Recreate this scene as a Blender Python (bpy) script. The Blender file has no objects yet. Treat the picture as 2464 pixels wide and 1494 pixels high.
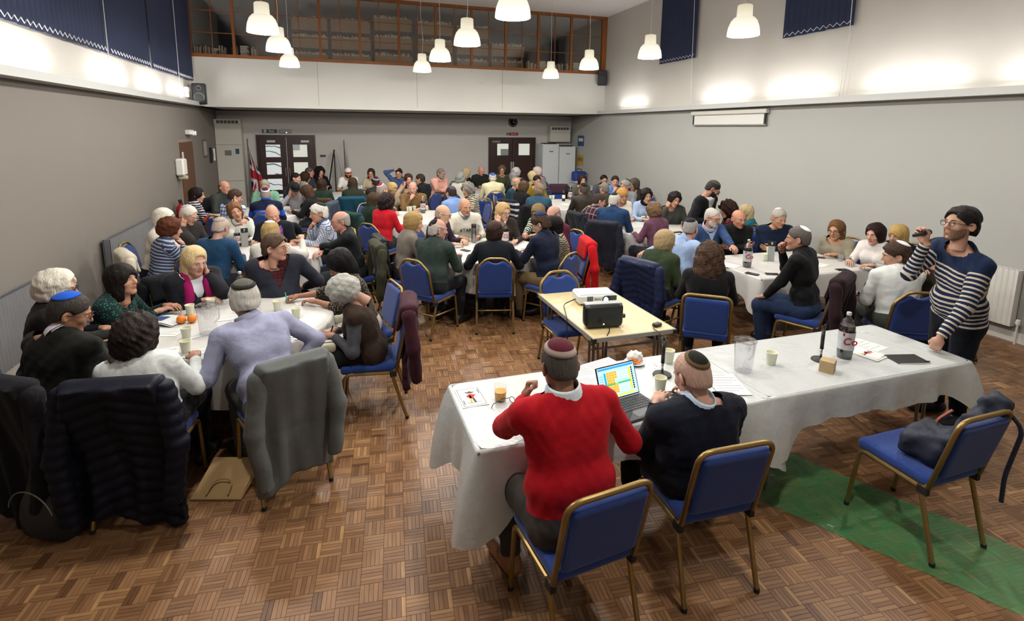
import bpy, math, random
import numpy as np
from mathutils import Matrix, Vector, Euler

# ------------------------------------------------------------------ camera, world, exposure
SC = bpy.context.scene
COL = SC.collection
CAMH = 2.4
F_PX, PX, PY = 1285.0, 1232.0, 527.5           # focal length and principal point in the 2464 x 1494 frame
def _cam_axes(yaw, pitch, roll):
    cy, sy, cp, sp, cr, sr = math.cos(yaw), math.sin(yaw), math.cos(pitch), math.sin(pitch), math.cos(roll), math.sin(roll)
    f = np.array([sy*cp, cy*cp, -sp]); r = np.array([cy, -sy, 0.0]); d = np.cross(f, r)
    return np.array([cr*r + sr*d, -sr*r + cr*d, f])
CM = _cam_axes(math.radians(18.17), math.radians(9.61), math.radians(-0.553))
cam_data = bpy.data.cameras.new('camera')
cam = bpy.data.objects.new('camera', cam_data); COL.objects.link(cam)
cam.matrix_world = Matrix(((CM[0][0], -CM[1][0], -CM[2][0], 0), (CM[0][1], -CM[1][1], -CM[2][1], 0),
                           (CM[0][2], -CM[1][2], -CM[2][2], CAMH), (0, 0, 0, 1)))
cam_data.sensor_width = 36.0; cam_data.sensor_fit = 'HORIZONTAL'
cam_data.lens = F_PX / 2464 * 36
cam_data.shift_x = 0.0; cam_data.shift_y = -(747 - PY) / 2464
cam_data.clip_start = 0.05; cam_data.clip_end = 100
SC.camera = cam
W = bpy.data.worlds.new('world'); SC.world = W; W.use_nodes = True
W.node_tree.nodes['Background'].inputs[0].default_value = (0.6, 0.65, 0.75, 1)
W.node_tree.nodes['Background'].inputs[1].default_value = 0.02
SC.view_settings.view_transform = 'Standard'; SC.view_settings.look = 'None'
SC.view_settings.exposure = 0.15; SC.view_settings.gamma = 1.0; SC.view_settings.use_curve_mapping = False
SC.cycles.use_adaptive_sampling = True; SC.cycles.adaptive_threshold = .04; SC.cycles.adaptive_min_samples = 16
SC.cycles.max_bounces = 5; SC.cycles.diffuse_bounces = 3; SC.cycles.glossy_bounces = 2; SC.cycles.transmission_bounces = 5; SC.cycles.transparent_max_bounces = 8
SC.cycles.caustics_reflective = False; SC.cycles.caustics_refractive = False; SC.cycles.sample_clamp_indirect = 6.0
LAMP_W = 120.0          # watts of each pendant
LAMP_COL = (1.0, 0.965, 0.91)
COVE_W = 11.0          # watts of each cove tube
COVE_COL = (1.0, 0.97, 0.98)

def ray(u, v):
    return CM.T @ np.array([(u-PX)/F_PX, (v-PY)/F_PX, 1.0])
def at(u, v, z=None, x=None, y=None):
    """point where the sight line of a photo pixel meets a level, a wall plane or a depth plane"""
    d = ray(u, v)
    t = (z-CAMH)/d[2] if z is not None else (x/d[0] if x is not None else y/d[1])
    return np.array([0, 0, CAMH]) + d*t
# ------------------------------------------------------------------ helpers
random.seed(7); RNG = np.random.default_rng(7)
def lin(c):
    return tuple((v/12.92 if v <= .04045 else ((v+.055)/1.055)**2.4) for v in c)
def rgb(h):
    h = h.lstrip('#'); return lin(tuple(int(h[i:i+2], 16)/255 for i in (0, 2, 4)))
MATS = {}
def new_mat(name):
    m = bpy.data.materials.new(name); m.use_nodes = True
    return m, m.node_tree.nodes, m.node_tree.links, m.node_tree.nodes['Principled BSDF']
def mat(key, color, rough=.6, metal=0., bump=0., bscale=60., var=.0, vscale=8., emit=0., trans=0., ior=1.45, alpha=1., spec=None, sheen=0., aniso=None):
    """principled material with noise colour variation and noise bump"""
    if key in MATS: return MATS[key]
    m, N, L, b = new_mat(key)
    c = rgb(color) if isinstance(color, str) else color
    b.inputs['Base Color'].default_value = (*c, 1)
    b.inputs['Roughness'].default_value = rough; b.inputs['Metallic'].default_value = metal
    if spec is not None: b.inputs['Specular IOR Level'].default_value = spec
    if sheen: b.inputs['Sheen Weight'].default_value = sheen
    b.inputs['IOR'].default_value = ior
    if trans: b.inputs['Transmission Weight'].default_value = trans
    if alpha < 1: b.inputs['Alpha'].default_value = alpha
    if emit:
        b.inputs['Emission Color'].default_value = (*c, 1); b.inputs['Emission Strength'].default_value = emit
    if var or bump:
        tc = N.new('ShaderNodeTexCoord')
        mp = N.new('ShaderNodeMapping'); L.new(tc.outputs['Object'], mp.inputs[0])
        if aniso: mp.inputs['Scale'].default_value = aniso
    if var:
        n = N.new('ShaderNodeTexNoise'); n.inputs['Scale'].default_value = vscale; n.inputs['Detail'].default_value = 4
        L.new(mp.outputs[0], n.inputs['Vector'])
        mx = N.new('ShaderNodeMix'); mx.data_type = 'RGBA'
        mx.inputs[6].default_value = (*[max(0, v*(1-var)) for v in c], 1); mx.inputs[7].default_value = (*[min(1, v*(1+var)) for v in c], 1)
        L.new(n.outputs['Fac'], mx.inputs[0]); L.new(mx.outputs[2], b.inputs['Base Color'])
    if bump:
        n2 = N.new('ShaderNodeTexNoise'); n2.inputs['Scale'].default_value = bscale; n2.inputs['Detail'].default_value = 3
        L.new(mp.outputs[0], n2.inputs['Vector'])
        bp = N.new('ShaderNodeBump'); bp.inputs['Strength'].default_value = bump; bp.inputs['Distance'].default_value = .01
        L.new(n2.outputs['Fac'], bp.inputs['Height']); L.new(bp.outputs['Normal'], b.inputs['Normal'])
    MATS[key] = m; return m

def tag(o, label=None, cat=None, group=None, kind=None):
    if label: o['label'] = label
    if cat: o['category'] = cat
    if group: o['group'] = group
    if kind: o['kind'] = kind
    return o
def empty(name, loc=(0, 0, 0), rz=0., label=None, cat=None, group=None):
    o = bpy.data.objects.new(name, None); COL.objects.link(o); o.empty_display_size = .05
    o.location = loc; o.rotation_euler = (0, 0, rz)
    return tag(o, label, cat, group)
def mesh_np(name, V, Fc, smooth=True, mi=None):
    """numpy verts + list of arrays of faces (quads and / or tris) -> mesh"""
    me = bpy.data.meshes.new(name)
    if isinstance(Fc, np.ndarray): Fc = [Fc]
    Fc = [f for f in Fc if len(f)]
    nl = sum(f.size for f in Fc); nf = sum(len(f) for f in Fc)
    me.vertices.add(len(V)); me.vertices.foreach_set('co', np.asarray(V, np.float32).ravel())
    me.loops.add(nl); me.loops.foreach_set('vertex_index', np.concatenate([f.ravel() for f in Fc]).astype(np.int32))
    me.polygons.add(nf)
    tot = np.concatenate([np.full(len(f), f.shape[1]) for f in Fc]); st = np.concatenate([[0], np.cumsum(tot)[:-1]])
    me.polygons.foreach_set('loop_start', st.astype(np.int32))
    me.polygons.foreach_set('use_smooth', np.full(nf, bool(smooth)))
    if mi is not None: me.polygons.foreach_set('material_index', np.asarray(mi, np.int32))
    me.update(calc_edges=True)
    return me
def obj(name, me, mats=None, parent=None, loc=None, rot=None, label=None, cat=None, group=None, kind=None):
    o = bpy.data.objects.new(name, me); COL.objects.link(o)
    if mats is not None and me is not None and not me.materials:
        for m in (mats if isinstance(mats, (list, tuple)) else [mats]): me.materials.append(m)
    if parent is not None: o.parent = parent
    if loc is not None: o.location = loc
    if rot is not None: o.rotation_euler = rot
    return tag(o, label, cat, group, kind)
def obj_m(name, me, mats, parent=None, matrix=None):
    """object sharing mesh data but with its own (object-linked) materials"""
    mats = mats if isinstance(mats, (list, tuple)) else [mats]
    while len(me.materials) < len(mats): me.materials.append(None)
    o = bpy.data.objects.new(name, me); COL.objects.link(o)
    for s, m in zip(o.material_slots, mats): s.link = 'OBJECT'; s.material = m
    if parent is not None: o.parent = parent
    if matrix is not None: o.matrix_local = matrix
    return o

class MB:
    """collects simple shapes; build() links them as one mesh object"""
    def __init__(s): s.v = []; s.f = []; s.m = []; s.n = 0
    def add(s, V, Fs, mi=0):
        V = np.asarray(V, float).reshape(-1, 3); s.v.append(V)
        for f in Fs: s.f.append(tuple(int(i)+s.n for i in f)); s.m.append(mi)
        s.n += len(V); return s
    def box(s, x0, x1, y0, y1, z0, z1, mi=0, M=None, bev=0.):
        if bev > 0: return s.rbox(((x0+x1)/2, (y0+y1)/2, (z0+z1)/2), ((x1-x0)/2, (y1-y0)/2, (z1-z0)/2), bev, mi, M)
        V = np.array([(x, y, z) for z in (z0, z1) for y in (y0, y1) for x in (x0, x1)], float)
        if M is not None: V = V @ np.array(M)[:3, :3].T + np.array(M)[:3, 3]
        return s.add(V, [(0, 2, 3, 1), (4, 5, 7, 6), (0, 1, 5, 4), (2, 6, 7, 3), (0, 4, 6, 2), (1, 3, 7, 5)], mi)
    def rbox(s, c, h, b, mi=0, M=None):
        """box with chamfered edges"""
        b = min(b, *[q*.95 for q in h]); V = []; idx = {}
        for sx in (-1, 1):
            for sy in (-1, 1):
                for sz in (-1, 1):
                    for ax in range(3):
                        p = [sx*(h[0]-b), sy*(h[1]-b), sz*(h[2]-b)]; sg = (sx, sy, sz); p[ax] = sg[ax]*h[ax]
                        idx[(sx, sy, sz, ax)] = len(V); V.append([c[i]+p[i] for i in range(3)])
        Fs = []
        for ax in range(3):
            a, d = [i for i in range(3) if i != ax]
            for sg in (-1, 1):
                q = []
                for (u, w) in ((-1, -1), (1, -1), (1, 1), (-1, 1)):
                    k = [0, 0, 0]; k[ax] = sg; k[a] = u; k[d] = w; q.append(idx[(*k, ax)])
                Fs.append(q)
        for ax in range(3):
            a, d = [i for i in range(3) if i != ax]
            for u in (-1, 1):
                for w in (-1, 1):
                    k0 = [0, 0, 0]; k1 = [0, 0, 0]; k0[ax] = -1; k1[ax] = 1; k0[a] = k1[a] = u; k0[d] = k1[d] = w
                    Fs.append([idx[(*k0, a)], idx[(*k1, a)], idx[(*k1, d)], idx[(*k0, d)]])
        for sx in (-1, 1):
            for sy in (-1, 1):
                for sz in (-1, 1): Fs.append([idx[(sx, sy, sz, i)] for i in range(3)])
        V = np.array(V, float)
        cen = np.array(c, float); G = []
        for f in Fs:
            P = V[list(f)]; n = np.cross(P[1]-P[0], P[2]-P[0])
            G.append(tuple(f) if np.dot(n, P.mean(0)-cen) > 0 else tuple(f)[::-1])
        if M is not None: V = V @ np.array(M)[:3, :3].T + np.array(M)[:3, 3]
        return s.add(V, G, mi)
    def tube(s, pts, r, n=8, mi=0, closed=False, caps=True, sq=False):
        P = np.array(pts, float); k = len(P)
        R = np.full(k, r, float) if np.isscalar(r) else np.array(r, float)
        T = np.zeros_like(P)
        for i in range(k):
            a = P[(i-1) % k] if (closed or i > 0) else P[i]; b = P[(i+1) % k] if (closed or i < k-1) else P[i]
            T[i] = (b-a)/max(1e-9, np.linalg.norm(b-a))
        up = np.array([0, 0, 1.]) if abs(T[0][2]) < .9 else np.array([1., 0, 0])
        V = []; u = np.cross(T[0], up); u /= np.linalg.norm(u)
        off = math.pi/n if sq else 0
        for i in range(k):
            u = u - T[i]*np.dot(u, T[i]); u /= max(1e-9, np.linalg.norm(u)); w = np.cross(T[i], u)
            for j in range(n):
                a = 2*math.pi*j/n+off; V.append(P[i]+R[i]*(math.cos(a)*u+math.sin(a)*w))
        Fs = []
        for i in range(k if closed else k-1):
            for j in range(n):
                a = i*n+j; b = i*n+(j+1) % n; c = ((i+1) % k)*n+(j+1) % n; d = ((i+1) % k)*n+j
                Fs.append((a, b, c, d))
        if caps and not closed:
            Fs.append(tuple(range(n))[::-1]); Fs.append(tuple((k-1)*n+j for j in range(n)))
        return s.add(V, Fs, mi)
    def lathe(s, prof, n=24, c=(0, 0, 0), mi=0, cap0=True, cap1=True, mis=None):
        V = []; Fs = []; k = len(prof)
        for (r, z) in prof:
            for j in range(n):
                a = 2*math.pi*j/n; V.append((c[0]+r*math.cos(a), c[1]+r*math.sin(a), c[2]+z))
        V = np.array(V)
        for i in range(k-1):
            fs = [(i*n+j, i*n+(j+1) % n, (i+1)*n+(j+1) % n, (i+1)*n+j) for j in range(n)]
            Fs.append((fs, mis[i] if mis else mi))
        if cap0 and prof[0][0] > 1e-5: Fs.append(([tuple(range(n))[::-1]], mis[0] if mis else mi))
        if cap1 and prof[-1][0] > 1e-5: Fs.append(([tuple((k-1)*n+j for j in range(n))], mis[-1] if mis else mi))
        n0 = s.n; s.v.append(V)
        for fs, m in Fs:
            for f in fs: s.f.append(tuple(i+n0 for i in f)); s.m.append(m)
        s.n += len(V); return s
    def grid(s, V, nu, nv, mi=0, wrap=False, flip=False):
        """V: nu*nv points row major"""
        Fs = []
        for i in range(nu-1):
            for j in range(nv if wrap else nv-1):
                q = (i*nv+j, i*nv+(j+1) % nv, (i+1)*nv+(j+1) % nv, (i+1)*nv+j); Fs.append(q[::-1] if flip else q)
        return s.add(V, Fs, mi)
    def xf(s, M):
        M = np.array(M); s.v = [v @ M[:3, :3].T + M[:3, 3] for v in s.v]; return s
    def mesh(s, name, smooth=False):
        me = bpy.data.meshes.new(name); me.from_pydata(np.concatenate(s.v).tolist(), [], s.f)
        me.polygons.foreach_set('material_index', s.m)
        if smooth: me.polygons.foreach_set('use_smooth', [True]*len(s.f))
        me.update(); return me
    def build(s, name, mats, parent=None, smooth=False, **k):
        me = s.mesh(name, smooth)
        if smooth == 'auto':
            try: me.set_sharp_from_angle(angle=math.radians(35))
            except Exception: pass
        return obj(name, me, mats, parent, **k)
def rounded(path, rad, seg=4):
    """polyline with rounded corners"""
    P = [np.array(p, float) for p in path]; out = [P[0]]
    for i in range(1, len(P)-1):
        a, b, c = P[i-1], P[i], P[i+1]
        r = min(rad, .49*np.linalg.norm(a-b), .49*np.linalg.norm(c-b))
        p0 = b+(a-b)/np.linalg.norm(a-b)*r; p1 = b+(c-b)/np.linalg.norm(c-b)*r
        for t in np.linspace(0, 1, seg+1): out.append((1-t)**2*p0+2*t*(1-t)*b+t*t*p1)
    out.append(P[-1]); return out
def Rz(a): c, s = math.cos(a), math.sin(a); return np.array([[c, -s, 0], [s, c, 0], [0, 0, 1.]])
def M4(R, t):
    M = np.eye(4); M[:3, :3] = R; M[:3, 3] = t; return M
def copy_tree(o, loc, rz, parent=None):
    """copy a thing with its parts and their sub-parts (mesh data shared)"""
    r = o.copy(); COL.objects.link(r)
    if parent is None: r.location = loc; r.rotation_euler = (0, 0, rz)
    else: r.parent = parent
    for ch in o.children: copy_tree(ch, None, None, r)
    return r
def text_mesh(txt, size, mats, parent, loc, rot, name='lettering', ext=.0005, align='CENTER', shear=0., bold=0.):
    c = bpy.data.curves.new(name, 'FONT'); c.body = txt; c.size = size; c.extrude = ext; c.align_x = align; c.align_y = 'CENTER'; c.shear = shear; c.offset = bold; c.resolution_u = 3
    o = bpy.data.objects.new(name, c); COL.objects.link(o)
    bpy.context.view_layer.update()
    me = bpy.data.meshes.new_from_object(o.evaluated_get(bpy.context.evaluated_depsgraph_get()))
    bpy.data.objects.remove(o); me.materials.clear()
    return obj(name, me, mats, parent, loc, rot)

# ------------------------------------------------------------------ signed distance modelling (numpy surface nets)
class Grid:
    def __init__(s, lo, hi, h):
        s.lo = np.array(lo, float)-2*h; s.h = h
        s.n = np.ceil((np.array(hi, float)+2*h-s.lo)/h).astype(int)+1
        s.ax = [(s.lo[i]+h*np.arange(s.n[i])).astype(np.float32) for i in range(3)]
        s.F = np.full(s.n, 9., np.float32)
    def sub(s, lo, hi, m):
        sl = tuple(slice(max(0, int((lo[i]-m-s.lo[i])/s.h)), min(s.n[i], int((hi[i]+m-s.lo[i])/s.h)+2)) for i in range(3))
        X = s.ax[0][sl[0]][:, None, None]; Y = s.ax[1][sl[1]][None, :, None]; Z = s.ax[2][sl[2]][None, None, :]
        return sl, X, Y, Z
def d_cone(X, Y, Z, a, b, ra, rb):
    bx, by, bz = b[0]-a[0], b[1]-a[1], b[2]-a[2]; L2 = bx*bx+by*by+bz*bz+1e-12
    x, y, z = X-a[0], Y-a[1], Z-a[2]
    t = np.clip((x*bx+y*by+z*bz)/L2, 0, 1)
    return np.sqrt((x-t*bx)**2+(y-t*by)**2+(z-t*bz)**2)-(ra+t*(rb-ra))
def d_ell(X, Y, Z, c, r, R=None):
    x, y, z = X-c[0], Y-c[1], Z-c[2]
    if R is not None: x, y, z = (R[0][0]*x+R[1][0]*y+R[2][0]*z, R[0][1]*x+R[1][1]*y+R[2][1]*z, R[0][2]*x+R[1][2]*y+R[2][2]*z)
    k0 = np.sqrt((x/r[0])**2+(y/r[1])**2+(z/r[2])**2); k1 = np.sqrt((x/r[0]**2)**2+(y/r[1]**2)**2+(z/r[2]**2)**2)+1e-9
    return k0*(k0-1)/k1
def d_box(X, Y, Z, c, h, r, R=None):
    x, y, z = X-c[0], Y-c[1], Z-c[2]
    if R is not None: x, y, z = (R[0][0]*x+R[1][0]*y+R[2][0]*z, R[0][1]*x+R[1][1]*y+R[2][1]*z, R[0][2]*x+R[1][2]*y+R[2][2]*z)
    qx, qy, qz = np.abs(x)-h[0]+r, np.abs(y)-h[1]+r, np.abs(z)-h[2]+r
    return np.sqrt(np.maximum(qx, 0)**2+np.maximum(qy, 0)**2+np.maximum(qz, 0)**2)+np.minimum(np.maximum(np.maximum(qx, qy), qz), 0)-r
def smin(a, b, k):
    h = np.clip(.5+.5*(b-a)/k, 0, 1); return b*(1-h)+a*h-k*h*(1-h)
def smax(a, b, k): return -smin(-a, -b, k)
def surf_nets(G):
    """naive surface nets; returns verts, quads (outward)"""
    F = G.F; S = F < 0; n = F.shape
    c = np.zeros((n[0]-1, n[1]-1, n[2]-1), np.int8)
    for i in (0, 1):
        for j in (0, 1):
            for k in (0, 1): c += S[i:n[0]-1+i, j:n[1]-1+j, k:n[2]-1+k]
    act = (c > 0) & (c < 8); idx = np.argwhere(act)
    if len(idx) == 0: return np.zeros((0, 3)), np.zeros((0, 4), int)
    vid = np.full(act.shape, -1, np.int64); vid[act] = np.arange(len(idx))
    acc = np.zeros((len(idx), 3)); cnt = np.zeros(len(idx))
    I, J, K = idx.T
    offs = [(0, 0), (0, 1), (1, 0), (1, 1)]
    for ax in range(3):
        o1, o2 = [a for a in range(3) if a != ax]
        for (u, w) in offs:
            p = [I, J, K]; q = [I, J, K]
            p = [p[0].copy(), p[1].copy(), p[2].copy()]; p[o1] += u; p[o2] += w
            q = [x.copy() for x in p]; q[ax] += 1
            fa = F[p[0], p[1], p[2]]; fb = F[q[0], q[1], q[2]]
            cr = (fa < 0) != (fb < 0)
            t = np.where(cr, fa/np.where(cr, fa-fb, 1), 0)
            pos = np.zeros((len(idx), 3)); pos[:, o1] = u; pos[:, o2] = w; pos[:, ax] = t
            acc += pos*cr[:, None]; cnt += cr
    V = G.lo+(idx+acc/cnt[:, None])*G.h
    Q = []
    for ax in range(3):
        o1, o2 = [(1, 2), (2, 0), (0, 1)][ax]
        a = [slice(None)]*3; b = [slice(None)]*3; a[ax] = slice(0, n[ax]-1); b[ax] = slice(1, n[ax])
        A = S[tuple(a)]; B = S[tuple(b)]
        e = A != B
        for o in (o1, o2):
            sl = [slice(None)]*3; sl[o] = 0; e[tuple(sl)] = False; sl[o] = -1; e[tuple(sl)] = False
        P = np.argwhere(e)
        if len(P) == 0: continue
        inside = A[P[:, 0], P[:, 1], P[:, 2]]
        def g(d1, d2):
            q = P.copy(); q[:, o1] += d1; q[:, o2] += d2; return vid[q[:, 0], q[:, 1], q[:, 2]]
        q = np.stack([g(-1, -1), g(0, -1), g(0, 0), g(-1, 0)], 1)
        q[~inside] = q[~inside][:, ::-1]; Q.append(q)
    return V, np.concatenate(Q)
def vnormals(V, Q):
    N = np.zeros_like(V)
    n = np.cross(V[Q[:, 2]]-V[Q[:, 0]], V[Q[:, 3]]-V[Q[:, 1]]) if Q.shape[1] == 4 else np.cross(V[Q[:, 1]]-V[Q[:, 0]], V[Q[:, 2]]-V[Q[:, 0]])
    for k in range(Q.shape[1]): np.add.at(N, Q[:, k], n)
    return N/np.maximum(1e-12, np.linalg.norm(N, axis=1))[:, None]
def submesh(V, Q, keep):
    Q = Q[keep]; u, inv = np.unique(Q, return_inverse=True); return V[u], inv.reshape(Q.shape), u
def smooth_mesh(V, Q, it=1, lam=.5):
    E = np.concatenate([Q[:, [i, (i+1) % Q.shape[1]]] for i in range(Q.shape[1])])
    for _ in range(it):
        A = np.zeros_like(V); c = np.zeros(len(V))
        np.add.at(A, E[:, 0], V[E[:, 1]]); np.add.at(c, E[:, 0], 1); np.add.at(A, E[:, 1], V[E[:, 0]]); np.add.at(c, E[:, 1], 1)
        V = V+lam*(A/np.maximum(c, 1)[:, None]-V)
    return V
def wob(P, s, seed=0):
    """cheap smooth 3d noise in -1..1"""
    r = np.random.default_rng(seed); o = np.zeros(len(P))
    for k in range(6):
        d = r.normal(size=3); d /= np.linalg.norm(d); o += np.sin(P @ d*s*(1+.35*k)+r.uniform(0, 6.28))*(1/(1+.35*k))
    return o/3.2
# ------------------------------------------------------------------ the room
XL, XR, YB, YH, YF, ZC = -3.05, 7.44, 16.5, 14.2, -2.6, 5.53
ZL0, ZL1 = 2.84, 2.93                                   # cornice ledge
M_wallL = mat('left wall grey', '#77716a', .75, bump=.06, bscale=180, var=.04, vscale=1.3)  # lower left wall, set to a darker grey than the right
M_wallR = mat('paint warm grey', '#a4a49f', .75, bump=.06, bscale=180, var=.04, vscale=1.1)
M_wallB = mat('paint back grey', '#b8b5b0', .75, bump=.05, bscale=180, var=.03, vscale=1.2)
M_wallU = mat('paint off-white', '#d0ccc4', .7, bump=.1, bscale=25, var=.04, vscale=1.5)
M_ceil = mat('ceiling paint', '#e6e3de', .8, bump=.06, bscale=90, var=.03, vscale=.8)
M_head = mat('beam paint', '#d3d1ca', .7, bump=.06, bscale=60, var=.05, vscale=1.6)
M_ledge = mat('ledge paint', '#b9bab7', .5, bump=.05, bscale=40, var=.03)
M_white = mat('white gloss paint', '#dcdad4', .4, var=.03)
M_wood = mat('varnished pine', '#8c5324', .4, bump=.08, bscale=30, var=.3, vscale=9, aniso=(1, 1, .15))
M_dwood = mat('dark stained wood', '#2c1410', .4, bump=.08, bscale=40, var=.35, vscale=7, aniso=(4, 4, .5))
M_black = mat('black plastic', '#161616', .45, bump=.03)
M_dark = mat('dark void', '#1d1b19', .8, var=.2)

def struct(mb, name, m, **k): return mb.build(name, m, kind='structure', **k)
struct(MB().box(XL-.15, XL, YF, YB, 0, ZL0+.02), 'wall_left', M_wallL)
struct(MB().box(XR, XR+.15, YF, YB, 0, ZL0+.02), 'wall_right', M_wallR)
struct(MB().box(XL-.15, XL, YF, YB, ZL0+.02, ZC+.1), 'wall_left_upper', M_wallU)
struct(MB().box(XR, XR+.15, YF, YB+1.2, ZL0+.02, ZC+.1), 'wall_right_upper', M_wallU)
struct(MB().box(XL-.15, XR+.15, YB, YB+.15, 0, 3.0), 'wall_back', M_wallB)
struct(MB().box(XL-.15, XR+.15, YF-.15, YF, 0, ZC+.1), 'wall_front', M_wallU)
struct(MB().box(XL-.15, XR+.15, YF, YB+1.3, ZC, ZC+.12), 'ceiling', M_ceil)
# beam under the gallery, its soffit and the gallery floor
hb = MB().box(XL, XR, YH, YH+.16, 2.905, 3.955).box(XL, XR, YH, YB+1.2, 2.84, 2.905)
hd = struct(hb, 'wall_gallery_front', [M_head])
for x in (-.35, 2.05, 4.35): MB().box(x-.006, x+.006, YH-.003, YH+.001, 2.92, 3.95).build('panel_joint', mat('joint', '#a8a59c', .7, var=.1), hd)
sc_ = at(1160, 185, y=YH); pts_ = [(-.34, .08), (-.30, -.05), (-.2, -.17), (-.06, -.3), (.06, -.27), (.16, -.16), (.28, -.06), (.33, .06)]
stn = MB(); Vs_ = []
for (x_, z_) in pts_: Vs_ += [(sc_[0]+x_*.9, YH-.0012, sc_[2]+.12+z_), (sc_[0]+x_*.93, YH-.0012, sc_[2]+.135+z_*1.03)]
stn.grid(np.array(Vs_), len(pts_), 2).build('water_stain', mat('old damp stain', '#b3ad9c', .75, var=.1, vscale=30), hd)
struct(MB().box(XL-.15, XL, YB, YB+1.3, 2.84, ZC), 'wall_gallery_left', M_wallU)
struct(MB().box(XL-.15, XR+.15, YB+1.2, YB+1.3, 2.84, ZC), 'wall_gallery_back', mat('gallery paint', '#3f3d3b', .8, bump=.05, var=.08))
# cornice ledges with uplight troughs
def ledge(name, x0, x1, y0, y1):
    side = 1 if x0 < 0 else -1
    mb = MB().box(x0, x1, y0, y1, ZL0, ZL0+.03)
    if side > 0: mb.box(x1-.018, x1, y0, y1, ZL0+.03, ZL1)
    else: mb.box(x0, x0+.018, y0, y1, ZL0+.03, ZL1)
    return struct(mb, name, M_ledge)
ledge('trim_1', XL, XL+.22, YF, YB); ledge('trim_2', XR-.22, XR, YF, YB)
struct(MB().box(XL, XR, YB-.06, YB, 2.72, 2.84), 'trim_3', M_ledge)
struct(MB().box(XL, XR, YB-.10, YB, 2.81, 2.84), 'trim_shadow_line', mat('trim shadow line', '#6b675f', .7, var=.1))  # dark tone paints a shadow line along the top of the back trim
struct(MB().box(XR-.02, XR, YF, YB, 0, .12), 'baseboard_right', M_white)
struct(MB().box(XL, XL+.02, YF, 12.4, 0, .12), 'baseboard_left', M_white)
struct(MB().box(XL, -2.2, YB-.02, YB, 0, .12).box(-.5, 4.55, YB-.02, YB, 0, .12).box(6.25, XR, YB-.02, YB, 0, .12), 'baseboard_back', M_white)
# skirting / dado panel behind the far tables
struct(MB().box(-.5, 4.5, YB-.05, YB, .12, .86), 'trim_5', mat('dado paint', '#b9b8b2', .6, var=.05))

# ------------------------------------------------------------------ parquet floor
M_base = mat('floor bed', '#2a1a0e', .7, var=.2)
FL = struct(MB().box(XL, XR, YF, YB, -.06, -.004), 'floor', M_base)
def parquet_mat():
    m, N, L, b = new_mat('oak parquet')
    at_ = N.new('ShaderNodeAttribute'); at_.attribute_name = 'tone'
    cr = N.new('ShaderNodeValToRGB'); e = cr.color_ramp.elements
    e[0].position = 0; e[0].color = (*rgb('#513622'), 1); e[1].position = 1; e[1].color = (*rgb('#b48d60'), 1)
    for p, c in ((.3, '#725034'), (.6, '#896444'), (.85, '#9a754e')):
        q = e.new(p); q.color = (*rgb(c), 1)
    tc = N.new('ShaderNodeTexCoord'); sp = N.new('ShaderNodeAttribute'); sp.attribute_name = 'grain'
    n = N.new('ShaderNodeTexNoise'); n.inputs['Scale'].default_value = 1; n.inputs['Detail'].default_value = 5; L.new(sp.outputs['Vector'], n.inputs['Vector'])
    n2 = N.new('ShaderNodeTexNoise'); n2.inputs['Scale'].default_value = .9; n2.inputs['Detail'].default_value = 3; L.new(tc.outputs['Object'], n2.inputs['Vector'])
    ma = N.new('ShaderNodeMath'); ma.operation = 'MULTIPLY_ADD'; ma.inputs[1].default_value = .55; L.new(n.outputs['Fac'], ma.inputs[0]); L.new(at_.outputs['Fac'], ma.inputs[2])
    mb = N.new('ShaderNodeMath'); mb.operation = 'SUBTRACT'; mb.inputs[1].default_value = .275; L.new(ma.outputs[0], mb.inputs[0])
    L.new(mb.outputs[0], cr.inputs['Fac']); L.new(cr.outputs['Color'], b.inputs['Base Color'])
    mr = N.new('ShaderNodeMapRange'); mr.inputs[3].default_value = .3; mr.inputs[4].default_value = .5; L.new(n2.outputs['Fac'], mr.inputs[0]); L.new(mr.outputs[0], b.inputs['Roughness'])
    bp = N.new('ShaderNodeBump'); bp.inputs['Strength'].default_value = .12; bp.inputs['Distance'].default_value = .002; L.new(n.outputs['Fac'], bp.inputs['Height']); L.new(bp.outputs['Normal'], b.inputs['Normal'])
    b.inputs['Specular IOR Level'].default_value = .4
    return m
M_parq = parquet_mat()
BS = .1175; NS = 5; GANG = math.radians(-5.7); GR = Rz(GANG)
def block_strips(par, rng, h=0.):
    """five strips of a block, local coordinates centred on the block: tops plus narrow bevel sides"""
    V = []; T = []; G = []; g = .00035; w = BS/NS
    base = rng.normal(.5, .085)
    for k in range(NS):
        a0, a1 = -BS/2+k*w+g, -BS/2+(k+1)*w-g; b0, b1 = -BS/2+g, BS/2-g
        z = h+rng.uniform(-.0003, .0003); t = float(np.clip(base+rng.normal(0, .14), .02, 1)); o = rng.uniform(0, 50, 2)
        e = .0007
        for (aa, bb, zz) in ((a0, b0, z-.003), (a1, b0, z-.003), (a1, b1, z-.003), (a0, b1, z-.003), (a0+e, b0+e, z), (a1-e, b0+e, z), (a1-e, b1-e, z), (a0+e, b1-e, z)):
            V.append((aa, bb, zz) if par else (bb, aa, zz)); T.append(t); G.append((aa*90+o[0], bb*9+o[1], t*9))
    F = []
    for k in range(NS):
        o = k*8; q = [(4, 5, 6, 7), (0, 1, 5, 4), (1, 2, 6, 5), (2, 3, 7, 6), (3, 0, 4, 7)]
        for f in q: F.append([i+o for i in (f if par else f[::-1])])
    return V, F, T, G
def add_attr(me, T, G):
    me.attributes.new('tone', 'FLOAT', 'POINT').data.foreach_set('value', np.asarray(T, np.float32))
    me.attributes.new('grain', 'FLOAT_VECTOR', 'POINT').data.foreach_set('vector', np.asarray(G, np.float32).ravel())
cells = []
n = int(24/BS)
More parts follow.
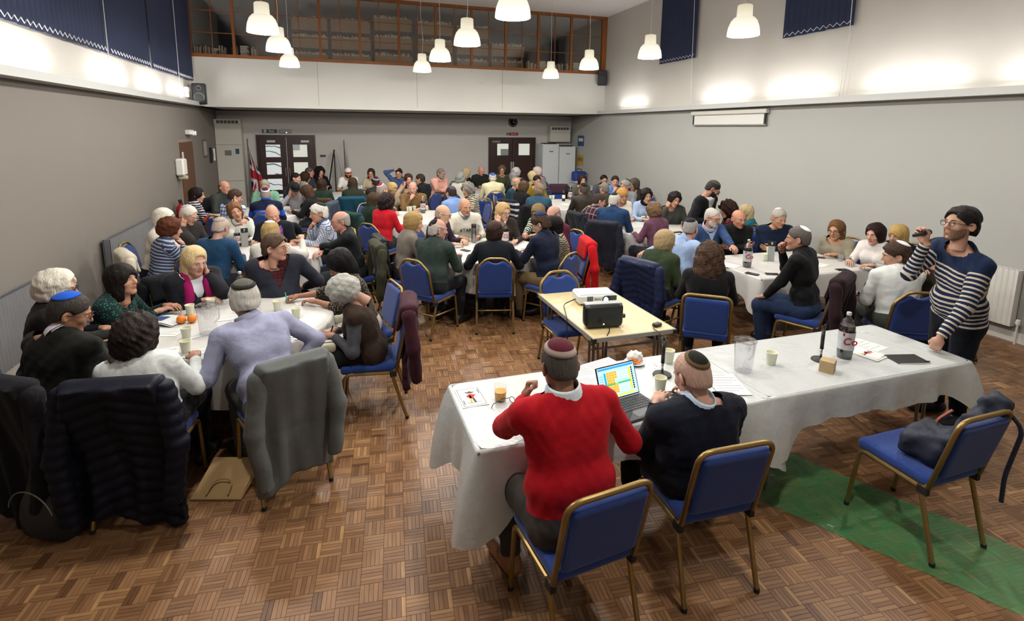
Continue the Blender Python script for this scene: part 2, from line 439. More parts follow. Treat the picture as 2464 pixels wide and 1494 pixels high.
for i in range(-n, n):
    for j in range(-n, n):
        c = GR @ np.array([(i+.5)*BS, (j+.5)*BS, 0])
        if XL < c[0] < XR and YF < c[1] < YB: cells.append((c[0], c[1], (i+j) % 2))
cells = np.array(cells)
rel = np.stack([cells[:, 0], cells[:, 1], np.full(len(cells), -CAMH)], 1) @ CM.T
uu = rel[:, 0]/rel[:, 2]*F_PX+PX; vv = rel[:, 1]/rel[:, 2]*F_PX+PY
seen = (rel[:, 2] > .2) & (uu > -40) & (uu < 2504) & (vv < 1540) & (vv > 0)
order = np.argsort(np.where(seen, rel[:, 2], 99)); near = order[:300]; rest = np.setdiff1d(np.arange(len(cells)), near)
rngp = np.random.default_rng(3); protos = []
for k in range(16):
    V, F, T, G = block_strips(k % 2, rngp); me = bpy.data.meshes.new('parquet_block'); me.from_pydata(V, [], F); me.update(); add_attr(me, T, G); me.materials.append(M_parq); protos.append(me)
for q in near:
    o = bpy.data.objects.new('parquet_block', protos[int(rngp.integers(0, 8))*2+int(cells[q, 2])]); COL.objects.link(o)
    o.parent = FL; o.location = (cells[q, 0], cells[q, 1], 0); o.rotation_euler = (0, 0, GANG)
Va, Fa, Ta, Ga = [], [], [], []
ps = [block_strips(k % 2, rngp) for k in range(60)]
psn = [(np.array(p[0]) @ GR.T, np.array(p[1]), np.array(p[2]), np.array(p[3])) for p in ps]
off = 0
for q in rest:
    V, F, T, G = psn[int(rngp.integers(0, 30))*2+int(cells[q, 2])]
    far = not seen[q] or rel[q, 2] > 4.2
    if far: F = F[::5]
    Va.append(V+np.array([cells[q, 0], cells[q, 1], 0])); Fa.append(F+off); Ta.append(np.clip(T+rngp.normal(0, .05), 0, 1)); Ga.append(G+rngp.uniform(0, 40)); off += len(V)
me = mesh_np('parquet', np.concatenate(Va), np.concatenate(Fa), smooth=False); add_attr(me, np.concatenate(Ta), np.concatenate(Ga))
obj('parquet', me, M_parq, FL, kind='stuff')

# ------------------------------------------------------------------ gallery window: frame, mullions, bars, panes
WZ0, WZ1 = 3.955, 5.53
MU = [at(u, 90, y=YH)[0] for u in (562, 669, 770, 866, 960, 1049, 1135, 1217, 1296, 1375)]
MU = [XL+.02]+MU+[7.36]
win = MB().box(XL, XR, YH-.015, YH+.07, WZ0, WZ0+.075).box(XL, XR, YH-.015, YH+.07, WZ1-.07, WZ1).build('window_1', M_wood, kind='structure')
M_glass = None
def thin_glass(key, tint=(1, 1, 1), gl=.1, rough=.03):
    m, N, L, b = new_mat(key); out = N['Material Output']; N.remove(b)
    t = N.new('ShaderNodeBsdfTransparent'); t.inputs[0].default_value = (*tint, 1)
    g = N.new('ShaderNodeBsdfGlossy'); g.inputs['Roughness'].default_value = rough
    nz = N.new('ShaderNodeTexNoise'); nz.inputs['Scale'].default_value = 2.
    mr = N.new('ShaderNodeMapRange'); mr.inputs[3].default_value = gl*.6; mr.inputs[4].default_value = gl*1.4; L.new(nz.outputs['Fac'], mr.inputs[0])
    mx = N.new('ShaderNodeMixShader'); L.new(mr.outputs[0], mx.inputs[0]); L.new(t.outputs[0], mx.inputs[1]); L.new(g.outputs[0], mx.inputs[2]); L.new(mx.outputs[0], out.inputs[0])
    return m
M_glass = thin_glass('window glass', (.93, .93, .92), .10, .08)
for i, x in enumerate(MU):
    w = .07 if i == len(MU)-1 else .03
    MB().box(x-w, x+w, YH-.02, YH+.06, WZ0+.075, WZ1-.07).build('mullion', M_wood, win)
for a, b in zip(MU[:-1], MU[1:]):
    m = (a+b)/2
    MB().box(m-.008, m+.008, YH, YH+.03, WZ0+.075, WZ1-.07).build('glazing_bar', M_wood, win)
    zs = [WZ0+.075, WZ0+.54, WZ0+1.02, WZ1-.07]
    for z in zs[1:3]: MB().box(a+.03, b-.03, YH, YH+.03, z-.007, z+.007).build('glazing_bar', M_wood, win)
    for k in range(3):
        for (p, q) in ((a+.03, m-.008), (m+.008, b-.03)):
            MB().box(p, q, YH+.012, YH+.016, zs[k]+.007, zs[k+1]-.007).build('pane', M_glass, win)

# ------------------------------------------------------------------ gallery bookcases seen through the window
M_board = mat('brown shelf board', '#a5875f', .7, var=.08, vscale=3)
M_shelf = mat('shelf wood', '#6d5638', .6, var=.2)
M_book = [mat('book %d' % k, c, .7, var=.15) for k, c in enumerate(('#cfc8b2', '#b9a98a', '#8d7b62', '#d8d4c8', '#6f6a63', '#a89878'))]
YS = YH+.75
def bookcase(x0, x1, ztop, rows, lab):
    r = empty('bookcase', ((x0+x1)/2, YS, 2.905), 0, lab, 'bookcase', 'bookcases in the gallery')
    w = (x1-x0)/2; zb = .62; step = (ztop-2.905-zb)/rows
    for q in (-w, w-.02): MB().box(q, q+.02, 0, .3, 0, ztop-2.905-.12).build('side_panel', M_shelf, r)
    for k in range(rows):
        z = zb+k*step
        MB().box(-w+.02, w-.02, 0, .3, z-.02, z).build('shelf', M_shelf, r)
        MB().box(-w+.02, w-.02, -.012, 0, z+.004, z+step*.62).build('back_board', M_board, r)
        bk = MB(); x = -w+.025
        while x < w-.06:
            t = random.uniform(.015, .04); h = step*random.uniform(.68, .82); bk.box(x, x+t-.002, .01, .2, z, z+h, random.choice((0, 0, 1, 3, 2))); x += t
        tag(bk.build('book_row', M_book, r), kind='stuff')
    MB().box(-w+.02, w-.02, 0, .3, 0, zb-.03).build('plinth', mat('plinth dark', '#3a352f', .8, var=.2), r)
def xs(u): return at(u, 100, y=YS)[0]
for (u0, u1, v, rows, lab) in ((702, 790, 30, 4, 'tan-backed bookcase in the gallery window, leftmost of the row'), (796, 893, 36, 4, 'tan-backed bookcase in the gallery, second from the left'),
    (900, 992, 30, 4, 'tall tan-backed bookcase in the gallery, third from the left'), (1004, 1090, 42, 4, 'tan-backed bookcase behind the three middle pendant lamps'),
    (1098, 1178, 52, 4, 'tan-backed bookcase in the gallery behind the large middle lamp'), (1182, 1262, 96, 3, 'low tan-backed bookcase in the gallery, rightmost of the row')):
    bookcase(xs(u0), xs(u1), at((u0+u1)/2, v, y=YS)[2], rows, lab)
# loose books and boxes on the window sill shelf
MB().box(XL, XR, YH+.16, YH+.5, 3.9, 3.955).build('trim_6', M_shelf, kind='structure')
sill = [(470, 488, 6), (492, 508, 4), (512, 527, 3), (530, 545, 5), (560, 575, 3), (580, 600, 5), (606, 622, 4), (1268, 1290, 4), (1296, 1312, 5), (1334, 1352, 5), (1356, 1368, 3), (1376, 1392, 5)]
hues = ['cream', 'buff', 'brown', 'white', 'grey', 'tan']
ords = ['first', 'second', 'third', 'fourth', 'fifth', 'sixth', 'seventh', 'eighth']
words = ['white', 'cream', 'tan', 'grey', 'pale', 'brown', 'buff']
for q, (u0, u1, nb) in enumerate(sill):
    a = at(u0, 130, y=YH+.3)[0]; b = at(u1, 130, y=YH+.3)[0]; cnt = nb+2; t = (b-a)/cnt
    flat = q % 3 == 2
    for k in range(cnt):
        h = random.uniform(.2, .3)
        if flat: mb = MB().box(a, b+random.uniform(-.03, .03), YH+.2, YH+.42, 3.956+k*.045, 3.956+k*.045+.042, 0).box(a+.004, b-.035, YH+.197, YH+.2, 3.96+k*.045, 3.956+k*.045+.038, 1)
        else: mb = MB().box(a+k*t, a+(k+1)*t-.003, YH+.2, YH+.38, 3.956, 3.956+h, 0).box(a+k*t+.003, a+(k+1)*t-.006, YH+.2, YH+.377, 3.956+h-.004, 3.956+h+.001, 1)
        o = mb.build('book', [M_book[(q+k) % 6], M_book[3]])
        tag(o, '%s book %s on the gallery sill, %s %s of the %s from the left' % (hues[(q+k) % 6], 'lying' if flat else 'standing', ords[k], 'up' if flat else 'along', ['first stack', 'second stack', 'third stack', 'fourth stack', 'fifth stack', 'sixth stack', 'seventh stack', 'eighth stack', 'ninth stack', 'tenth stack', 'eleventh stack', 'last stack'][q]), 'book', 'books on the gallery sill')

# ------------------------------------------------------------------ doors and fixtures of the walls
def frost_mat():
    m, N, L, b = new_mat('lit lined glass')  # wavy dark lines drawn across a glowing pane
    tc = N.new('ShaderNodeTexCoord'); w = N.new('ShaderNodeTexWave'); w.inputs['Scale'].default_value = 1.5; w.inputs['Distortion'].default_value = 9; w.inputs['Detail'].default_value = 2; w.bands_direction = 'Z'
    L.new(tc.outputs['Object'], w.inputs['Vector'])
    cr = N.new('ShaderNodeValToRGB'); cr.color_ramp.elements[0].color = (*rgb('#4b5358'), 1); cr.color_ramp.elements[1].color = (*rgb('#d5dcdf'), 1); cr.color_ramp.elements[1].position = .12
    L.new(w.outputs['Fac'], cr.inputs['Fac']); L.new(cr.outputs['Color'], b.inputs['Base Color']); L.new(cr.outputs['Color'], b.inputs['Emission Color'])
    b.inputs['Emission Strength'].default_value = .42; b.inputs['Roughness'].default_value = .2
    return m
M_frost = frost_mat()
M_lit = mat('lit pale glass', '#d2d6cc', .25, var=.06, vscale=3, emit=.42)
M_chrome = mat('brushed metal', '#b6b6b3', .3, metal=1., var=.05)
d1 = MB().box(-2.10, -2.04, YB-.06, YB+.02, 0, 2.17).box(-.62, -.56, YB-.06, YB+.02, 0, 2.17).box(-2.04, -.62, YB-.06, YB+.02, 2.10, 2.17).build('door_1', M_dwood, kind='structure')
for sx, (x0, x1) in ((1, (-2.035, -1.335)), (-1, (-1.325, -.625))):
    mb = MB(); zs = [(.18, .5), (.62, .94), (1.06, 1.40), (1.55, 1.9)]; p0, p1 = x0+.16, x1-.16
    mb.box(x0, p0, YB-.05, YB-.005, 0, 2.1).box(p1, x1, YB-.05, YB-.005, 0, 2.1); zz = 0
    for (a, b) in zs: mb.box(p0, p1, YB-.05, YB-.005, zz, a); zz = b
    mb.box(p0, p1, YB-.05, YB-.005, zz, 2.1)
    lf = mb.build('door_leaf', M_dwood, d1)
    for k, (a, b) in enumerate(zs): MB().box(p0, p1, YB-.035, YB-.025, a, b).build('pane', M_frost if sx > 0 else M_lit, lf)
    MB().box(x0+.2 if sx > 0 else x1-.32, x0+.42 if sx > 0 else x1-.1, YB-.062, YB-.05, 1.96, 2.02).build('door_sign', mat('sign plate', '#b9bcb8', .4, var=.05), lf)
    MB().tube([(x1-.05 if sx > 0 else x0+.05, YB-.09, 1.0), (x1-.05 if sx > 0 else x0+.05, YB-.09, 1.25)], .012).build('handle', M_chrome, lf)
MB().box(-1.334, -1.326, YB-.052, YB-.045, 0, 2.1).build('meeting_strip', M_white, d1)
nt = MB().box(-1.16, -.98, YB-.058, YB-.05, 1.74, 1.9).build('notice', mat('notice paper', '#c3cbd0', .7, var=.1), d1)
d2 = MB().box(4.60, 4.66, YB-.06, YB+.02, 0, 2.13).box(6.12, 6.18, YB-.06, YB+.02, 0, 2.13).box(4.66, 6.12, YB-.06, YB+.02, 2.07, 2.13).build('door_2', M_dwood, kind='structure')
for sx, (x0, x1) in ((1, (4.665, 5.385)), (-1, (5.395, 6.115))):
    mb = MB(); p0, p1 = (4.88, 5.26) if sx > 0 else (5.6, 5.98); za, zb = 1.56, 1.93
    mb.box(x0, p0, YB-.05, YB-.005, 0, 2.07).box(p1, x1, YB-.05, YB-.005, 0, 2.07).box(p0, p1, YB-.05, YB-.005, 0, za).box(p0, p1, YB-.05, YB-.005, zb, 2.07)
    lf = mb.build('door_leaf', M_dwood, d2)
    MB().box(p0, p1, YB-.035, YB-.025, za, zb).build('pane', M_lit, lf)
    if sx > 0: MB().box(5.0, 5.26, YB-.04, YB-.036, 1.56, 1.76).build('notice', mat('grey notice', '#8d938d', .7, var=.1), lf)
    if sx > 0: MB().box(4.72, 4.98, YB-.055, YB-.05, 1.97, 2.02).build('door_sign', mat('sign plate dark', '#7d746a', .5, var=.3, vscale=60), lf)
    MB().box(5.33 if sx > 0 else 5.40, 5.38 if sx > 0 else 5.45, YB-.056, YB-.05, .9, 1.35).build('push_plate', M_chrome, lf)
# recessed side door on the left wall
d3 = MB().box(XL-.001, XL+.004, 12.5, 12.56, 0, 2.12).box(XL-.001, XL+.004, 13.6, 13.66, 0, 2.12).box(XL-.001, XL+.004, 12.56, 13.6, 2.06, 2.12).build('door_3', mat('reveal paint', '#857e76', .7, var=.05), kind='structure')
MB().box(XL+.004, XL+.02, 12.56, 13.6, 0, 2.06).build('door_leaf', mat('brown door veneer', '#5a3a22', .45, bump=.05, bscale=40, var=.2, vscale=5, aniso=(1, 6, .5)), d3)
MB().box(XL+.02, XL+.023, 12.66, 12.78, 1.68, 1.86).build('notice', mat('notice paper', '#c3cbd0', .7), d3)
MB().tube([(XL+.09, 12.7, .98), (XL+.09, 13.45, .98)], .018).build('push_bar', M_white, d3)

def wall_thing(name, lab, cat, loc, rz=0., grp=None): return empty(name, loc, rz, lab, cat, grp)
# exit signs
M_green = mat('exit green', '#12402a', .4, var=.06); M_red = mat('sign red', '#8c1421', .4, var=.06); M_letter = mat('sign white', '#e4e6e2', .5, var=.03)
t = wall_thing('exit_sign', 'green Exit sign with running figure above the glazed double doors', 'sign', (-1.745, YB, 2.27))
MB().box(-.19, .19, -.02, 0, -.05, .05).build('plate', M_green, t)
MB().box(-.15, -.09, -.0215, -.02, -.038, .038).build('figure_panel', M_letter, t)
MB().tube([(-.115, -.0225, .025), (-.125, -.0225, .0), (-.105, -.0225, -.03)], .007, 6).tube([(-.125, -.0225, 0), (-.138, -.0225, -.03)], .006, 6).tube([(-.13, -.0225, .012), (-.1, -.0225, .012)], .005, 6).build('figure', M_green, t)
text_mesh('Exit', .085, M_letter, t, (.05, -.0215, 0), (math.pi/2, 0, 0))
t = wall_thing('emergency_light', 'slim grey emergency light with a small lit dot beside the Exit sign', 'light', (-1.33, YB, 2.27))
MB().box(-.16, .16, -.05, 0, -.05, .05, bev=.012).build('housing', mat('grey diffuser', '#8f8d8a', .4, var=.04), t)
MB().lathe([(.012, 0), (.012, .006), (0, .008)], 10).xf(M4(np.array([[1, 0, 0], [0, 0, -1], [0, 1, 0.]]), (.02, -.05, -.035))).build('indicator', mat('indicator', '#fff4d0', .4, emit=4), t)
t = wall_thing('no_exit_sign', 'red No exit sign with round symbol above the dark brown doors', 'sign', (5.39, YB, 2.235))
MB().box(-.1, .2, -.02, 0, -.045, .045).build('plate', M_red, t)
text_mesh('No exit', .06, M_letter, t, (.05, -.0215, 0), (math.pi/2, 0, 0))
MB().box(-.2, -.105, -.018, 0, -.045, .045).build('symbol_plate', mat('sign grey', '#9b9a96', .5, var=.05), t)
MB().tube([(-.153+.033*math.cos(a), -.02, .033*math.sin(a)) for a in np.linspace(0, 2*math.pi, 17)[:-1]], .005, 6, closed=True).tube([(-.153, -.02, .02), (-.15, -.02, -.02)], .006, 6).build('symbol', M_black, t)
t = wall_thing('wall_clock', 'round grey wall clock above the No exit sign', 'clock', (5.41, YB, 2.61))
RX = np.array([[1, 0, 0], [0, 0, -1], [0, 1, 0.]])
MB().lathe([(.15, 0), (.155, .03), (.14, .035), (.135, .028), (.0, .028)], 28).xf(M4(RX, (0, 0, 0))).build('case', mat('clock case', '#55585a', .4, var=.05), t)
MB().lathe([(.133, .029), (0, .029)], 28).xf(M4(RX, (0, 0, 0))).build('dial', mat('clock dial', '#6f7374', .5, var=.3, vscale=40), t)
mbk = MB()
for k in range(12):
    a = k*math.pi/6; mbk.box(-.006, .006, -.0325, -.030, .095, .12, M=M4(np.array([[math.cos(a), 0, math.sin(a)], [0, 1, 0], [-math.sin(a), 0, math.cos(a)]]), (0, 0, 0)))
mbk.build('hour_marks', M_letter, t)
for nm, L_, a, w in (('hour_hand', .07, 1.9, .006), ('minute_hand', .11, .4, .004)):
    MB().box(-w, w, -.034, -.032, -.01, L_, M=M4(np.array([[math.cos(a), 0, math.sin(a)], [0, 1, 0], [-math.sin(a), 0, math.cos(a)]]), (0, 0, 0))).build(nm, M_letter, t)
# cupboard with vent in the left corner, vent unit on the right
M_cup = mat('cupboard laminate', '#bdbab0', .5, bump=.02, var=.03)
M_vent = mat('vent dark', '#4a4844', .6, var=.1)
t = wall_thing('tall_cupboard', 'tall cream cupboard with vent grille in the left back corner', 'cupboard', (-2.74, YB, 0))
for (z0, z1) in ((0.02, .93), (.94, 1.9), (1.91, 2.44)): MB().box(-.30, .32, -.40, -.37, z0, z1).build('door_panel', M_cup, t)
MB().box(-.31, .33, -.37, 0, 0, 2.58).box(-.31, .33, -.4, -.37, 2.45, 2.58).build('body', M_cup, t)
mb = MB()
for k in range(6): mb.box(-.25+k*.09, -.25+k*.09+.075, -.404, -.39, 2.47, 2.55)
mb.build('vent_grille', M_vent, t)
MB().box(-.1, .06, -.405, -.4, 1.62, 1.76).build('poster', mat('grey poster', '#6e6e6b', .7, var=.5, vscale=30), t)
MB().box(.16, .25, -.405, -.4, 1.66, 1.8).build('poster', mat('blue poster', '#2c4a5e', .7, var=.6, vscale=20), t)
xv0, xv1 = at(1322, 320, y=16.3)[0], at(1370, 320, y=16.3)[0]
t = wall_thing('air_heater', 'boxy cream wall heater with dark vent above the white fridges', 'heater', ((xv0+xv1)/2, YB, 0)); w = (xv1-xv0)/2
MB().box(-w, w, -.3, 0, 1.99, 2.5, bev=.01).build('body', M_cup, t)
mb = MB()
for k in range(6): mb.box(-w+.05+k*(2*w-.1)/6, -w+.05+(k+.8)*(2*w-.1)/6, -.306, -.295, 2.38, 2.46)
mb.build('vent_grille', M_vent, t)
MB().box(-w, w, -.315, -.3, 2.34, 2.36).build('trim_strip', M_white, t)
# fridges
M_fr = mat('fridge white', '#cfd3d4', .3, bump=.01, var=.02)
for (u0, u1, v, lab) in ((1307, 1346, 346, 'tall white fridge left of the pair by the brown doors'), (1347, 1386, 352, 'white freezer with a black lid strip, right of the fridge pair')):
    xa, xb = at(u0, v, y=15.85)[0], at(u1, v, y=15.85)[0]; zt = at(u0, v, y=15.85)[2]; w = (xb-xa)/2-.005
    t = wall_thing('fridge', lab, 'fridge', ((xa+xb)/2, 15.85, 0), 0, 'white fridges in the corner')
    MB().box(-w, w, .05, .6, 0.03, zt, bev=.012).build('body', M_fr, t)
    MB().box(-w, w, 0, .045, .1, zt-.01, bev=.012).build('door', M_fr, t)
    MB().tube(rounded([(-.06, 0, zt-.22), (-.04, -.03, zt-.24), (.04, -.03, zt-.24), (.06, 0, zt-.22)], .02), .008, 6).build('handle', M_black, t)
    MB().box(-w+.03, w-.1, .02, .3, zt, zt+.025).build('top_strip', M_black, t)
# posters on the right wall
for (a, b, c, lab) in (((1391, 326), (1405, 352), '#34506e', 'blue poster high on the right wall beside the freezer'), ((1389, 372), (1404, 400), '#a98a45', 'yellow patterned poster low on the right wall beside the freezer')):
    p, q = at(*a, x=XR), at(*b, x=XR)
    t = wall_thing('poster', lab, 'poster', (XR, (p[1]+q[1])/2, (p[2]+q[2])/2))
    dy, dz = abs(p[1]-q[1])/2, abs(p[2]-q[2])/2
    MB().box(-.006, -.001, -dy, dy, -dz, dz).build('sheet', mat('poster '+c, c, .6, var=.55, vscale=12), t)
    MB().box(-.008, -.006, -dy*.7, dy*.7, -dz*.1, dz*.5).build('print', mat('poster print '+c, '#c8cdd0' if c[1] == '3' else '#7d6130', .6, var=.4, vscale=25), t)
# pull-down screen on the right wall
p, q = at(1675, 276, x=XR), at(1848, 266, x=XR)
t = wall_thing('projection_screen', 'rolled projection screen housing with a strip of screen on the right wall', 'screen', (XR, (p[1]+q[1])/2, 2.7)); hw = abs(p[1]-q[1])/2
MB().box(-.1, -.01, -hw-.06, hw+.06, 0.02, .1, bev=.012).build('housing', mat('housing cream', '#c2bfb5', .5, var=.03), t)
MB().box(-.055, -.05, -hw, hw, -.17, .02).build('screen_fabric', mat('screen fabric', '#d0cfca', .7, var=.02), t)
MB().box(-.065, -.04, -hw-.03, hw+.03, -.195, -.17).build('bottom_bar', mat('bar grey', '#8a8880', .5, var=.05), t)
for q_ in (-hw, hw): MB().box(-.06, -.045, q_-.02, q_+.02, -.17, .02).build('edge_strip', M_black, t)
# loudspeakers
M_cone = mat('speaker cone', '#3c3d3f', .5, var=.1); M_ring = mat('speaker ring', '#8c8d8e', .35, metal=.8)
def speaker(loc, rz, lab, s=1.):
    t = wall_thing('loudspeaker', lab, 'speaker', loc, rz, 'black loudspeakers beside the beam')
    MB().box(-.12*s, .12*s, -.11, .11, -.2*s, .2*s, bev=.015).build('cabinet', M_black, t)
    for nm, z, r in (('woofer', -.07*s, .085*s), ('tweeter', .11*s, .04*s)):
        MB().lathe([(r*1.08, 0), (r*1.08, .008), (r*.95, .008), (r*.5, -.02), (.0, -.012)], 20, cap0=False).xf(M4(RX, (0, -.111, z))).build(nm, M_cone, t)
        MB().tube([(r*1.05*math.cos(a), -.118, z+r*1.05*math.sin(a)) for a in np.linspace(0, 2*math.pi, 25)[:-1]], .004, 6, closed=True).build('trim_ring', M_ring if s > 1 else M_cone, t)
    MB().box(-.05, .05, .11, .16, -.05, .05).build('bracket', M_black, t)
p = at(480, 226, y=13.72); speaker(p, math.radians(6), 'black bookshelf loudspeaker on the left ledge, silver ring round its woofer', 1.12)
p = at(1449, 188, x=XR-.165); speaker((p[0], p[1], p[2]), math.radians(-28), 'black loudspeaker at the right end of the beam below the gallery window', 1.0)
p = at(466, 222, y=13.45)
t = wall_thing('junction_box', 'small white junction box on the left ledge beside the loudspeaker', 'box', (XL, p[1], 3.12)); MB().box(0, .06, -.09, .09, -.11, .11, bev=.01).build('box', M_white, t); MB().box(.06, .075, -.08, .08, .02, .1, bev=.004).build('lid', M_white, t)
# radiators: grey on the left, white on the right
def radiator(name, x, y0, y1, z0, z1, side, m, lab, grp):
    t = wall_thing(name, lab, 'radiator', (x, (y0+y1)/2, 0), 0, grp); h = (y1-y0)/2
    for (a, b) in ((.035, .05), (.11, .125)):
        mb = MB(); n = max(6, int((y1-y0)/.055)); V = []
        ys = np.linspace(-h, h, n*4+1)
        for z in (z0, z1):
            for k, yy in enumerate(ys): V.append((side*(b-.006*(k % 4 in (1, 2))), yy, z))
        mb.grid(V, 2, len(ys), flip=side < 0); mb.box(min(side*a, side*(b-.008)), max(side*a, side*(b-.008)), -h, h, z0, z1)
        mb.build('panel', m, t)
    for (e0, e1) in ((-h, -h+.012), (h-.012, h)): MB().box(min(side*.05, side*.11), max(side*.05, side*.11), e0, e1, z0, z1).build('end_cover', m, t)
    mb = MB()
    for k in range(int((y1-y0)/.03)): yy = -h+.015+k*.03; mb.box(min(side*.052, side*.108), max(side*.052, side*.108), yy-.004, yy+.004, z1-.015, z1-.003)
    mb.build('top_grille', m, t)
    MB().tube([(side*.08, -h-.02, z0+.05), (side*.08, -h-.05, z0+.05), (side*.08, -h-.05, 0)], .011, 8).build('pipe', m, t)
    MB().lathe([(.018, 0), (.022, .02), (.022, .06), (.015, .065)], 12, (side*.08, -h-.05, z0+.03)).build('valve', M_white, t)
    for yy in (-h*.7, h*.7): MB().box(min(0, side*.035), max(0, side*.035), yy-.02, yy+.02, z1-.2, z1-.1).build('bracket', m, t)
M_radL = mat('grey radiator enamel', '#6f7072', .45, var=.04, bump=.02); M_radR = mat('white radiator enamel', '#cfcdc6', .4, var=.03)
radiator('radiator', XL+.003, 4.3, 6.5, .18, .84, 1, M_radL, 'dark grey panel radiator on the left wall behind the white-haired sitter', 'grey radiators on the left wall')
radiator('radiator', XL+.003, 8.3, 10.2, .18, .89, 1, M_radL, 'dark grey panel radiator on the left wall beyond the cream coat', 'grey radiators on the left wall')
radiator('radiator', XR-.003, 3.8, 5.5, .2, .86, -1, M_radR, 'white panel radiator on the right wall behind the three women', 'white radiators on the right wall')
# small things on the left wall
p = at(432, 402, x=XL+.05)
t = wall_thing('wall_dispenser', 'white wall dispenser beside the recessed brown door', 'dispenser', (XL, p[1], p[2])); MB().box(0, .16, -.14, .14, -.17, .17, bev=.03).build('case', M_white, t); MB().box(.02, .18, -.05, .05, -.24, -.17, bev=.01).build('nozzle', mat('dispenser spout', '#b7b79a', .4, var=.05), t)
p = at(457, 318, x=XL+.06)
t = wall_thing('emergency_light', 'white twin emergency light above the recessed door on the left wall', 'light', (XL, p[1], p[2])); MB().box(0, .1, -.17, .17, -.05, .05, bev=.01).build('housing', M_white, t)
for yy in (-.09, .09): MB().lathe([(.03, 0), (.05, .05), (.045, .055), (0, .055)], 14).xf(M4(np.array([[0, 0, 1.], [0, 1, 0], [-1, 0, 0]]), (.1, yy, -.02))).build('lamp_head', mat('lamp head', '#e6e6e0', .3, emit=.3), t)
p = at(494, 357, x=XL+.02)
t = wall_thing('picture_frame', 'small framed notice on the left wall near the corner', 'picture', (XL, p[1], p[2])); MB().box(0, .02, -.2, .2, -.21, .21).build('frame', mat('frame brown', '#5d4a3f', .5, var=.1), t); MB().box(.02, .024, -.16, .16, -.17, .17).build('print', mat('faded print', '#a19c95', .6, var=.3, vscale=20), t)
p = at(511, 372, x=XL+.05)
t = wall_thing('wall_phone', 'black and white wall telephone next to the cream cupboard', 'telephone', (XL, p[1], p[2])); MB().box(0, .05, -.08, .08, -.2, .18, bev=.012).build('base', M_black, t); MB().tube([(.075, .06, .15), (.085, .05, 0), (.075, .06, -.15)], [.028, .02, .028], 8).build('handset', M_white, t)
p = at(436, 494, x=XL+.14)
t = wall_thing('fire_extinguisher', 'red fire extinguisher at the left wall by the recessed door', 'extinguisher', (XL+.13, p[1], 0))
MB().lathe([(.0, .35), (.075, .355), (.08, .38), (.08, .80), (.06, .86), (.025, .89), (.025, .92)], 20).build('cylinder', mat('extinguisher red', '#a01a1c', .3, var=.05), t)
MB().box(-.02, .02, -.03, .05, .92, .96).box(-.015, .015, -.1, .05, .965, .985).build('valve', M_black, t)
MB().tube(rounded([(0, .04, .94), (0, .12, .9), (.02, .1, .6), (.03, .09, .45)], .05), .012, 6).build('hose', M_black, t)
MB().box(-.13, -.08, -.05, .05, .5, .7).build('bracket', M_chrome, t)
# flags in the corner
def flag(loc, h, kind, lab, w=.42):
    t = wall_thing('flag', lab, 'flag', loc)
    MB().tube([(0, 0, 0), (0, 0, h)], .014, 8).build('pole', mat('flag pole', '#5c5148', .4, var=.1), t)
    MB().lathe([(.0, h+.09), (.02, h+.04), (.012, h), (0, h)][::-1], 10).build('finial', M_chrome, t)
    MB().lathe([(.16, 0), (.16, .02), (.03, .04), (.03, .1)], 18).build('base', M_black, t)
    nu, nv = 30, 22; V = []; mi = []
    for i in range(nu):
        s = i/(nu-1); z = h-.12-s*(h-.55)
        for j in range(nv):
            q = j/(nv-1); wd = w*(.12+.88*min(1, s*1.5))*.55
            V.append((.015+q*wd, .05*math.sin(q*13+s*3)*(.3+s), z-.25*q*(1-s*.6)))
    for i in range(nu-1):
        for j in range(nv-1):
            a, b = i/(nu-2), j/(nv-2)
            if kind == 'uk':
                x, y = a-.5, (b-.5)
                d = min(abs(x-y), abs(x+y))
                mi.append(1 if (abs(x) < .09 or abs(y) < .09) else (0 if (abs(x) < .16 or abs(y) < .16) else (1 if d < .05 else (0 if d < .13 else 2))))
            else: mi.append(2 if (.12 < b < .26 or .74 < b < .88) else 0)
    mb = MB().grid(V, nu, nv); mb.m = mi
    mb.build('cloth', [mat('flag white', '#c9c5c4', .8, var=.04), mat('flag red', '#9c2230', .8, var=.06), mat('flag blue', '#1f2547' if kind == 'uk' else '#3c4a6e', .8, var=.06)], t, smooth=True)
p = at(598, 380, y=16.0); flag((p[0], 16.0, 0), at(597, 340, y=16.0)[2], 'uk', 'drooping red white and blue flag on a pole left of the glazed doors', .7)
p = at(829, 380, y=16.15); flag((p[0], 16.15, 0), at(829, 343, y=16.15)[2], 'il', 'drooping white and blue flag on a pole behind the white-capped man', .3)
pa, pb, pc = at(804, 360, y=16.1), at(789, 428, y=16.0), at(822, 428, y=16.25)
t = wall_thing('easel', 'folded easel with one black and one pale leg by the back wall', 'easel', (pa[0], 16.1, 0))
MB().tube([(0, -.02, pa[2]), (pb[0]-pa[0]-.12, -.15, 0.01)], .022, 6).build('leg', M_black, t)
MB().tube([(.01, 0, pa[2]), (pc[0]-pa[0]+.12, .12, 0.02)], .03, 6).build('leg', mat('pale metal', '#a39f9c', .5, var=.05), t)
MB().tube([(0, .02, pa[2]-.05), (0, .3, 0.02)], .016, 6).build('leg', M_black, t)
p = at(777, 375, y=YB)
t = wall_thing('light_switch', 'small dark switch plate right of the glazed double doors', 'switch', (p[0], YB, p[2])); MB().box(-.08, .08, -.02, 0, -.03, .03, bev=.004).build('plate', M_vent, t); MB().box(-.02, .02, -.026, -.02, -.015, .015).build('rocker', M_black, t)
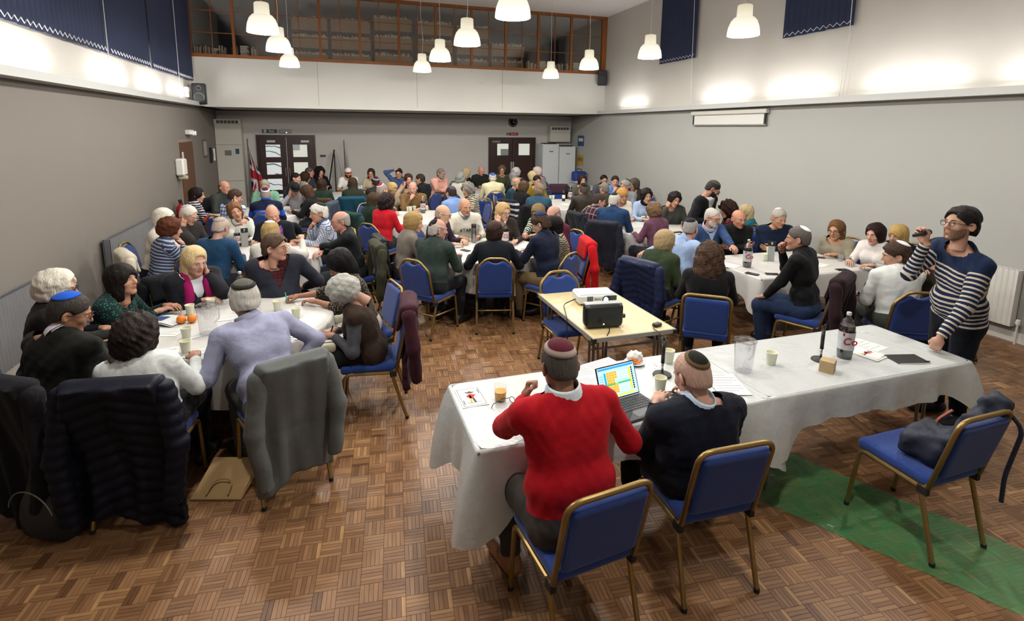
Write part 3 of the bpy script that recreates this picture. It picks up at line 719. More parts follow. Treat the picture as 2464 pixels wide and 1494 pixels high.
# ------------------------------------------------------------------ vertical blinds with bead chain
M_blind = mat('navy blind fabric', '#2a3350', .85, bump=.15, bscale=400, var=.07, vscale=14, aniso=(1, 1, .3))
M_bead = mat('bead chain', '#c9c9cd', .4, var=.03)
ZB0 = 3.98
def blind(x, y0, y1, side, lab, z0=3.39):
    t = empty('vertical_blind', (x, (y0+y1)/2, z0), 0, lab, 'blind', 'navy vertical blinds'); h = (y1-y0)/2; w = .118; n = max(1, round((y1-y0)/w)); w = (y1-y0)/n
    me = None
    for k in range(n):
        yc = -h+(k+.5)*w; a = .10
        if me is None:
            mb = MB(); V = []
            for z in (0, ZC-z0-.08):
                for q in np.linspace(-.5, .5, 5): V.append((side*(.004+.012*(q+.5)+.004*math.cos(q*math.pi)), q*w*1.04, z))
            for z in (0, ZC-z0-.08):
                for q in np.linspace(-.5, .5, 5): V.append((side*(.0015+.012*(q+.5)+.004*math.cos(q*math.pi)), q*w*1.04, z))
            mb.grid(V[:10], 2, 5, flip=side < 0).grid(V[10:], 2, 5, flip=side > 0); mb.add([V[0], V[4], V[14], V[10]], [(0, 1, 2, 3)])
            me = mb.mesh('slat', True); me.materials.append(M_blind)
        o = obj('slat', me, None, t, (side*.06, yc, random.uniform(-.006, .006)))
    pts = []
    for k in range(n):
        for q in (0, .5): pts.append((side*(.085), -h+(k+q+.25)*w, .075 - (.05 if q == .5 else 0)))
    MB().tube(pts, .0055, 5).build('bead_chain', M_bead, t)
    MB().box(min(side*.03, side*.09), max(side*.03, side*.09), -h, h, ZC-z0-.06, ZC-z0-.005).build('headrail', M_white, t)
    return t
yb = [at(u, v, x=XL+.07)[1] for (u, v) in ((258, 122), (362, 163), (425, 186), (466, 200))]
blind(XL, 3.6, yb[0]-.02, 1, 'wide navy vertical blind on the left wall, nearest the camera')
blind(XL, yb[0]+.08, yb[1], 1, 'navy vertical blind on the left wall, second from the camera')
blind(XL, yb[1]+.12, yb[2], 1, 'narrow navy vertical blind on the left wall beside the end one')
blind(XL, yb[2]+.06, min(yb[3], YH-.03), 1, 'narrow navy vertical blind on the left wall touching the gallery window')
ya = [at(u, v, x=XR-.07)[1] for (u, v) in ((1587, 153), (1672, 138), (1884, 93), (2053, 57))]
blind(XR, ya[1], ya[0], -1, 'navy vertical blind on the right wall nearer the gallery window', 3.94)
blind(XR, ya[3], ya[2], -1, 'navy vertical blind on the right wall nearer the camera', 3.97)
def pull_cord(pts, lab):
    t = empty('pull_cord', pts[0], 0, lab, 'cord', 'white pull cords of the blinds'); P = np.array(pts)-np.array(pts[0])
    MB().tube(P, .006, 6).build('cord', M_bead, t); MB().lathe([(.006, 0), (.014, -.03), (.01, -.06), (0, -.06)], 8, P[-1]).build('toggle', M_bead, t)
yc = at(262, 122, x=XL+.12)[1]
pull_cord([(XL+.12, yc, ZC-.08), (XL+.11, yc, 3.4), (XL+.1, yc, 2.99)], 'long white pull cord hanging between the two left blinds')
pull_cord([(XL+.12, yb[2]+.03, ZC-.08), (XL+.11, yb[2]+.03, 3.4), (XL+.1, yb[2]+.03, 2.93)], 'thin pull cord between the narrow left blinds near the window')
yc = at(2020, 215, x=XR-.1)[1]; pull_cord([(XR-.1, ya[3]+.06, ZC-.08), (XR-.1, ya[3]+.02, 3.9), (XR-.09, yc, 2.99)], 'white pull cord below the right blind nearer the camera')
pull_cord([(XR-.1, ya[1]+.1, ZC-.08), (XR-.1, ya[1]+.05, 3.9), (XR-.09, ya[1]+.02, 2.99)], 'white pull cord below the right blind nearer the gallery')

# ------------------------------------------------------------------ pendant lamps and cove tubes
def shade_mat():
    m, N, L, b = new_mat('opal shade')
    b.inputs['Base Color'].default_value = (.85, .83, .75, 1); b.inputs['Roughness'].default_value = .35
    tc = N.new('ShaderNodeTexCoord'); sx = N.new('ShaderNodeSeparateXYZ'); L.new(tc.outputs['Object'], sx.inputs[0])
    cr = N.new('ShaderNodeValToRGB'); e = cr.color_ramp.elements
    e[0].position = 0; e[0].color = (.95, .95, .9, 1); e[1].position = 1; e[1].color = (.42, .37, .2, 1); q = e.new(.55); q.color = (.7, .68, .54, 1)
    mr = N.new('ShaderNodeMapRange'); mr.inputs[1].default_value = 0; mr.inputs[2].default_value = .34; L.new(sx.outputs['Z'], mr.inputs[0]); L.new(mr.outputs[0], cr.inputs['Fac'])
    L.new(cr.outputs['Color'], b.inputs['Emission Color']); b.inputs['Emission Strength'].default_value = .62
    return m
M_shade = shade_mat(); M_shade.cycles.emission_sampling = 'NONE'; M_disc = mat('lamp opening', '#fffaf0', .4, emit=3.0)
M_cord = mat('white flex', '#c9c6c0', .6, var=.03)
ZLAMP = 3.56
def pendant(loc, lab, kink=0.):
    t = empty('pendant_lamp', loc, 0, lab, 'lamp', 'white pendant lamps')
    R = .19; o = [(R, 0), (R*.985, .04), (R*.93, .10), (R*.80, .165), (R*.62, .205), (R*.50, .215), (R*.485, .22), (R*.46, .345), (R*.40, .355), (.012, .358)]
    MB().lathe(o, 28, cap0=False, cap1=False).lathe([(r-.006 if r > .05 else r, z-.004) for r, z in o], 28, cap0=False, cap1=False).build('shade', M_shade, t, smooth='auto')
    MB().lathe([(R*.72, .15), (0, .15)], 24, cap0=False, cap1=False).build('reflector', M_disc, t)
    n = 12; zt = ZC-loc[2]
    MB().tube([(kink*.03*math.sin(k/n*9)*(1-k/n), 0, .355+(zt-.355)*k/n) for k in range(n+1)], .004, 6).build('cord', M_cord, t)
    MB().lathe([(.05, zt), (.05, zt-.02), (.02, zt-.04), (.01, zt-.045)], 14).build('ceiling_rose', M_white, t)
    ld = bpy.data.lights.new('lamp_glow', 'POINT'); ld.shadow_soft_size = .075; ld.energy = LAMP_W; ld.color = LAMP_COL
    lo = bpy.data.objects.new('lamp_glow', ld); COL.objects.link(lo); lo.parent = t; lo.location = (0, 0, .02)
    return t
LP = [((633, 78), 'large white pendant lamp, nearest of the left row before the gallery', 0), ((671, 123), 'white pendant lamp, middle of the left row of three', .6), ((697, 160), 'small white pendant lamp, farthest of the left row', 0),
      ((1016, 172), 'small white pendant lamp, farthest of the middle row, kinked cord', 1), ((1059, 146), 'white pendant lamp, second farthest of the middle row', .2), ((1124, 108), 'white pendant lamp, second nearest of the middle row', .5), ((1234, 42), 'largest white pendant lamp, cut by the top of the picture', 0),
      ((1325, 187), 'smallest white pendant lamp, farthest of the right row', .2), ((1417, 166), 'white pendant lamp of the right row near the right loudspeaker', .2), ((1563, 139), 'white pendant lamp hanging left of the far right-wall blind', 0), ((1788, 85), 'white pendant lamp between the two right-wall blinds', 0)]
for (uv, lab, kk) in LP: pendant(at(*uv, z=ZLAMP), lab, kk)
for (x, y, lab) in ((-.8, 5.15, 'white pendant lamp of the left row, above the round table near the camera'), (-.8, 3.6, 'white pendant lamp of the left row, closest to the stage'), (1.9, 3.7, 'white pendant lamp of the middle row above the front table'),
                    (4.9, 3.3, 'white pendant lamp of the right row, closest to the stage'), (1.9, 1.4, 'white pendant lamp of the middle row, just before the stage')): pendant((x, y, ZLAMP), lab)
def cove_tube(x, y0, y1, lab):
    t = empty('cove_light', (x, (y0+y1)/2, ZL0+.03), 0, lab, 'light', 'fluorescent tubes on the ledges'); h = (y1-y0)/2
    MB().box(-.02, .02, -h, h, 0, .02).build('batten', M_white, t)
    MB().tube([(0, -h+.02, .035), (0, h-.02, .035)], .012, 8).build('tube', mat('tube glow', '#fff6f6', .4, emit=4.), t)
    for yy in (-h, h-.02): MB().box(-.012, .012, yy, yy+.02, .02, .05).build('end_cap', M_white, t)
    ld = bpy.data.lights.new('tube_glow', 'AREA'); ld.shape = 'RECTANGLE'; ld.size = .03; ld.size_y = 2*h-.06; ld.energy = COVE_W; ld.color = COVE_COL
    lo = bpy.data.objects.new('tube_glow', ld); COL.objects.link(lo); lo.parent = t; lo.location = (0, 0, .05); lo.rotation_euler = (0, math.pi+(.5 if x < 0 else -.5), 0)
for k, y in enumerate((-.6, 1.1, 2.8, 4.5, 6.2, 8.6, 10.4, 12.1)):
    cove_tube(XL+.15, y, y+1.35, 'fluorescent tube on the left ledge, %s from the gallery' % ('eighth', 'seventh', 'sixth', 'fifth', 'fourth', 'third', 'second', 'first')[k])
for k, y in enumerate((-.4, 1.3, 3.0, 4.7, 6.6, 8.4, 11.9)):
    cove_tube(XR-.15, y, y+1.35, 'fluorescent tube on the right ledge, %s from the gallery' % ('seventh', 'sixth', 'fifth', 'fourth', 'third', 'second', 'first')[k])
# ------------------------------------------------------------------ people: heads, hands, hair and bodies as signed distance surfaces
CACHE = {}
def head_template(fem, h):
    key = ('head', fem, h)
    if key in CACHE: return CACHE[key]
    G = Grid((-.10, -.115, -.21), (.10, .13, .135), h); sl, X, Y, Z = G.sub((-1, -1, -1), (1, 1, 1), 0)
    aX = np.abs(X)
    j = .9 if fem else 1.
    d = d_ell(X, Y, Z, (0, -.012, .035), (.076, .098, .088))                       # cranium
    d = smin(d, d_ell(X, Y, Z, (0, .03, -.02), (.064*(.97 if fem else 1), .066, .088)), .03)   # face
    d = smin(d, d_cone(aX, Y, Z, (.045*j, .0, -.055), (.012, .062, -.098), .022*j, .018), .03)  # jaw
    d = smin(d, d_ell(X, Y, Z, (0, .07, -.1), (.022*j, .018, .016)), .02)           # chin
    d = smin(d, d_ell(aX, Y, Z, (.042, .062, -.022), (.022, .018, .02)), .018)      # cheek
    d = smin(d, d_cone(aX, Y, Z, (.012, .091, .022), (.048, .073, .025), .0075, .006), .014)    # brow ridge
    d = smax(d, -d_ell(aX, Y, Z, (.031, .102, .004), (.018, .0135, .010)), .012)     # eye sockets
    d = smin(d, d_cone(X, Y, Z, (0, .093, .012), (0, .112, -.026), .008, .012), .01)  # nose
    d = smin(d, d_ell(aX, Y, Z, (.011, .101, -.030), (.008, .009, .007)), .006)     # nostril wings
    d = smin(d, d_ell(X, Y, Z, (0, .088, -.055), (.024, .013, .008)), .008)         # upper lip
    d = smin(d, d_ell(X, Y, Z, (0, .085, -.067), (.019, .013, .008)), .008)         # lower lip
    d = smax(d, -d_box(X, Y, Z, (0, .104, -.0605), (.02, .012, .0014), .001), .004)
    c_, s_ = math.cos(.5), math.sin(.5); ex = (aX-.083)*c_+(Y+.016)*s_; ey = -(aX-.083)*s_+(Y+.016)*c_
    ear = d_ell(ex, ey, Z, (0, 0, -.006), (.0095, .023, .034)); ear = smax(ear, -d_ell(ex, ey, Z, (.009, .005, -.002), (.007, .013, .021)), .006)
    d = smin(d, ear, .008)
    d = smin(d, d_cone(X, Y, Z, (0, -.02, -.06), (0, -.035, -.24), .05*(.9 if fem else 1), .052*(.9 if fem else 1)), .03)  # neck
    d = np.maximum(d, -.195-Z)
    G.F = np.broadcast_to(d, G.F.shape).astype(np.float32)
    V, Q = surf_nets(G); c = V[Q].mean(1); N = vnormals(V, Q)
    mi = np.zeros(len(Q), int)                                                     # 0 skin, 1 lips
    lp = (np.abs(c[:, 0]) < .024-.35*np.abs(c[:, 2]+.061)) & (np.abs(c[:, 2]+.061) < .0125) & (c[:, 1] > .082); mi[lp] = 1
    CACHE[key] = (V, Q, mi); return CACHE[key]
def eye_template():
    """eyeballs (0 white, 1 iris), lids are left to the sockets; eyebrows (2)"""
    if 'eye' in CACHE: return CACHE['eye']
    mb = MB()
    for s in (-1, 1):
        R = np.eye(3)
        n = 10; prof = [(.0001, .0125), (.0055, .0112), (.0095, .0075), (.0122, .001), (.011, -.006)]
        mb.lathe(prof, n, (0, 0, 0), mis=[1, 0, 0, 0])
        k = len(mb.v)-1; V = mb.v[k]; mb.v[k] = np.stack([V[:, 0], V[:, 2], V[:, 1]], 1)*np.array([1.15, 1, .82])+np.array([s*.031, .0775, .004]); 
        nf = n*4
        mb.f[-nf:] = [f[::-1] for f in mb.f[-nf:]]
        P = [(s*x, y, z) for x, y, z in ((.012, .1, .0245), (.026, .0985, .0275), (.038, .0915, .0275), (.049, .081, .0225))]
        mb.tube(P, [.0018, .003, .0028, .0014], 6, 2)
    V = np.concatenate(mb.v); F = np.array([f if len(f) == 4 else (f[0], f[1], f[2], f[-1]) for f in mb.f if len(f) == 4]); m = np.array([mm for f, mm in zip(mb.f, mb.m) if len(f) == 4])
    CACHE['eye'] = (V, F, m); return CACHE['eye']
def hand_template(pose, h):
    """right hand, wrist at origin, fingers along +y, back of hand +z, thumb at -x"""
    key = ('hand', pose, h)
    if key in CACHE: return CACHE[key]
    G = Grid((-.085, -.04, -.085), (.07, .205, .05), h); sl, X, Y, Z = G.sub((-1, -1, -1), (1, 1, 1), 0)
    d = d_cone(X, Y, Z, (0, -.03, 0), (0, .02, 0), .026, .025)
    palm = d_box(X, Y, Z, (0, .05, -.002), (.038, .044, .0135), .013)
    d = smin(d, palm, .025)
    curl = {'relaxed': (22, 32, 20), 'flat': (4, 8, 6), 'fist': (70, 95, 60), 'grip': (48, 62, 38), 'write': (50, 55, 25)}[pose]
    L = [(.043, .026, .021), (.047, .030, .022), (.043, .028, .021), (.034, .021, .018)]; rad = (.0085, .009, .0085, .0075)
    for f in range(4):
        p = np.array([-.029+f*.0195, .088-(.004 if f in (0,) else 0)-(.01 if f == 3 else 0), 0.]); a = 0.; sp = (f-1.5)*(.09 if pose in ('flat', 'relaxed') else .03)
        g = None
        for k in range(3):
            a += math.radians(curl[k]*(1+.08*f if pose == 'relaxed' else 1)); q = p+L[f][k]*np.array([math.sin(sp)*math.cos(a), math.cos(sp)*math.cos(a), -math.sin(a)])
            c = d_cone(X, Y, Z, p, q, rad[f]*(1-.06*k), rad[f]*(.94-.08*k)); g = c if g is None else smin(g, c, .004); p = q
        d = smin(d, g, .006)
    th = {'relaxed': [(-.03, .022, -.006), (-.055, .052, -.018), (-.058, .083, -.026), (-.052, .106, -.03)], 'flat': [(-.03, .022, -.004), (-.06, .05, -.006), (-.075, .078, -.008), (-.08, .1, -.01)],
          'fist': [(-.03, .022, -.008), (-.048, .055, -.025), (-.035, .085, -.04), (-.012, .095, -.045)], 'grip': [(-.03, .022, -.01), (-.05, .05, -.035), (-.035, .078, -.055), (-.015, .095, -.06)], 'write': [(-.03, .022, -.008), (-.05, .055, -.025), (-.042, .09, -.04), (-.03, .112, -.05)]}[pose]
    g = None
    for k in range(3):
        c = d_cone(X, Y, Z, th[k], th[k+1], (.0165, .0115, .0095)[k], (.0115, .0095, .008)[k]); g = c if g is None else smin(g, c, .006)
    d = smin(d, g, .012)
    G.F = np.broadcast_to(d, G.F.shape).astype(np.float32)
    V, Q = surf_nets(G); CACHE[key] = (V, Q); return CACHE[key]

# ---- hair templates (head-local)
def hair_template(style, h=.0075):
    key = ('hair', style)
    if key in CACHE: return CACHE[key]
    lo, hi = (-.17, -.2, -.34), (.17, .14, .17)
    G = Grid(lo, hi, h); sl, X, Y, Z = G.sub((-1, -1, -1), (1, 1, 1), 0); aX = np.abs(X)
    sk = d_ell(X, Y, Z, (0, -.012, .035), (.076, .098, .088))
    low = d_ell(X, Y, Z, (0, -.03, -.02), (.074, .078, .085))
    full = smin(sk, low, .02)
    face = d_ell(X, Y, Z, (0, .118, -.03), (.068, .084, .118))                    # opening for the face
    nap = (Z+.075)                                                                  # above the nape
    def noise(a, s, seed):
        P = np.stack(np.meshgrid(*G.ax, indexing='ij'), -1).reshape(-1, 3).astype(float); return (a*wob(P, s, seed)).reshape(G.F.shape)
    ears = d_ell(aX, Y, Z, (.09, -.008, -.012), (.026, .03, .04))
    if style == 'short':                                                           # cropped man's hair
        d = full-(.002+.0095*np.clip((Z+.075)/.09, 0, 1)); d = np.maximum(d, -(Z+.06+.35*(Y+.06)*(Y > -.06)-.55*np.maximum(Y-.0, 0))); d = smax(d, -face, .012); d = smax(d, -(ears-.004), .006); d = np.maximum(d, -(Z-(.7*Y-.005)))
    elif style == 'crop':
        d = full-(.0015+.005*np.clip((Z+.07)/.09, 0, 1)); d = smax(d, -face, .01); d = smax(d, -(ears-.004), .006); d = np.maximum(d, -(Z+.06)); d = np.maximum(d, -(Z-(.7*Y-.005)))
    elif style == 'full':                                                          # thick man's hair
        d = full-.022; d = smax(d, -face, .012); d = smax(d, -(ears-.006), .006); d = np.maximum(d, -(Z+.075)); d = np.maximum(d, -(Z-(.75*Y-.012))); d = d+noise(.006, 70, 2)
    elif style == 'ring':                                                          # bald on top, hair round the back
        d = full-.008; d = np.maximum(d, -(Z+.065)); d = np.maximum(d, Z-.055-.25*(-Y)); d = np.maximum(d, Y-.045); d = smax(d, -(ears-.004), .006); d = np.maximum(d, -(Z-(.7*Y-.01))); d = d+noise(.002, 110, 3)
    elif style == 'bald': d = full-.003; d = np.maximum(d, -(Z+.06)); d = np.maximum(d, Z-.035-.2*(-Y)); d = np.maximum(d, Y-.02); d = smax(d, -(ears-.004), .006)
    elif style == 'bob':
        d = smin(sk-.024, d_ell(X, Y, Z, (0, -.025, -.03), (.096, .098, .105)), .03); d = smax(d, -face, .012); d = np.maximum(d, -(Z+.115)); d = smax(d, -(d_ell(X, Y, Z, (0, .07, -.09), (.06, .09, .1))), .012); d = d+noise(.005, 60, 4)
    elif style == 'bangs':
        d = smin(sk-.024, d_ell(X, Y, Z, (0, -.025, -.06), (.1, .1, .14)), .03); d = smax(d, -d_ell(X, Y, Z, (0, .115, -.06), (.062, .08, .105)), .01); d = np.maximum(d, -(Z+.16)); d = smax(d, -d_ell(X, Y, Z, (0, .07, -.12), (.06, .09, .12)), .012); d = d+noise(.005, 60, 5)
    elif style == 'long':
        d = smin(sk-.02, d_ell(X, Y, Z, (0, -.05, -.09), (.095, .072, .19)), .04); d = smax(d, -face, .012); d = smax(d, -d_ell(X, Y, Z, (0, .08, -.13), (.068, .11, .16)), .015); d = d+noise(.006, 50, 6)
    elif style == 'curly':
        d = smin(sk-.04, d_ell(X, Y, Z, (0, -.04, -.03), (.115, .11, .12)), .04); d = smax(d, -face, .015); d = np.maximum(d, -(Z+.14)); d = d+noise(.017, 75, 7)
    elif style == 'bigcurl':
        d = smin(sk-.045, d_ell(X, Y, Z, (0, -.06, -.1), (.145, .1, .2)), .05); d = smax(d, -face, .015); d = smax(d, -d_ell(X, Y, Z, (0, .09, -.13), (.07, .11, .16)), .015); d = d+noise(.016, 85, 8)
    elif style == 'wave':                                                          # short full woman's hair
        d = smin(sk-.03, d_ell(X, Y, Z, (0, -.035, -.01), (.098, .1, .1)), .03); d = smax(d, -face, .014); d = np.maximum(d, -(Z+.085)); d = d+noise(.009, 65, 9)
    elif style == 'beard':
        d = smin(d_ell(X, Y, Z, (0, .03, -.02), (.069, .07, .098)), d_cone(aX, Y, Z, (.046, .0, -.055), (.012, .064, -.102), .026, .023), .03)
        d = np.maximum(d, Z+.03+.25*(Y-.06)); d = np.maximum(d, -(Y-.005)); d = smax(d, -d_ell(X, Y, Z, (0, .1, -.061), (.022, .03, .008)), .004); d = d+noise(.002, 150, 10); d = np.maximum(d, -(Z+.14))
    d = np.broadcast_to(d, G.F.shape)
    G.F = np.ascontiguousarray(d, np.float32); V, Q = surf_nets(G)
    me = mesh_np('hair_'+style, V, Q); CACHE[key] = me; return me
def kippah_mesh(size, rim, tilt, g):
    """skullcap lying on the (hair-covered) cranium; tilt < 0 sits towards the back"""
    key = ('kip', size, rim, tilt, g)
    if key in CACHE: return CACHE[key]
    mb = MB(); n = 28; A = np.linspace(0, math.radians(size), 8); t0 = math.radians(tilt); V = []
    c = np.array([0, -.012, .035]); r0 = np.array([.076, .098, .088])+g
    ax = np.array([0, math.sin(t0), math.cos(t0)]); e1 = np.array([1., 0, 0]); e2 = np.cross(ax, e1)
    for lay in (.0045, -.004):
        for i, q in enumerate(A):
            for k in range(n):
                t = 2*math.pi*k/n; d = ax*math.cos(q)+(e1*math.cos(t)+e2*math.sin(t))*math.sin(q)
                V.append(c+d/np.sqrt(((d/(r0+lay))**2).sum()))
    m = len(A); mb.v.append(np.array(V)); mb.n = len(V)
    for i in range(m-1):
        for k in range(n):
            mb.f.append((i*n+k, (i+1)*n+k, (i+1)*n+(k+1) % n, i*n+(k+1) % n)); mb.m.append(1 if (rim and i >= m-3) else 0)
    for k in range(n): mb.f.append(((m-1)*n+k, (2*m-1)*n+k, (2*m-1)*n+(k+1) % n, (m-1)*n+(k+1) % n)); mb.m.append(1 if rim else 0)
    me = mb.mesh('kippah', True); CACHE[key] = me; return me
def glasses_mesh():
    if 'gl' in CACHE: return CACHE['gl']
    mb = MB()
    for s in (-1, 1):
        mb.tube([(s*.034+.024*math.cos(a)*(1-.1*math.cos(2*a)), .112-.006*abs(math.cos(a)), .001+.019*math.sin(a)) for a in np.linspace(0, 2*math.pi, 17)[:-1]], .0022, 5, closed=True)
        mb.tube([(s*.058, .105, .008), (s*.078, .07, .008), (s*.084, -.01, .006), (s*.08, -.03, -.012)], .0024, 5)
    mb.tube([(-.011, .113, .006), (0, .117, .009), (.011, .113, .006)], .0022, 5)
    me = mb.mesh('glasses', True); CACHE['gl'] = me; return me
def cap_mesh():
    if 'cap' in CACHE: return CACHE['cap']
    mb = MB(); n = 24; V = []
    for a in np.linspace(.02, math.radians(100), 9):
        for k in range(n):
            t = 2*math.pi*k/n; V.append((.088*math.sin(a)*math.cos(t), -.008+.11*math.sin(a)*math.sin(t), .045+.088*math.cos(a)))
    mb.grid(V, 9, n, 0, wrap=True)
    V = []
    for r in (0, 1):
        for t in np.linspace(.35, math.pi-.35, 12): V.append((.086*math.cos(t)*(1+.02*r), -.008+.105*math.sin(t)+(.06*math.sin(t)**.7 if r else 0), .04-(.02*r)+.02*abs(math.cos(t))*r))
    mb.grid(V, 2, 12, 1)
    me = mb.mesh('cap', True); CACHE['cap'] = me; return me

# ---- cloth materials: 'along' and 'around' are stored on every garment vertex
def cloth(key, color, pat=None, c2='#ffffff', sc=30., rough=.85, c3=None, bump=.25):
    if key in MATS: return MATS[key]
    m, N, L, b = new_mat(key); c = rgb(color); b.inputs['Roughness'].default_value = rough; b.inputs['Specular IOR Level'].default_value = .12
    if rough > .75: b.inputs['Sheen Weight'].default_value = .04
    tc = N.new('ShaderNodeTexCoord')
    nz = N.new('ShaderNodeTexNoise'); nz.inputs['Scale'].default_value = 7; nz.inputs['Detail'].default_value = 4; L.new(tc.outputs['Object'], nz.inputs['Vector'])
    mx = N.new('ShaderNodeMix'); mx.data_type = 'RGBA'; mx.inputs[6].default_value = (*[v*.82 for v in c], 1); mx.inputs[7].default_value = (*[min(1, v*1.18) for v in c], 1); L.new(nz.outputs['Fac'], mx.inputs[0])
    col = mx.outputs[2]
    al = N.new('ShaderNodeAttribute'); al.attribute_name = 'along'; ar = N.new('ShaderNodeAttribute'); ar.attribute_name = 'around'
    def stripe(src, freq, duty):
        a = N.new('ShaderNodeMath'); a.operation = 'MULTIPLY'; a.inputs[1].default_value = freq; L.new(src, a.inputs[0])
        f = N.new('ShaderNodeMath'); f.operation = 'FRACT'; L.new(a.outputs[0], f.inputs[0])
        g = N.new('ShaderNodeMath'); g.operation = 'LESS_THAN'; g.inputs[1].default_value = duty; L.new(f.outputs[0], g.inputs[0]); return g.outputs[0]
    def over(fac, colr):
        nonlocal col
        q = N.new('ShaderNodeMix'); q.data_type = 'RGBA'; L.new(fac, q.inputs[0]); L.new(col, q.inputs[6]); q.inputs[7].default_value = (*rgb(colr), 1); col = q.outputs[2]
    if pat == 'stripe': over(stripe(al.outputs['Fac'], sc, .38), c2)
    if pat == 'breton':                                                            # plain yoke above, stripes below
        lt = N.new('ShaderNodeMath'); lt.operation = 'LESS_THAN'; lt.inputs[1].default_value = -.13; L.new(al.outputs['Fac'], lt.inputs[0])
        mu = N.new('ShaderNodeMath'); mu.operation = 'MULTIPLY'; L.new(lt.outputs[0], mu.inputs[0]); L.new(stripe(al.outputs['Fac'], sc, .4), mu.inputs[1]); over(mu.outputs[0], c2)
    if pat == 'check': over(stripe(al.outputs['Fac'], sc, .22), c2); over(stripe(ar.outputs['Fac'], sc, .22), c2)
    if pat == 'plaid':
        over(stripe(al.outputs['Fac'], sc, .3), c2); over(stripe(ar.outputs['Fac'], sc, .3), c2)
        if c3: over(stripe(al.outputs['Fac'], sc*.5, .08), c3); over(stripe(ar.outputs['Fac'], sc*.5, .08), c3)
    if pat == 'band':                                                              # chest band
        a = N.new('ShaderNodeMath'); a.operation = 'COMPARE'; a.inputs[1].default_value = -.2; a.inputs[2].default_value = .06; L.new(al.outputs['Fac'], a.inputs[0]); over(a.outputs[0], c2)
    if pat in ('floral', 'leopard', 'zig', 'sequin'):
        v = N.new('ShaderNodeTexVoronoi' if pat != 'zig' else 'ShaderNodeTexWave'); L.new(tc.outputs['Object'], v.inputs['Vector']); v.inputs['Scale'].default_value = sc
        if pat == 'zig': v.inputs['Distortion'].default_value = 6; v.bands_direction = 'Z'
        g = N.new('ShaderNodeMath'); g.operation = 'LESS_THAN'; g.inputs[1].default_value = {'floral': .38, 'leopard': .3, 'zig': .4, 'sequin': .32}[pat]; L.new(v.outputs['Distance' if pat != 'zig' else 'Fac'], g.inputs[0]); over(g.outputs[0], c2)
        if c3:
            n3 = N.new('ShaderNodeTexNoise'); n3.inputs['Scale'].default_value = sc*.5; L.new(tc.outputs['Object'], n3.inputs['Vector'])
            g3 = N.new('ShaderNodeMath'); g3.operation = 'GREATER_THAN'; g3.inputs[1].default_value = .58; L.new(n3.outputs['Fac'], g3.inputs[0]); over(g3.outputs[0], c3)
    L.new(col, b.inputs['Base Color'])
    n2 = N.new('ShaderNodeTexNoise'); n2.inputs['Scale'].default_value = 9; n2.inputs['Detail'].default_value = 3; n2.inputs['Distortion'].default_value = .5; L.new(tc.outputs['Object'], n2.inputs['Vector'])
    bp = N.new('ShaderNodeBump'); bp.inputs['Strength'].default_value = bump; bp.inputs['Distance'].default_value = .02; L.new(n2.outputs['Fac'], bp.inputs['Height']); L.new(bp.outputs['Normal'], b.inputs['Normal'])
    MATS[key] = m; return m
def skin_mat(c):
    key = 'skin '+c
    if key in MATS: return MATS[key]
    q = np.array(rgb(c)); lum = q @ np.array([.3, .55, .15]); q = q*.76+.24*lum*np.array([1.12, 1., .9])
    m = mat(key, tuple(float(v) for v in q), .5, bump=.05, bscale=90, var=.1, vscale=22); b = m.node_tree.nodes['Principled BSDF']
    b.inputs['Subsurface Weight'].default_value = .0; b.inputs['Specular IOR Level'].default_value = .3
    return m
def hair_mat(c):
    key = 'hair '+c
    if key in MATS: return MATS[key]
    return mat(key, c, .6, bump=.8, bscale=80, var=.35, vscale=60, aniso=(1.6, 1.6, .3), spec=.15)
M_eye = mat('eye white', '#b3a79b', .35); M_iris = mat('iris', '#241a12', .2); M_lip = {}

def ik(S, Wt, l1, l2, pole):
    S, Wt, pole = map(lambda q: np.array(q, float), (S, Wt, pole)); d = Wt-S; L = np.linalg.norm(d)
    mx = (l1+l2)*.995
    if L > mx: Wt = S+d/L*mx; d = Wt-S; L = mx
    u = d/L; a = (l1*l1-l2*l2+L*L)/(2*L); hgt = math.sqrt(max(1e-6, l1*l1-a*a))
    p = pole-u*np.dot(pole, u); p /= max(1e-6, np.linalg.norm(p)); return S+u*a+p*hgt, Wt
def euler_R(yaw, pitch, roll):
    """yaw about z (right turn positive), pitch nose-down positive, roll to the right"""
    cz, sz = math.cos(-yaw), math.sin(-yaw); A = np.array([[cz, -sz, 0], [sz, cz, 0], [0, 0, 1]])
    cx, sx = math.cos(-pitch), math.sin(-pitch); B = np.array([[1, 0, 0], [0, cx, -sx], [0, sx, cx]])
    cy, sy = math.cos(roll), math.sin(roll); C = np.array([[cy, 0, sy], [0, 1, 0], [-sy, 0, cy]])
    return A @ B @ C
SEATZ = .47
PEOPLE = {}
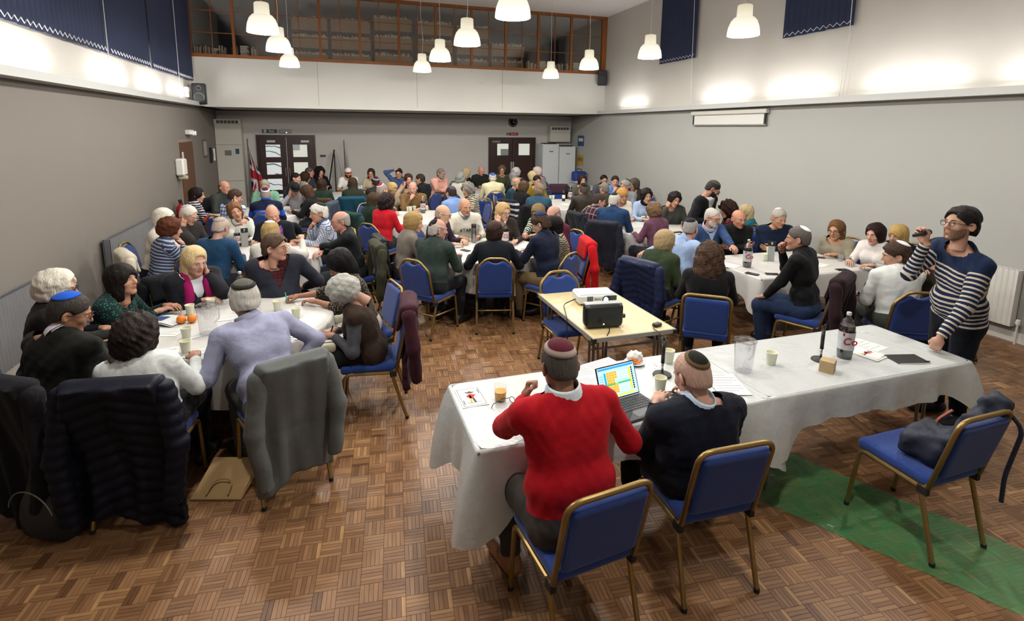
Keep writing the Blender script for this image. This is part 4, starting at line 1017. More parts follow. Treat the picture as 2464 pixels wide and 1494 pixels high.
def person(pid, label, u=None, v=None, hz=1.19, a=0., hy=None, hp=8., roll=0., ln=12., L='table', R='table', top='#333333', pat=None, c2='#ffffff', c3=None, sc=30., tr='#22242a', skin='#b98468',
           hair='short', hc='#4a3a2e', kip=None, kr=None, ks=36, glasses=None, beard=None, cap=None, fem=False, w=1., belly=.0, collar=None, sleeve='long', neck='crew', shoe='#1c1a19', jacket=None, lod=2, stand=False, group=None,
           rough=.85, side=0., kneeL=None, kneeR=None, hs=1.05, pos=None, kpos=-38, under=None, bump=.25, sx=0., handL=None, handR=None, turtle=None, scarf=None, legs='fwd', shoewhite=False):
    """one seated (or standing) person; the pixel is the centre of the head, hz its height, a the way the body faces
       (0 away from the camera, 90 to the right, 180 towards it), hy the way the head faces"""
    HW = np.array(pos, float) if pos is not None else at(u, v, z=hz); hz = HW[2]
    hy = a if hy is None else hy
    ar = math.radians(a); lean = math.radians(ln); sd = math.radians(side)
    f = .94 if fem else 1.; shw = (.165 if fem else .19)*w
    PZ = .90 if stand else SEATZ+.085
    up = np.array([math.sin(sd), math.sin(lean), math.cos(lean)]); up /= np.linalg.norm(up)
    nk = .142*f
    T = float(np.clip((hz-PZ-nk*.93)/max(.5, up[2]), .36, .62))
    Pv = np.array([0, 0, PZ]); C7 = Pv+up*T
    hd = C7+np.array([0, .045+.04*math.sin(lean), 0])+np.array([up[0]*.5, up[1]*.35, 1])*0; hd[2] = hz; hd[0] += up[0]*.06
    hd = np.array([C7[0]+up[0]*.1, C7[1]+.05+.05*math.sin(lean), hz])
    Rw = Rz(-ar); off = Rw @ np.array([hd[0], hd[1], 0]); org = np.array([HW[0]-off[0], HW[1]-off[1], 0.])
    def loc(p): return Rz(ar) @ (np.array(p, float)-org)                            # world -> person
    h = {0: .014, 1: .019, 2: .026, 3: .034}[lod]; hh = {0: .0058, 1: .0076, 2: .0098, 3: .0118}[lod]; hhd = {0: .005, 1: .0066, 2: .0085, 3: .0098}[lod]
    fwd = np.array([0, 1., 0]); rt = np.array([math.cos(sd), 0, -math.sin(sd)]); bk = np.cross(rt, up)        # bk = forward normal of torso
    bk = np.cross(up, rt); bk = -bk if bk[1] < 0 else bk
    # joints
    Sh = {s: C7-up*.055+rt*s*shw+bk*.0 for s in (-1, 1)}
    la, lf = (.285*f, .255*f) if not stand else (.33, .30)
    presets = {'table': (.15, .40, .80), 'lap': (.11, .27, .63), 'reach': (.2, .5, .80), 'hang': (.27, .08, PZ-.1), 'wide': (.3, .36, .80), 'knee': (.15, .38, .62), 'back': (.3, -.2, .85)}
    prim = []                                                                       # (group, part, a, b, ra, rb)
    def add(g, part, p, q, ra, rb): prim.append((g, part, np.array(p, float), np.array(q, float), ra, rb))
    add('t', 'pelvis', Pv+rt*-.085*w, Pv+rt*.085*w, .118+.02*belly*3, .118+.02*belly*3)
    add('t', 'torso', Pv+up*.16-rt*.07*w+bk*.005, Pv+up*.16+rt*.07*w+bk*.005, .112*f+belly*.6, .112*f+belly*.6)
    if belly: add('t', 'torso', Pv+up*.17+bk*(.05+belly*.5), Pv+up*.2+bk*(.05+belly*.5), .1+belly*.6, .1+belly*.6)
    add('t', 'torso', Pv+up*(T*.6)-rt*.075*w, Pv+up*(T*.6)+rt*.075*w, .112*f, .112*f)
    add('t', 'torso', Pv+up*(T*.8)-rt*shw*.56-bk*.012, Pv+up*(T*.8)+rt*shw*.56-bk*.012, .095*f, .095*f)
    if fem: [add('t', 'torso', Pv+up*(T*.62)+rt*s*.075+bk*.065, Pv+up*(T*.64)+rt*s*.07+bk*.075, .068, .058) for s in (-1, 1)]
    for s in (-1, 1): add('t', 'torso', C7-up*.01, Sh[s]+up*.005, .06*f, .055*f)
    HR = euler_R(math.radians(hy-a), math.radians(hp), math.radians(roll))
    nb = hd+HR @ np.array([0, -.028, -.11])*hs
    add('n', 'neck', C7-up*.03, nb, .062*f, .052*f)
    WR, EL, HD = {}, {}, {}
    for s, A in ((-1, L), (1, R)):
        pole = np.array([s*.55, -.35, -1.]); hpose = None
        if isinstance(A, str):
            if A in presets:
                p = presets[A]; Wt = np.array([s*p[0], p[1], p[2]]) if A not in ('hang',) else np.array([s*p[0], p[1], p[2]])
                hpose = {'table': 'relaxed', 'lap': 'relaxed', 'reach': 'flat', 'hang': 'relaxed', 'wide': 'flat', 'knee': 'relaxed', 'back': 'relaxed'}[A]
                if A == 'back': pole = np.array([s*1., -.6, -.5])
            elif A == 'chin': Wt = hd+np.array([s*.035, .11, -.2]); hpose = 'fist'; pole = np.array([s*.4, .2, -1])
            elif A == 'cheek': Wt = hd+HR @ np.array([s*.105, .03, -.15]); hpose = 'relaxed'; pole = np.array([s*.9, .4, -1])
            elif A == 'top': Wt = hd+np.array([s*.1, .02, .1]); hpose = 'relaxed'; pole = np.array([s*1., .1, .2])
            elif A == 'cross': Wt = Pv+up*(T*.52)+bk*(.19 if s > 0 else .21)+rt*(-s*.1); hpose = 'relaxed'; pole = np.array([s*1., .1, -1.])
        else:
            Wt = np.array(A[:3], float); Wt = loc(Wt) if len(A) > 3 and 'w' in A[3] else Wt
            hpose = A[4] if len(A) > 4 else 'relaxed'
            if len(A) > 5: pole = np.array(A[5], float)
        E, Wr = ik(Sh[s], Wt, la, lf, pole); EL[s], WR[s] = E, Wr
        add('a%d' % s, 'uparm', Sh[s]-rt*s*.012, E, .056*f*w**.5, .045*f); add('a%d' % s, 'forearm', E, Wr, .044*f, .0265*f)
        fd = (Wr-E)/np.linalg.norm(Wr-E); dirn = fd.copy(); nrm = np.array([0, 0, 1.])
        if isinstance(A, str) and A in ('table', 'reach', 'wide', 'lap', 'knee'): dirn[2] *= .15; dirn[0] -= s*.25
        elif isinstance(A, str) and A == 'chin': dirn = np.array([-s*.5, -.25, .85]); nrm = np.array([s*.4, .9, .2])
        elif isinstance(A, str) and A == 'cheek': dirn = HR @ np.array([-s*.15, -.1, 1.]); nrm = HR @ np.array([s*.9, .5, .0])
        elif isinstance(A, str) and A == 'top': dirn = HR @ np.array([-s*.9, -.1, .25]); nrm = np.array([0, .1, 1])
        elif isinstance(A, str) and A == 'cross': dirn = np.array([-s*1., .0, .1]); nrm = bk
        elif isinstance(A, str) and A == 'hang': nrm = np.array([s, 0, 0.])
        elif not isinstance(A, str) and len(A) > 6: dirn = np.array(A[6], float); nrm = np.array(A[7], float)
        elif not isinstance(A, str): dirn[2] *= .3
        y_ = dirn/np.linalg.norm(dirn); x_ = np.cross(y_, nrm); x_ /= max(1e-6, np.linalg.norm(x_)); z_ = np.cross(x_, y_)
        HD[s] = (np.stack([x_, y_, z_], 1), Wr, hpose)
    for s, kn in ((-1, kneeL), (1, kneeR)):
        hip = Pv+np.array([s*.092*w, .01, -.015])
        if stand: K = np.array([s*.11, .03, .5]); An = np.array([s*.115, -.02, .09]); To = An+np.array([s*.03, .18, -.045])
        else:
            K = np.array([s*.135*w, .42, SEATZ+.06]) if kn is None else np.array(kn, float)
            An = np.array([K[0]*1.0, K[1]-.05, .09]) if legs == 'fwd' else np.array([K[0]*.8, K[1]-.28, .1]); To = An+np.array([s*.03, .18, -.045])
        add('l%d' % s, 'thigh', hip, K, .092*w**.5, .064); add('l%d' % s, 'shin', K, An, .06, .042); add('l%d' % s, 'foot', An+np.array([0, -.035, -.035]), To, .042, .036)
    P = np.concatenate([[p[2] for p in prim], [p[3] for p in prim]])
    groups = {}
    for p in prim: groups.setdefault(p[0], []).append(p)
    def skin_surface(h, shrink=0.):
        G = Grid(P.min(0)-.14, P.max(0)+.14, h)
        for g, ps in groups.items():
            q = np.concatenate([[p[2] for p in ps], [p[3] for p in ps]]); sl, X, Y, Z = G.sub(q.min(0), q.max(0), .17)
            d = None; k = {'t': .06}.get(g, .035)
            for p in ps:
                c = d_cone(X, Y, Z, p[2], p[3], p[4], p[5]); d = c if d is None else smin(d, c, k)
            kk = {'n': .05}.get(g, .03)
            G.F[sl] = np.minimum(np.where(G.F[sl] > 5, d, smin(G.F[sl], d, kk)), 9)
        G.F += shrink
        return surf_nets(G)
    V, Q = skin_surface(h)
    bV, bQ = (V, Q) if sleeve in ('short', 'half') else skin_surface(.042, .016)         # below the garments a coarser skin is enough
    dd = np.stack([d_cone(V[:, 0], V[:, 1], V[:, 2], p[2], p[3], p[4], p[5]) for p in prim], 1); who = dd.argmin(1)
    tt = np.zeros(len(V)); part = np.array([p[1] for p in prim])[who]; gs = np.array([p[0] for p in prim])[who]; seglen = np.zeros(len(V))
    for i, p in enumerate(prim):
        m = who == i; ba = p[3]-p[2]; Ls = np.linalg.norm(ba); tt[m] = np.clip((V[m]-p[2]) @ ba/Ls**2, 0, 1.4); seglen[m] = Ls
    N = vnormals(V, Q)
    hgt = (V-Pv) @ up                                                               # height along the torso
    # pattern coordinates
    along = hgt-T; around = V @ rt
    for s in (-1, 1):
        for pn, base in (('uparm', 0.), ('forearm', la)):
            m = (gs == 'a%d' % s) & (part == pn); along[m] = -.05-(base+tt[m]*seglen[m]); around[m] = (V[m] @ bk)
    # ---- body mesh: skin everywhere, with head, hands and eyes joined in
    hV, hQ, hm = head_template(fem, hh); Vb = [bV, (hV*hs) @ HR.T+hd]; Fb = [bQ, hQ+len(bV)]; mb = [np.zeros(len(bQ), int), hm]
    n0 = len(bV)+len(hV)
    eV, eF, em = eye_template(); Vb.append((eV*hs) @ HR.T+hd); Fb.append(eF+n0); mb.append(np.where(em == 0, 2, np.where(em == 1, 3, 4))); n0 += len(eV)
    for s in (-1, 1):
        B, o, pose = HD[s]; aV, aQ = hand_template(pose, hhd); aV = aV*.97*f
        if s < 0: aV = aV*np.array([-1, 1, 1]); aQ = aQ[:, ::-1]
        Vb.append(aV @ B.T+o+B[:, 1]*.012); Fb.append(aQ+n0); mb.append(np.zeros(len(aQ), int)); n0 += len(aV)
    root = empty('person', org, -ar, label, 'person', group)
    me = mesh_np('body', np.concatenate(Vb), np.concatenate(Fb), True, np.concatenate(mb))
    sm = skin_mat(skin); lipc = 'lip '+skin
    if lipc not in MATS:
        q = rgb(skin); mat(lipc, (q[0]*.8, q[1]*.48, q[2]*.48), .45, var=.1)
    obj('body', me, [sm, MATS[lipc], M_eye, M_iris, hair_mat(hc if hair not in ('none',) else '#6b5a4a')], root)
    # ---- garments: pieces of the body surface, grown outwards
    def shell(name, sfield, offs, material, wr=.006):
        """the part of the body surface where the field is positive, cut cleanly along its zero line and grown outwards"""
        nz = wob(V*np.array([1, 1, .55]), 34, pid)*.6+wob(V, 80, pid+5)*.4
        Vo = V+N*(offs+wr*(1.6 if lod == 0 else 1.2)*nz)[:, None]
        pos = sfield > 0; cnt = pos[Q].sum(1)
        if not cnt.any(): return None
        full = Q[cnt == 4]; mx = Q[(cnt > 0) & (cnt < 4)]
        tri = np.concatenate([mx[:, [0, 1, 2]], mx[:, [0, 2, 3]]]) if len(mx) else np.zeros((0, 3), int)
        pc = pos[tri].sum(1) if len(tri) else np.zeros(0, int); tris = [tri[pc == 3]]; ext = []; edges = []
        def cross(i, j): edges.append(np.stack([i, j], 1)); return len(edges)-1
        one = tri[pc == 1]; two = tri[pc == 2]; recs = []
        for k in range(3):
            m = pos[one[:, k]]; t = one[m]; A, B, C = t[:, k], t[:, (k+1) % 3], t[:, (k+2) % 3]; recs.append(('1', A, (A, B), (A, C)))
            m = ~pos[two[:, k]]; t = two[m]; A, B, C = t[:, k], t[:, (k+1) % 3], t[:, (k+2) % 3]; recs.append(('2', B, C, (C, A), (B, A)))
        E = [np.stack(x, 1) for r in recs for x in r if isinstance(x, tuple)]
        E = np.concatenate(E) if E else np.zeros((0, 2), int)
        if len(E):
            Es, inv = np.unique(np.sort(E, 1), axis=0, return_inverse=True); inv = inv.ravel()
            t = sfield[Es[:, 0]]/(sfield[Es[:, 0]]-sfield[Es[:, 1]]+1e-12); t = np.clip(t, 0, 1)[:, None]
            Vx = Vo[Es[:, 0]]*(1-t)+Vo[Es[:, 1]]*t; t = t[:, 0]
            ax_ = along[Es[:, 0]]*(1-t)+along[Es[:, 1]]*t; ay_ = around[Es[:, 0]]*(1-t)+around[Es[:, 1]]*t
            nV = len(V); p = 0
            for r in recs:
                if r[0] == '1':
                    n_ = len(r[1]); e1 = inv[p:p+n_]+nV; e2 = inv[p+n_:p+2*n_]+nV; p += 2*n_; tris.append(np.stack([r[1], e1, e2], 1))
                else:
                    n_ = len(r[1]); e1 = inv[p:p+n_]+nV; e2 = inv[p+n_:p+2*n_]+nV; p += 2*n_
                    tris.append(np.stack([r[1], r[2], e1], 1)); tris.append(np.stack([r[1], e1, e2], 1))
            VV = np.concatenate([Vo, Vx]); al = np.concatenate([along, ax_]); ar2 = np.concatenate([around, ay_])
        else: VV, al, ar2 = Vo, along, around
        tris = np.concatenate(tris).astype(int)
        used = np.unique(np.concatenate([full.ravel(), tris.ravel()])); mp = np.full(len(VV), -1); mp[used] = np.arange(len(used))
        me = mesh_np(name, VV[used], [mp[full], mp[tris]])
        me.attributes.new('along', 'FLOAT', 'POINT').data.foreach_set('value', al[used].astype(np.float32)); me.attributes.new('around', 'FLOAT', 'POINT').data.foreach_set('value', ar2[used].astype(np.float32))
        return obj(name, me, material, root)
    BIG = .5
    isT = (part == 'torso') | (part == 'pelvis'); arm = (part == 'uparm') | (part == 'forearm')
    ncut = {'crew': .25, 'turtle': .75, 'shirt': .3, 'vee': .2}[neck]
    st = np.full(len(V), -BIG)
    hem = -.06 if not stand else -.10
    st[isT] = (hgt-hem)[isT]; m = part == 'neck'; st[m] = (ncut-tt[m])*seglen[m]
    m = part == 'thigh'; st[m] = np.minimum((.02-tt[m])*seglen[m], .0)-.001+0*tt[m] if not stand else (hgt-hem)[m]
    m = part == 'uparm'; st[m] = BIG if sleeve == 'long' or sleeve == 'half' else (.72-tt[m])*seglen[m]
    if sleeve == 'none': st[m] = (.12-tt[m])*seglen[m]
    m = part == 'forearm'; st[m] = (.96-tt[m])*seglen[m] if sleeve == 'long' else ((.35-tt[m])*seglen[m] if sleeve == 'half' else -BIG)
    nax = (nb-C7)/np.linalg.norm(nb-C7); hn = (V-C7) @ nax; rn = np.linalg.norm((V-C7)-hn[:, None]*nax, axis=1); fb = ((V-C7) @ bk)/.09
    m = ((part == 'torso') | (part == 'neck')) & (rn < .125) & (hn > -.09)
    st = np.where(part == 'neck', BIG, st)
    st[m] = np.minimum(st[m], {'crew': (.04 if collar else .022), 'turtle': .075, 'shirt': .02, 'vee': .012}[neck]-hn[m]-(.03 if neck != 'turtle' else 0)*np.clip(fb[m], -.6, 1))
    m = (part == 'neck') & ~((rn < .125) & (hn > -.09)); st[m] = -BIG
    xl = V @ rt; front = N @ bk
    armo = np.where(arm, .011, .009)
    tm = cloth('cloth %d' % pid, top, pat, c2, sc, rough, c3, bump) if not isinstance(top, bpy.types.Material) else top
    base_off = armo
    if neck == 'vee' or jacket:                                                    # open V at the front
        wv = np.clip((hgt-T*(.5 if jacket else .62))*(.42 if jacket else .5), -.05, .16)
        vs = np.where((front > .05) & (part != 'uparm') & (part != 'forearm'), np.abs(xl)-wv, BIG)
    if jacket:
        if under: shell('shirt', np.where(arm, -BIG, st), .008, cloth('under %d' % pid, *under) if isinstance(under, (list, tuple)) else cloth('under %d' % pid, under), .002)
        shell('jacket', np.minimum(st, vs), np.where(arm, .017, .019), tm, .005)
    elif neck == 'vee':
        if collar: shell('shirt', np.where(arm, -BIG, st), .006, cloth('under %d' % pid, collar), .002)
        shell('sweater', np.minimum(st, vs), .012, tm)
    elif sleeve == 'none':
        if under: shell('long_sleeved_top', np.where(arm, np.where(part == 'forearm', (.95-tt)*seglen, BIG), st), .007, cloth('under %d' % pid, under), .003)
        shell('vest', st, .014, tm)
    else: shell('top' if fem else 'shirt' if collar is None and neck == 'shirt' else 'sweater', st, base_off, tm)
    sp = np.full(len(V), -BIG); m = part == 'pelvis'; sp[m] = (.06-hgt)[m]; m = part == 'thigh'; sp[m] = .3; m = part == 'shin'; sp[m] = (.94-tt[m])*seglen[m]
    if stand: m = isT; sp[m] = (.02-hgt)[m]
    shell('trousers', sp, np.where(part == 'shin', .013, .010), cloth('trouser '+tr, tr, rough=.9), .005)
    for lg in ('l-1', 'l1'):
        ss = np.full(len(V), -BIG); ss[(part == 'foot') & (gs == lg)] = BIG; m = (part == 'shin') & (gs == lg); ss[m] = (tt[m]-.93)*seglen[m]
        shell('shoe', ss, .009, mat('shoe '+shoe, shoe, .4, var=.1), .001)
    # ---- collar, scarf
    if collar or neck == 'shirt':
        n = 20; ax = (nb-C7)/np.linalg.norm(nb-C7); ux = np.cross(ax, fwd); ux = rt-ax*np.dot(rt, ax); ux /= np.linalg.norm(ux); uy = np.cross(ax, ux)
        Vc = []
        for (r, z) in ((.082*f, -.005), (.071*f, .046), (.072*f, .054), (.080*f, .044), (.091*f, .004)):
            for k in range(n):
                t = 2*math.pi*k/n; c_, s_ = math.cos(t), math.sin(t); dz = -.03*max(0, s_)**2
                Vc.append(C7+ax*(z+.022+dz)+ux*c_*r*1.05+uy*s_*r*1.1+bk*.006)
        MB().grid(np.array(Vc), 5, n, wrap=True).build('collar', cloth('collar %d' % pid, collar or top, None if collar else pat, c2, sc, .8, c3), root, smooth=True)
    if scarf:
        ptsl = []
        for s in (-1, 1):
            pts = [C7-bk*.07+up*.03, C7+rt*s*.085+up*.015-bk*.02, C7+rt*s*.085-up*.08+bk*.11, C7+rt*s*.085-up*.2+bk*.135, C7+rt*s*.1-up*.36+bk*.15]
            pts = rounded(pts, .08, 4); ptsl.append(pts)
        mbs = MB()
        for pts in ptsl: mbs.tube(pts, np.linspace(.03, .05, len(pts)), 10)
        mbs.build('scarf', cloth('scarf %d' % pid, *(scarf if isinstance(scarf, tuple) else (scarf,))), root, smooth=True)
    # ---- head wear
    HM = Matrix(M4(HR*hs, hd).tolist())
    if hair != 'none': obj_m('hair', hair_template(hair), [hair_mat(hc)], root, HM)
    if beard: obj_m('beard', hair_template('beard'), [hair_mat(beard)], root, HM)
    if kip:
        g = {'full': .026, 'bald': .004, 'none': .002, 'crop': .0075, 'ring': .004, 'wave': .03, 'bob': .026, 'long': .024}.get(hair, .012)
        obj_m('kippah', kippah_mesh(ks, bool(kr), kpos, g), [cloth('kip '+kip, kip, bump=.1)]+([cloth('kip '+kr, kr, bump=.1)] if kr else []), root, HM)
    if glasses: obj_m('glasses', glasses_mesh(), [mat('frame '+glasses, glasses, .35)], root, HM)
    if cap: obj_m('cap', cap_mesh(), [cloth('cap '+cap[0], cap[0], bump=.1), cloth('cap '+cap[1], cap[1], bump=.1)], root, HM)
    info = dict(root=root, org=org, a=ar, loc=loc, hd=hd, WR=WR, EL=EL, C7=C7, up=up, bk=bk, rt=rt, HD=HD, HR=HR, T=T, Pv=Pv, world=lambda p: org+Rw @ np.array(p, float))
    PEOPLE[pid] = info; return info
# ------------------------------------------------------------------ chairs
M_gold = mat('bronze gold tube', '#8f7748', .38, metal=.75, var=.15, vscale=30)
M_blue = mat('royal blue upholstery', '#0e3278', .85, bump=.2, bscale=300, var=.1, vscale=30, sheen=.2)
M_foot = mat('black rubber foot', '#1a1918', .7)
def pad(cx, cy, cz, hx, hy, hz, r, R=None, h=.014, top=None):
    G = Grid((cx-hx-.05, cy-max(hy, hz)-.1, cz-max(hy, hz)-.1), (cx+hx+.05, cy+max(hy, hz)+.1, cz+max(hy, hz)+.1), h); sl, X, Y, Z = G.sub((-9, -9, -9), (9, 9, 9), 0)
    d = d_box(X, Y, Z, (cx, cy, cz), (hx, hy, hz), r, R)
    if top is not None: d = top(d, X, Y, Z)
    G.F = np.ascontiguousarray(np.broadcast_to(d, G.F.shape), np.float32); return surf_nets(G)
def make_chair(kind):
    t = empty('banquet_chair', (0, 0, 0)); w = .215
    V, Q = pad(0, .02, .455, .215, .225, .036, .03); obj('seat', mesh_np('seat', V, Q), M_blue, t)
    rec = math.radians(13); c, s = math.cos(rec), math.sin(rec); R = np.array([[1, 0, 0], [0, c, -s], [0, s, c]])   # pad leans back
    def bp(x, y, z): return (x, -.205-(z-.47)*math.tan(rec)+y, z)
    zt = .89 if kind == 'A' else .93; hzp = (zt-.03-.50)/2; zc = .50+hzp
    if kind == 'A':
        V, Q = pad(*bp(0, 0, zc), .198, .026, hzp, .022, R)
    else:
        def cut(d, X, Y, Z):
            d = smax(d, -(d_ell(X, Y, Z, bp(0, 0, zt-.02), (.075, .2, .045))), .012)
            return smax(d, (np.abs(X)*.62+(Z-zt)*.8+.02)-.06, .03)
        V, Q = pad(*bp(0, 0, zc), .198, .026, hzp, .022, R, top=cut)
    obj('backrest', mesh_np('backrest', V, Q), M_blue, t)
    if kind == 'A': path = rounded([bp(-w, 0, .43), bp(-w, 0, zt), bp(w, 0, zt), bp(w, 0, .43)], .075, 5)
    else: path = rounded([bp(-w, 0, .43), bp(-w, 0, zt-.12), bp(-.10, 0, zt), bp(.10, 0, zt), bp(w, 0, zt-.12), bp(w, 0, .43)], .05, 4)
    MB().tube(path, .0145, 8).build('back_frame', M_gold, t, smooth=True)
    for sx in (-1, 1):
        x = sx*w
        lg1 = MB().tube(rounded([bp(x, 0, .45), (x, -.17, .415), (x, .21, .425), (x*1.0, .255, 0.012)], .05, 4), .0135, 8).build('leg', M_gold, t, smooth='auto')
        MB().lathe([(.0155, 0), (.0155, .025)], 8, (x, .2555, 0)).build('rubber_foot', M_foot, lg1)
        lg2 = MB().tube([(x, -.15, .43), (x*1.02, -.275, .012)], .0135, 8).build('leg', M_gold, t, smooth='auto')
        MB().lathe([(.0155, 0), (.0155, .025)], 8, (x*1.02, -.275, 0)).build('rubber_foot', M_foot, lg2)
        if kind == 'B': MB().tube([(x, -.2, .27), (x, .235, .25)], .009, 6).build('stretcher', M_gold, t, smooth=True)
        MB().box(x-.014, x+.014, -.2, -.145, .385, .43).build('stacking_bracket', M_foot, t)
    if kind == 'B': MB().tube([(-w, -.2, .27), (w, -.2, .27)], .009, 6).build('stretcher', M_gold, t, smooth=True)
    return t
CHAIR0 = {'A': make_chair('A'), 'B': make_chair('B')}; CH_USED = {'A': False, 'B': False}
def chair(x, y, a, label, kind='B', group='blue banquet chairs'):
    k = kind
    if not CH_USED[k]: o = CHAIR0[k]; CH_USED[k] = True; o.location = (x, y, 0); o.rotation_euler = (0, 0, -math.radians(a))
    else: o = copy_tree(CHAIR0[k], (x, y, 0), -math.radians(a))
    tag(o, label, 'chair', group); return o
# ------------------------------------------------------------------ coats hung on chair backs
def coat(x, y, a, label, col, length=.62, puffy=False, wide=.25, name='coat', sleeves=True, seed=0, pat=None, c2='#ffffff', sc=20., thick=.04, skew=0., h=.024, rough=.85, front=.18):
    """garment hanging over the back of a chair standing at x, y and facing a"""
    t = empty(name, (x, y, 0), -math.radians(a), label, name.replace('_', ' '), 'coats hung on chairs'); zt = .925
    lo = (-wide-.14, -.5, zt-length-.06); hi = (wide+.14, .02, zt+.09)
    G = Grid(lo, hi, h); sl, X, Y, Z = G.sub((-9, -9, -9), (9, 9, 9), 0)
    rec = math.tan(math.radians(13)); yb = -.205-(Z-.47)*rec; yb = np.where(Z < .5, -.212-.02*(Z-.5), yb)
    dn = np.clip((zt-Z)/length, 0, 1.2)
    ph = seed*1.7
    fold = (.012+.028*dn)*np.sin(X*26+ph+1.2*np.sin(Z*5+ph))+(.006+.014*dn)*np.sin(X*51+ph*2+Z*4)
    quilt = .016*np.abs(np.sin((Z+.3*np.abs(X))*math.pi/.075)) if puffy else 0*Z
    wd = wide*(.84+.3*np.sqrt(np.clip(dn, 0, 1)))
    back = np.maximum(np.abs(Y-(yb-.058-.02*dn+fold*.5))-(thick*.5+quilt), np.maximum(np.abs(X-skew*dn)-wd, np.maximum(Z-(zt+.035), (zt-length)-Z+.05*np.sin(X*9+ph))))
    d = back*.8
    frt = np.maximum(np.abs(Y-(yb+.052+fold*.2))-.018-quilt*.6, np.maximum(np.abs(X)-wide*.85, np.maximum(Z-(zt+.03), (zt-front)-Z)))*.8
    d = smin(d, frt, .03)
    d = smin(d, d_cone(X, Y, Z, (-wide*.82, -.205-(zt-.47)*rec, zt+.012), (wide*.82, -.205-(zt-.47)*rec, zt+.012), .052, .052), .05)
    V0 = None
    G.F = np.ascontiguousarray(np.broadcast_to(d, G.F.shape), np.float32); V, Q = surf_nets(G); V = smooth_mesh(V, Q, 1, .3)
    m = cloth('coat '+label[:40], col, pat, c2, sc, rough, bump=.35)
    def put(nm, V, Q):
        me = mesh_np(nm, V, Q); me.attributes.new('along', 'FLOAT', 'POINT').data.foreach_set('value', V[:, 2].astype(np.float32)); me.attributes.new('around', 'FLOAT', 'POINT').data.foreach_set('value', V[:, 0].astype(np.float32)); obj(nm, me, m, t)
    put('body_panel', V, Q)
    if sleeves:
        for s in (-1, 1):
            ln_ = length*(.82 if s > 0 else .9)
            p0 = (s*wide*.95, -.31, zt-.03); p1 = (s*(wide+.045), -.30-.04, zt-ln_*.5); p2 = (s*(wide+.0)+skew, -.36, zt-ln_)
            G = Grid((min(p0[0], p1[0], p2[0])-.12, -.5, p2[2]-.08), (max(p0[0], p1[0], p2[0])+.12, -.18, zt+.08), h); sl, X, Y, Z = G.sub((-9, -9, -9), (9, 9, 9), 0)
            q = .01*np.abs(np.sin(Z*math.pi/.07)) if puffy else .003*np.sin(Z*27+X*15+ph)
            d = smin(d_cone(X, Y, Z, p0, p1, .06, .055), d_cone(X, Y, Z, p1, p2, .055, .05), .03)-q; d = np.maximum(d, p2[2]-.01-Z)
            G.F = np.ascontiguousarray(np.broadcast_to(d, G.F.shape), np.float32); V, Q = surf_nets(G); put('sleeve', V, Q)
    return t
# ------------------------------------------------------------------ tables and cloths
TZ = .745
M_tcl = mat('white tablecloth', '#c2c0bb', .42, bump=.35, bscale=9, var=.03, vscale=3)
M_tcp = mat('white plastic cloth', '#babdbc', .28, bump=.6, bscale=13, var=.02, vscale=3)
M_ttop = mat('table board', '#6d5a45', .6, var=.1); M_leg = mat('steel leg', '#77736c', .35, metal=.8, var=.1)
def round_table(cx, cy, r, name_lab, drop=.40, seed=0, nw=18):
    t = empty('round_table', (cx, cy, 0), 0, 'round folding table under the %s' % name_lab, 'table', 'round banquet tables')
    MB().lathe([(r-.01, TZ-.035), (r, TZ-.03), (r, TZ-.008), (r-.01, TZ-.005)], 40).build('tabletop', M_ttop, t)
    for k in range(4):
        an = k*math.pi/2+.6; MB().tube([(.45*math.cos(an), .45*math.sin(an), 0), (.4*math.cos(an), .4*math.sin(an), TZ-.035)], .014, 8).build('leg', M_leg, t)
    n = 120; V = []; rg = np.random.default_rng(seed); ph = rg.uniform(0, 6.28, 4)
    for (q, z) in ((.0, 0), (.3, 0), (.6, 0), (.9, 0), (.985, 0), (1.0, -.006), (1.008, -.02)):
        for k in range(n): a = 2*math.pi*k/n; V.append((r*q*math.cos(a)+1e-4*math.cos(a), r*q*math.sin(a)+1e-4*math.sin(a), TZ+z))
    for v in (.15, .35, .6, .8, 1.):
        for k in range(n):
            a = 2*math.pi*k/n; wv = (.018*math.sin(nw*a+ph[0])+.014*math.sin(nw*.61*a*1.0+ph[1])+.01*math.sin(2.3*nw*a+ph[2])) if True else 0
            wv = .022*math.sin(round(nw)*a+ph[0]+.8*math.sin(3*a))+.012*math.sin(round(nw*1.7)*a+ph[1])
            rr = r*1.01+v*.02+wv*v; V.append((rr*math.cos(a), rr*math.sin(a), TZ-.02-v*(drop+.03*math.sin(4*a+ph[3]))))
    MB().grid(np.array(V), 12, n, wrap=True, flip=True).build('tablecloth', M_tcl, None, smooth=True, loc=(cx, cy, .002), label='white round cloth on the %s' % name_lab, cat='tablecloth', group='round white tablecloths')
    return t
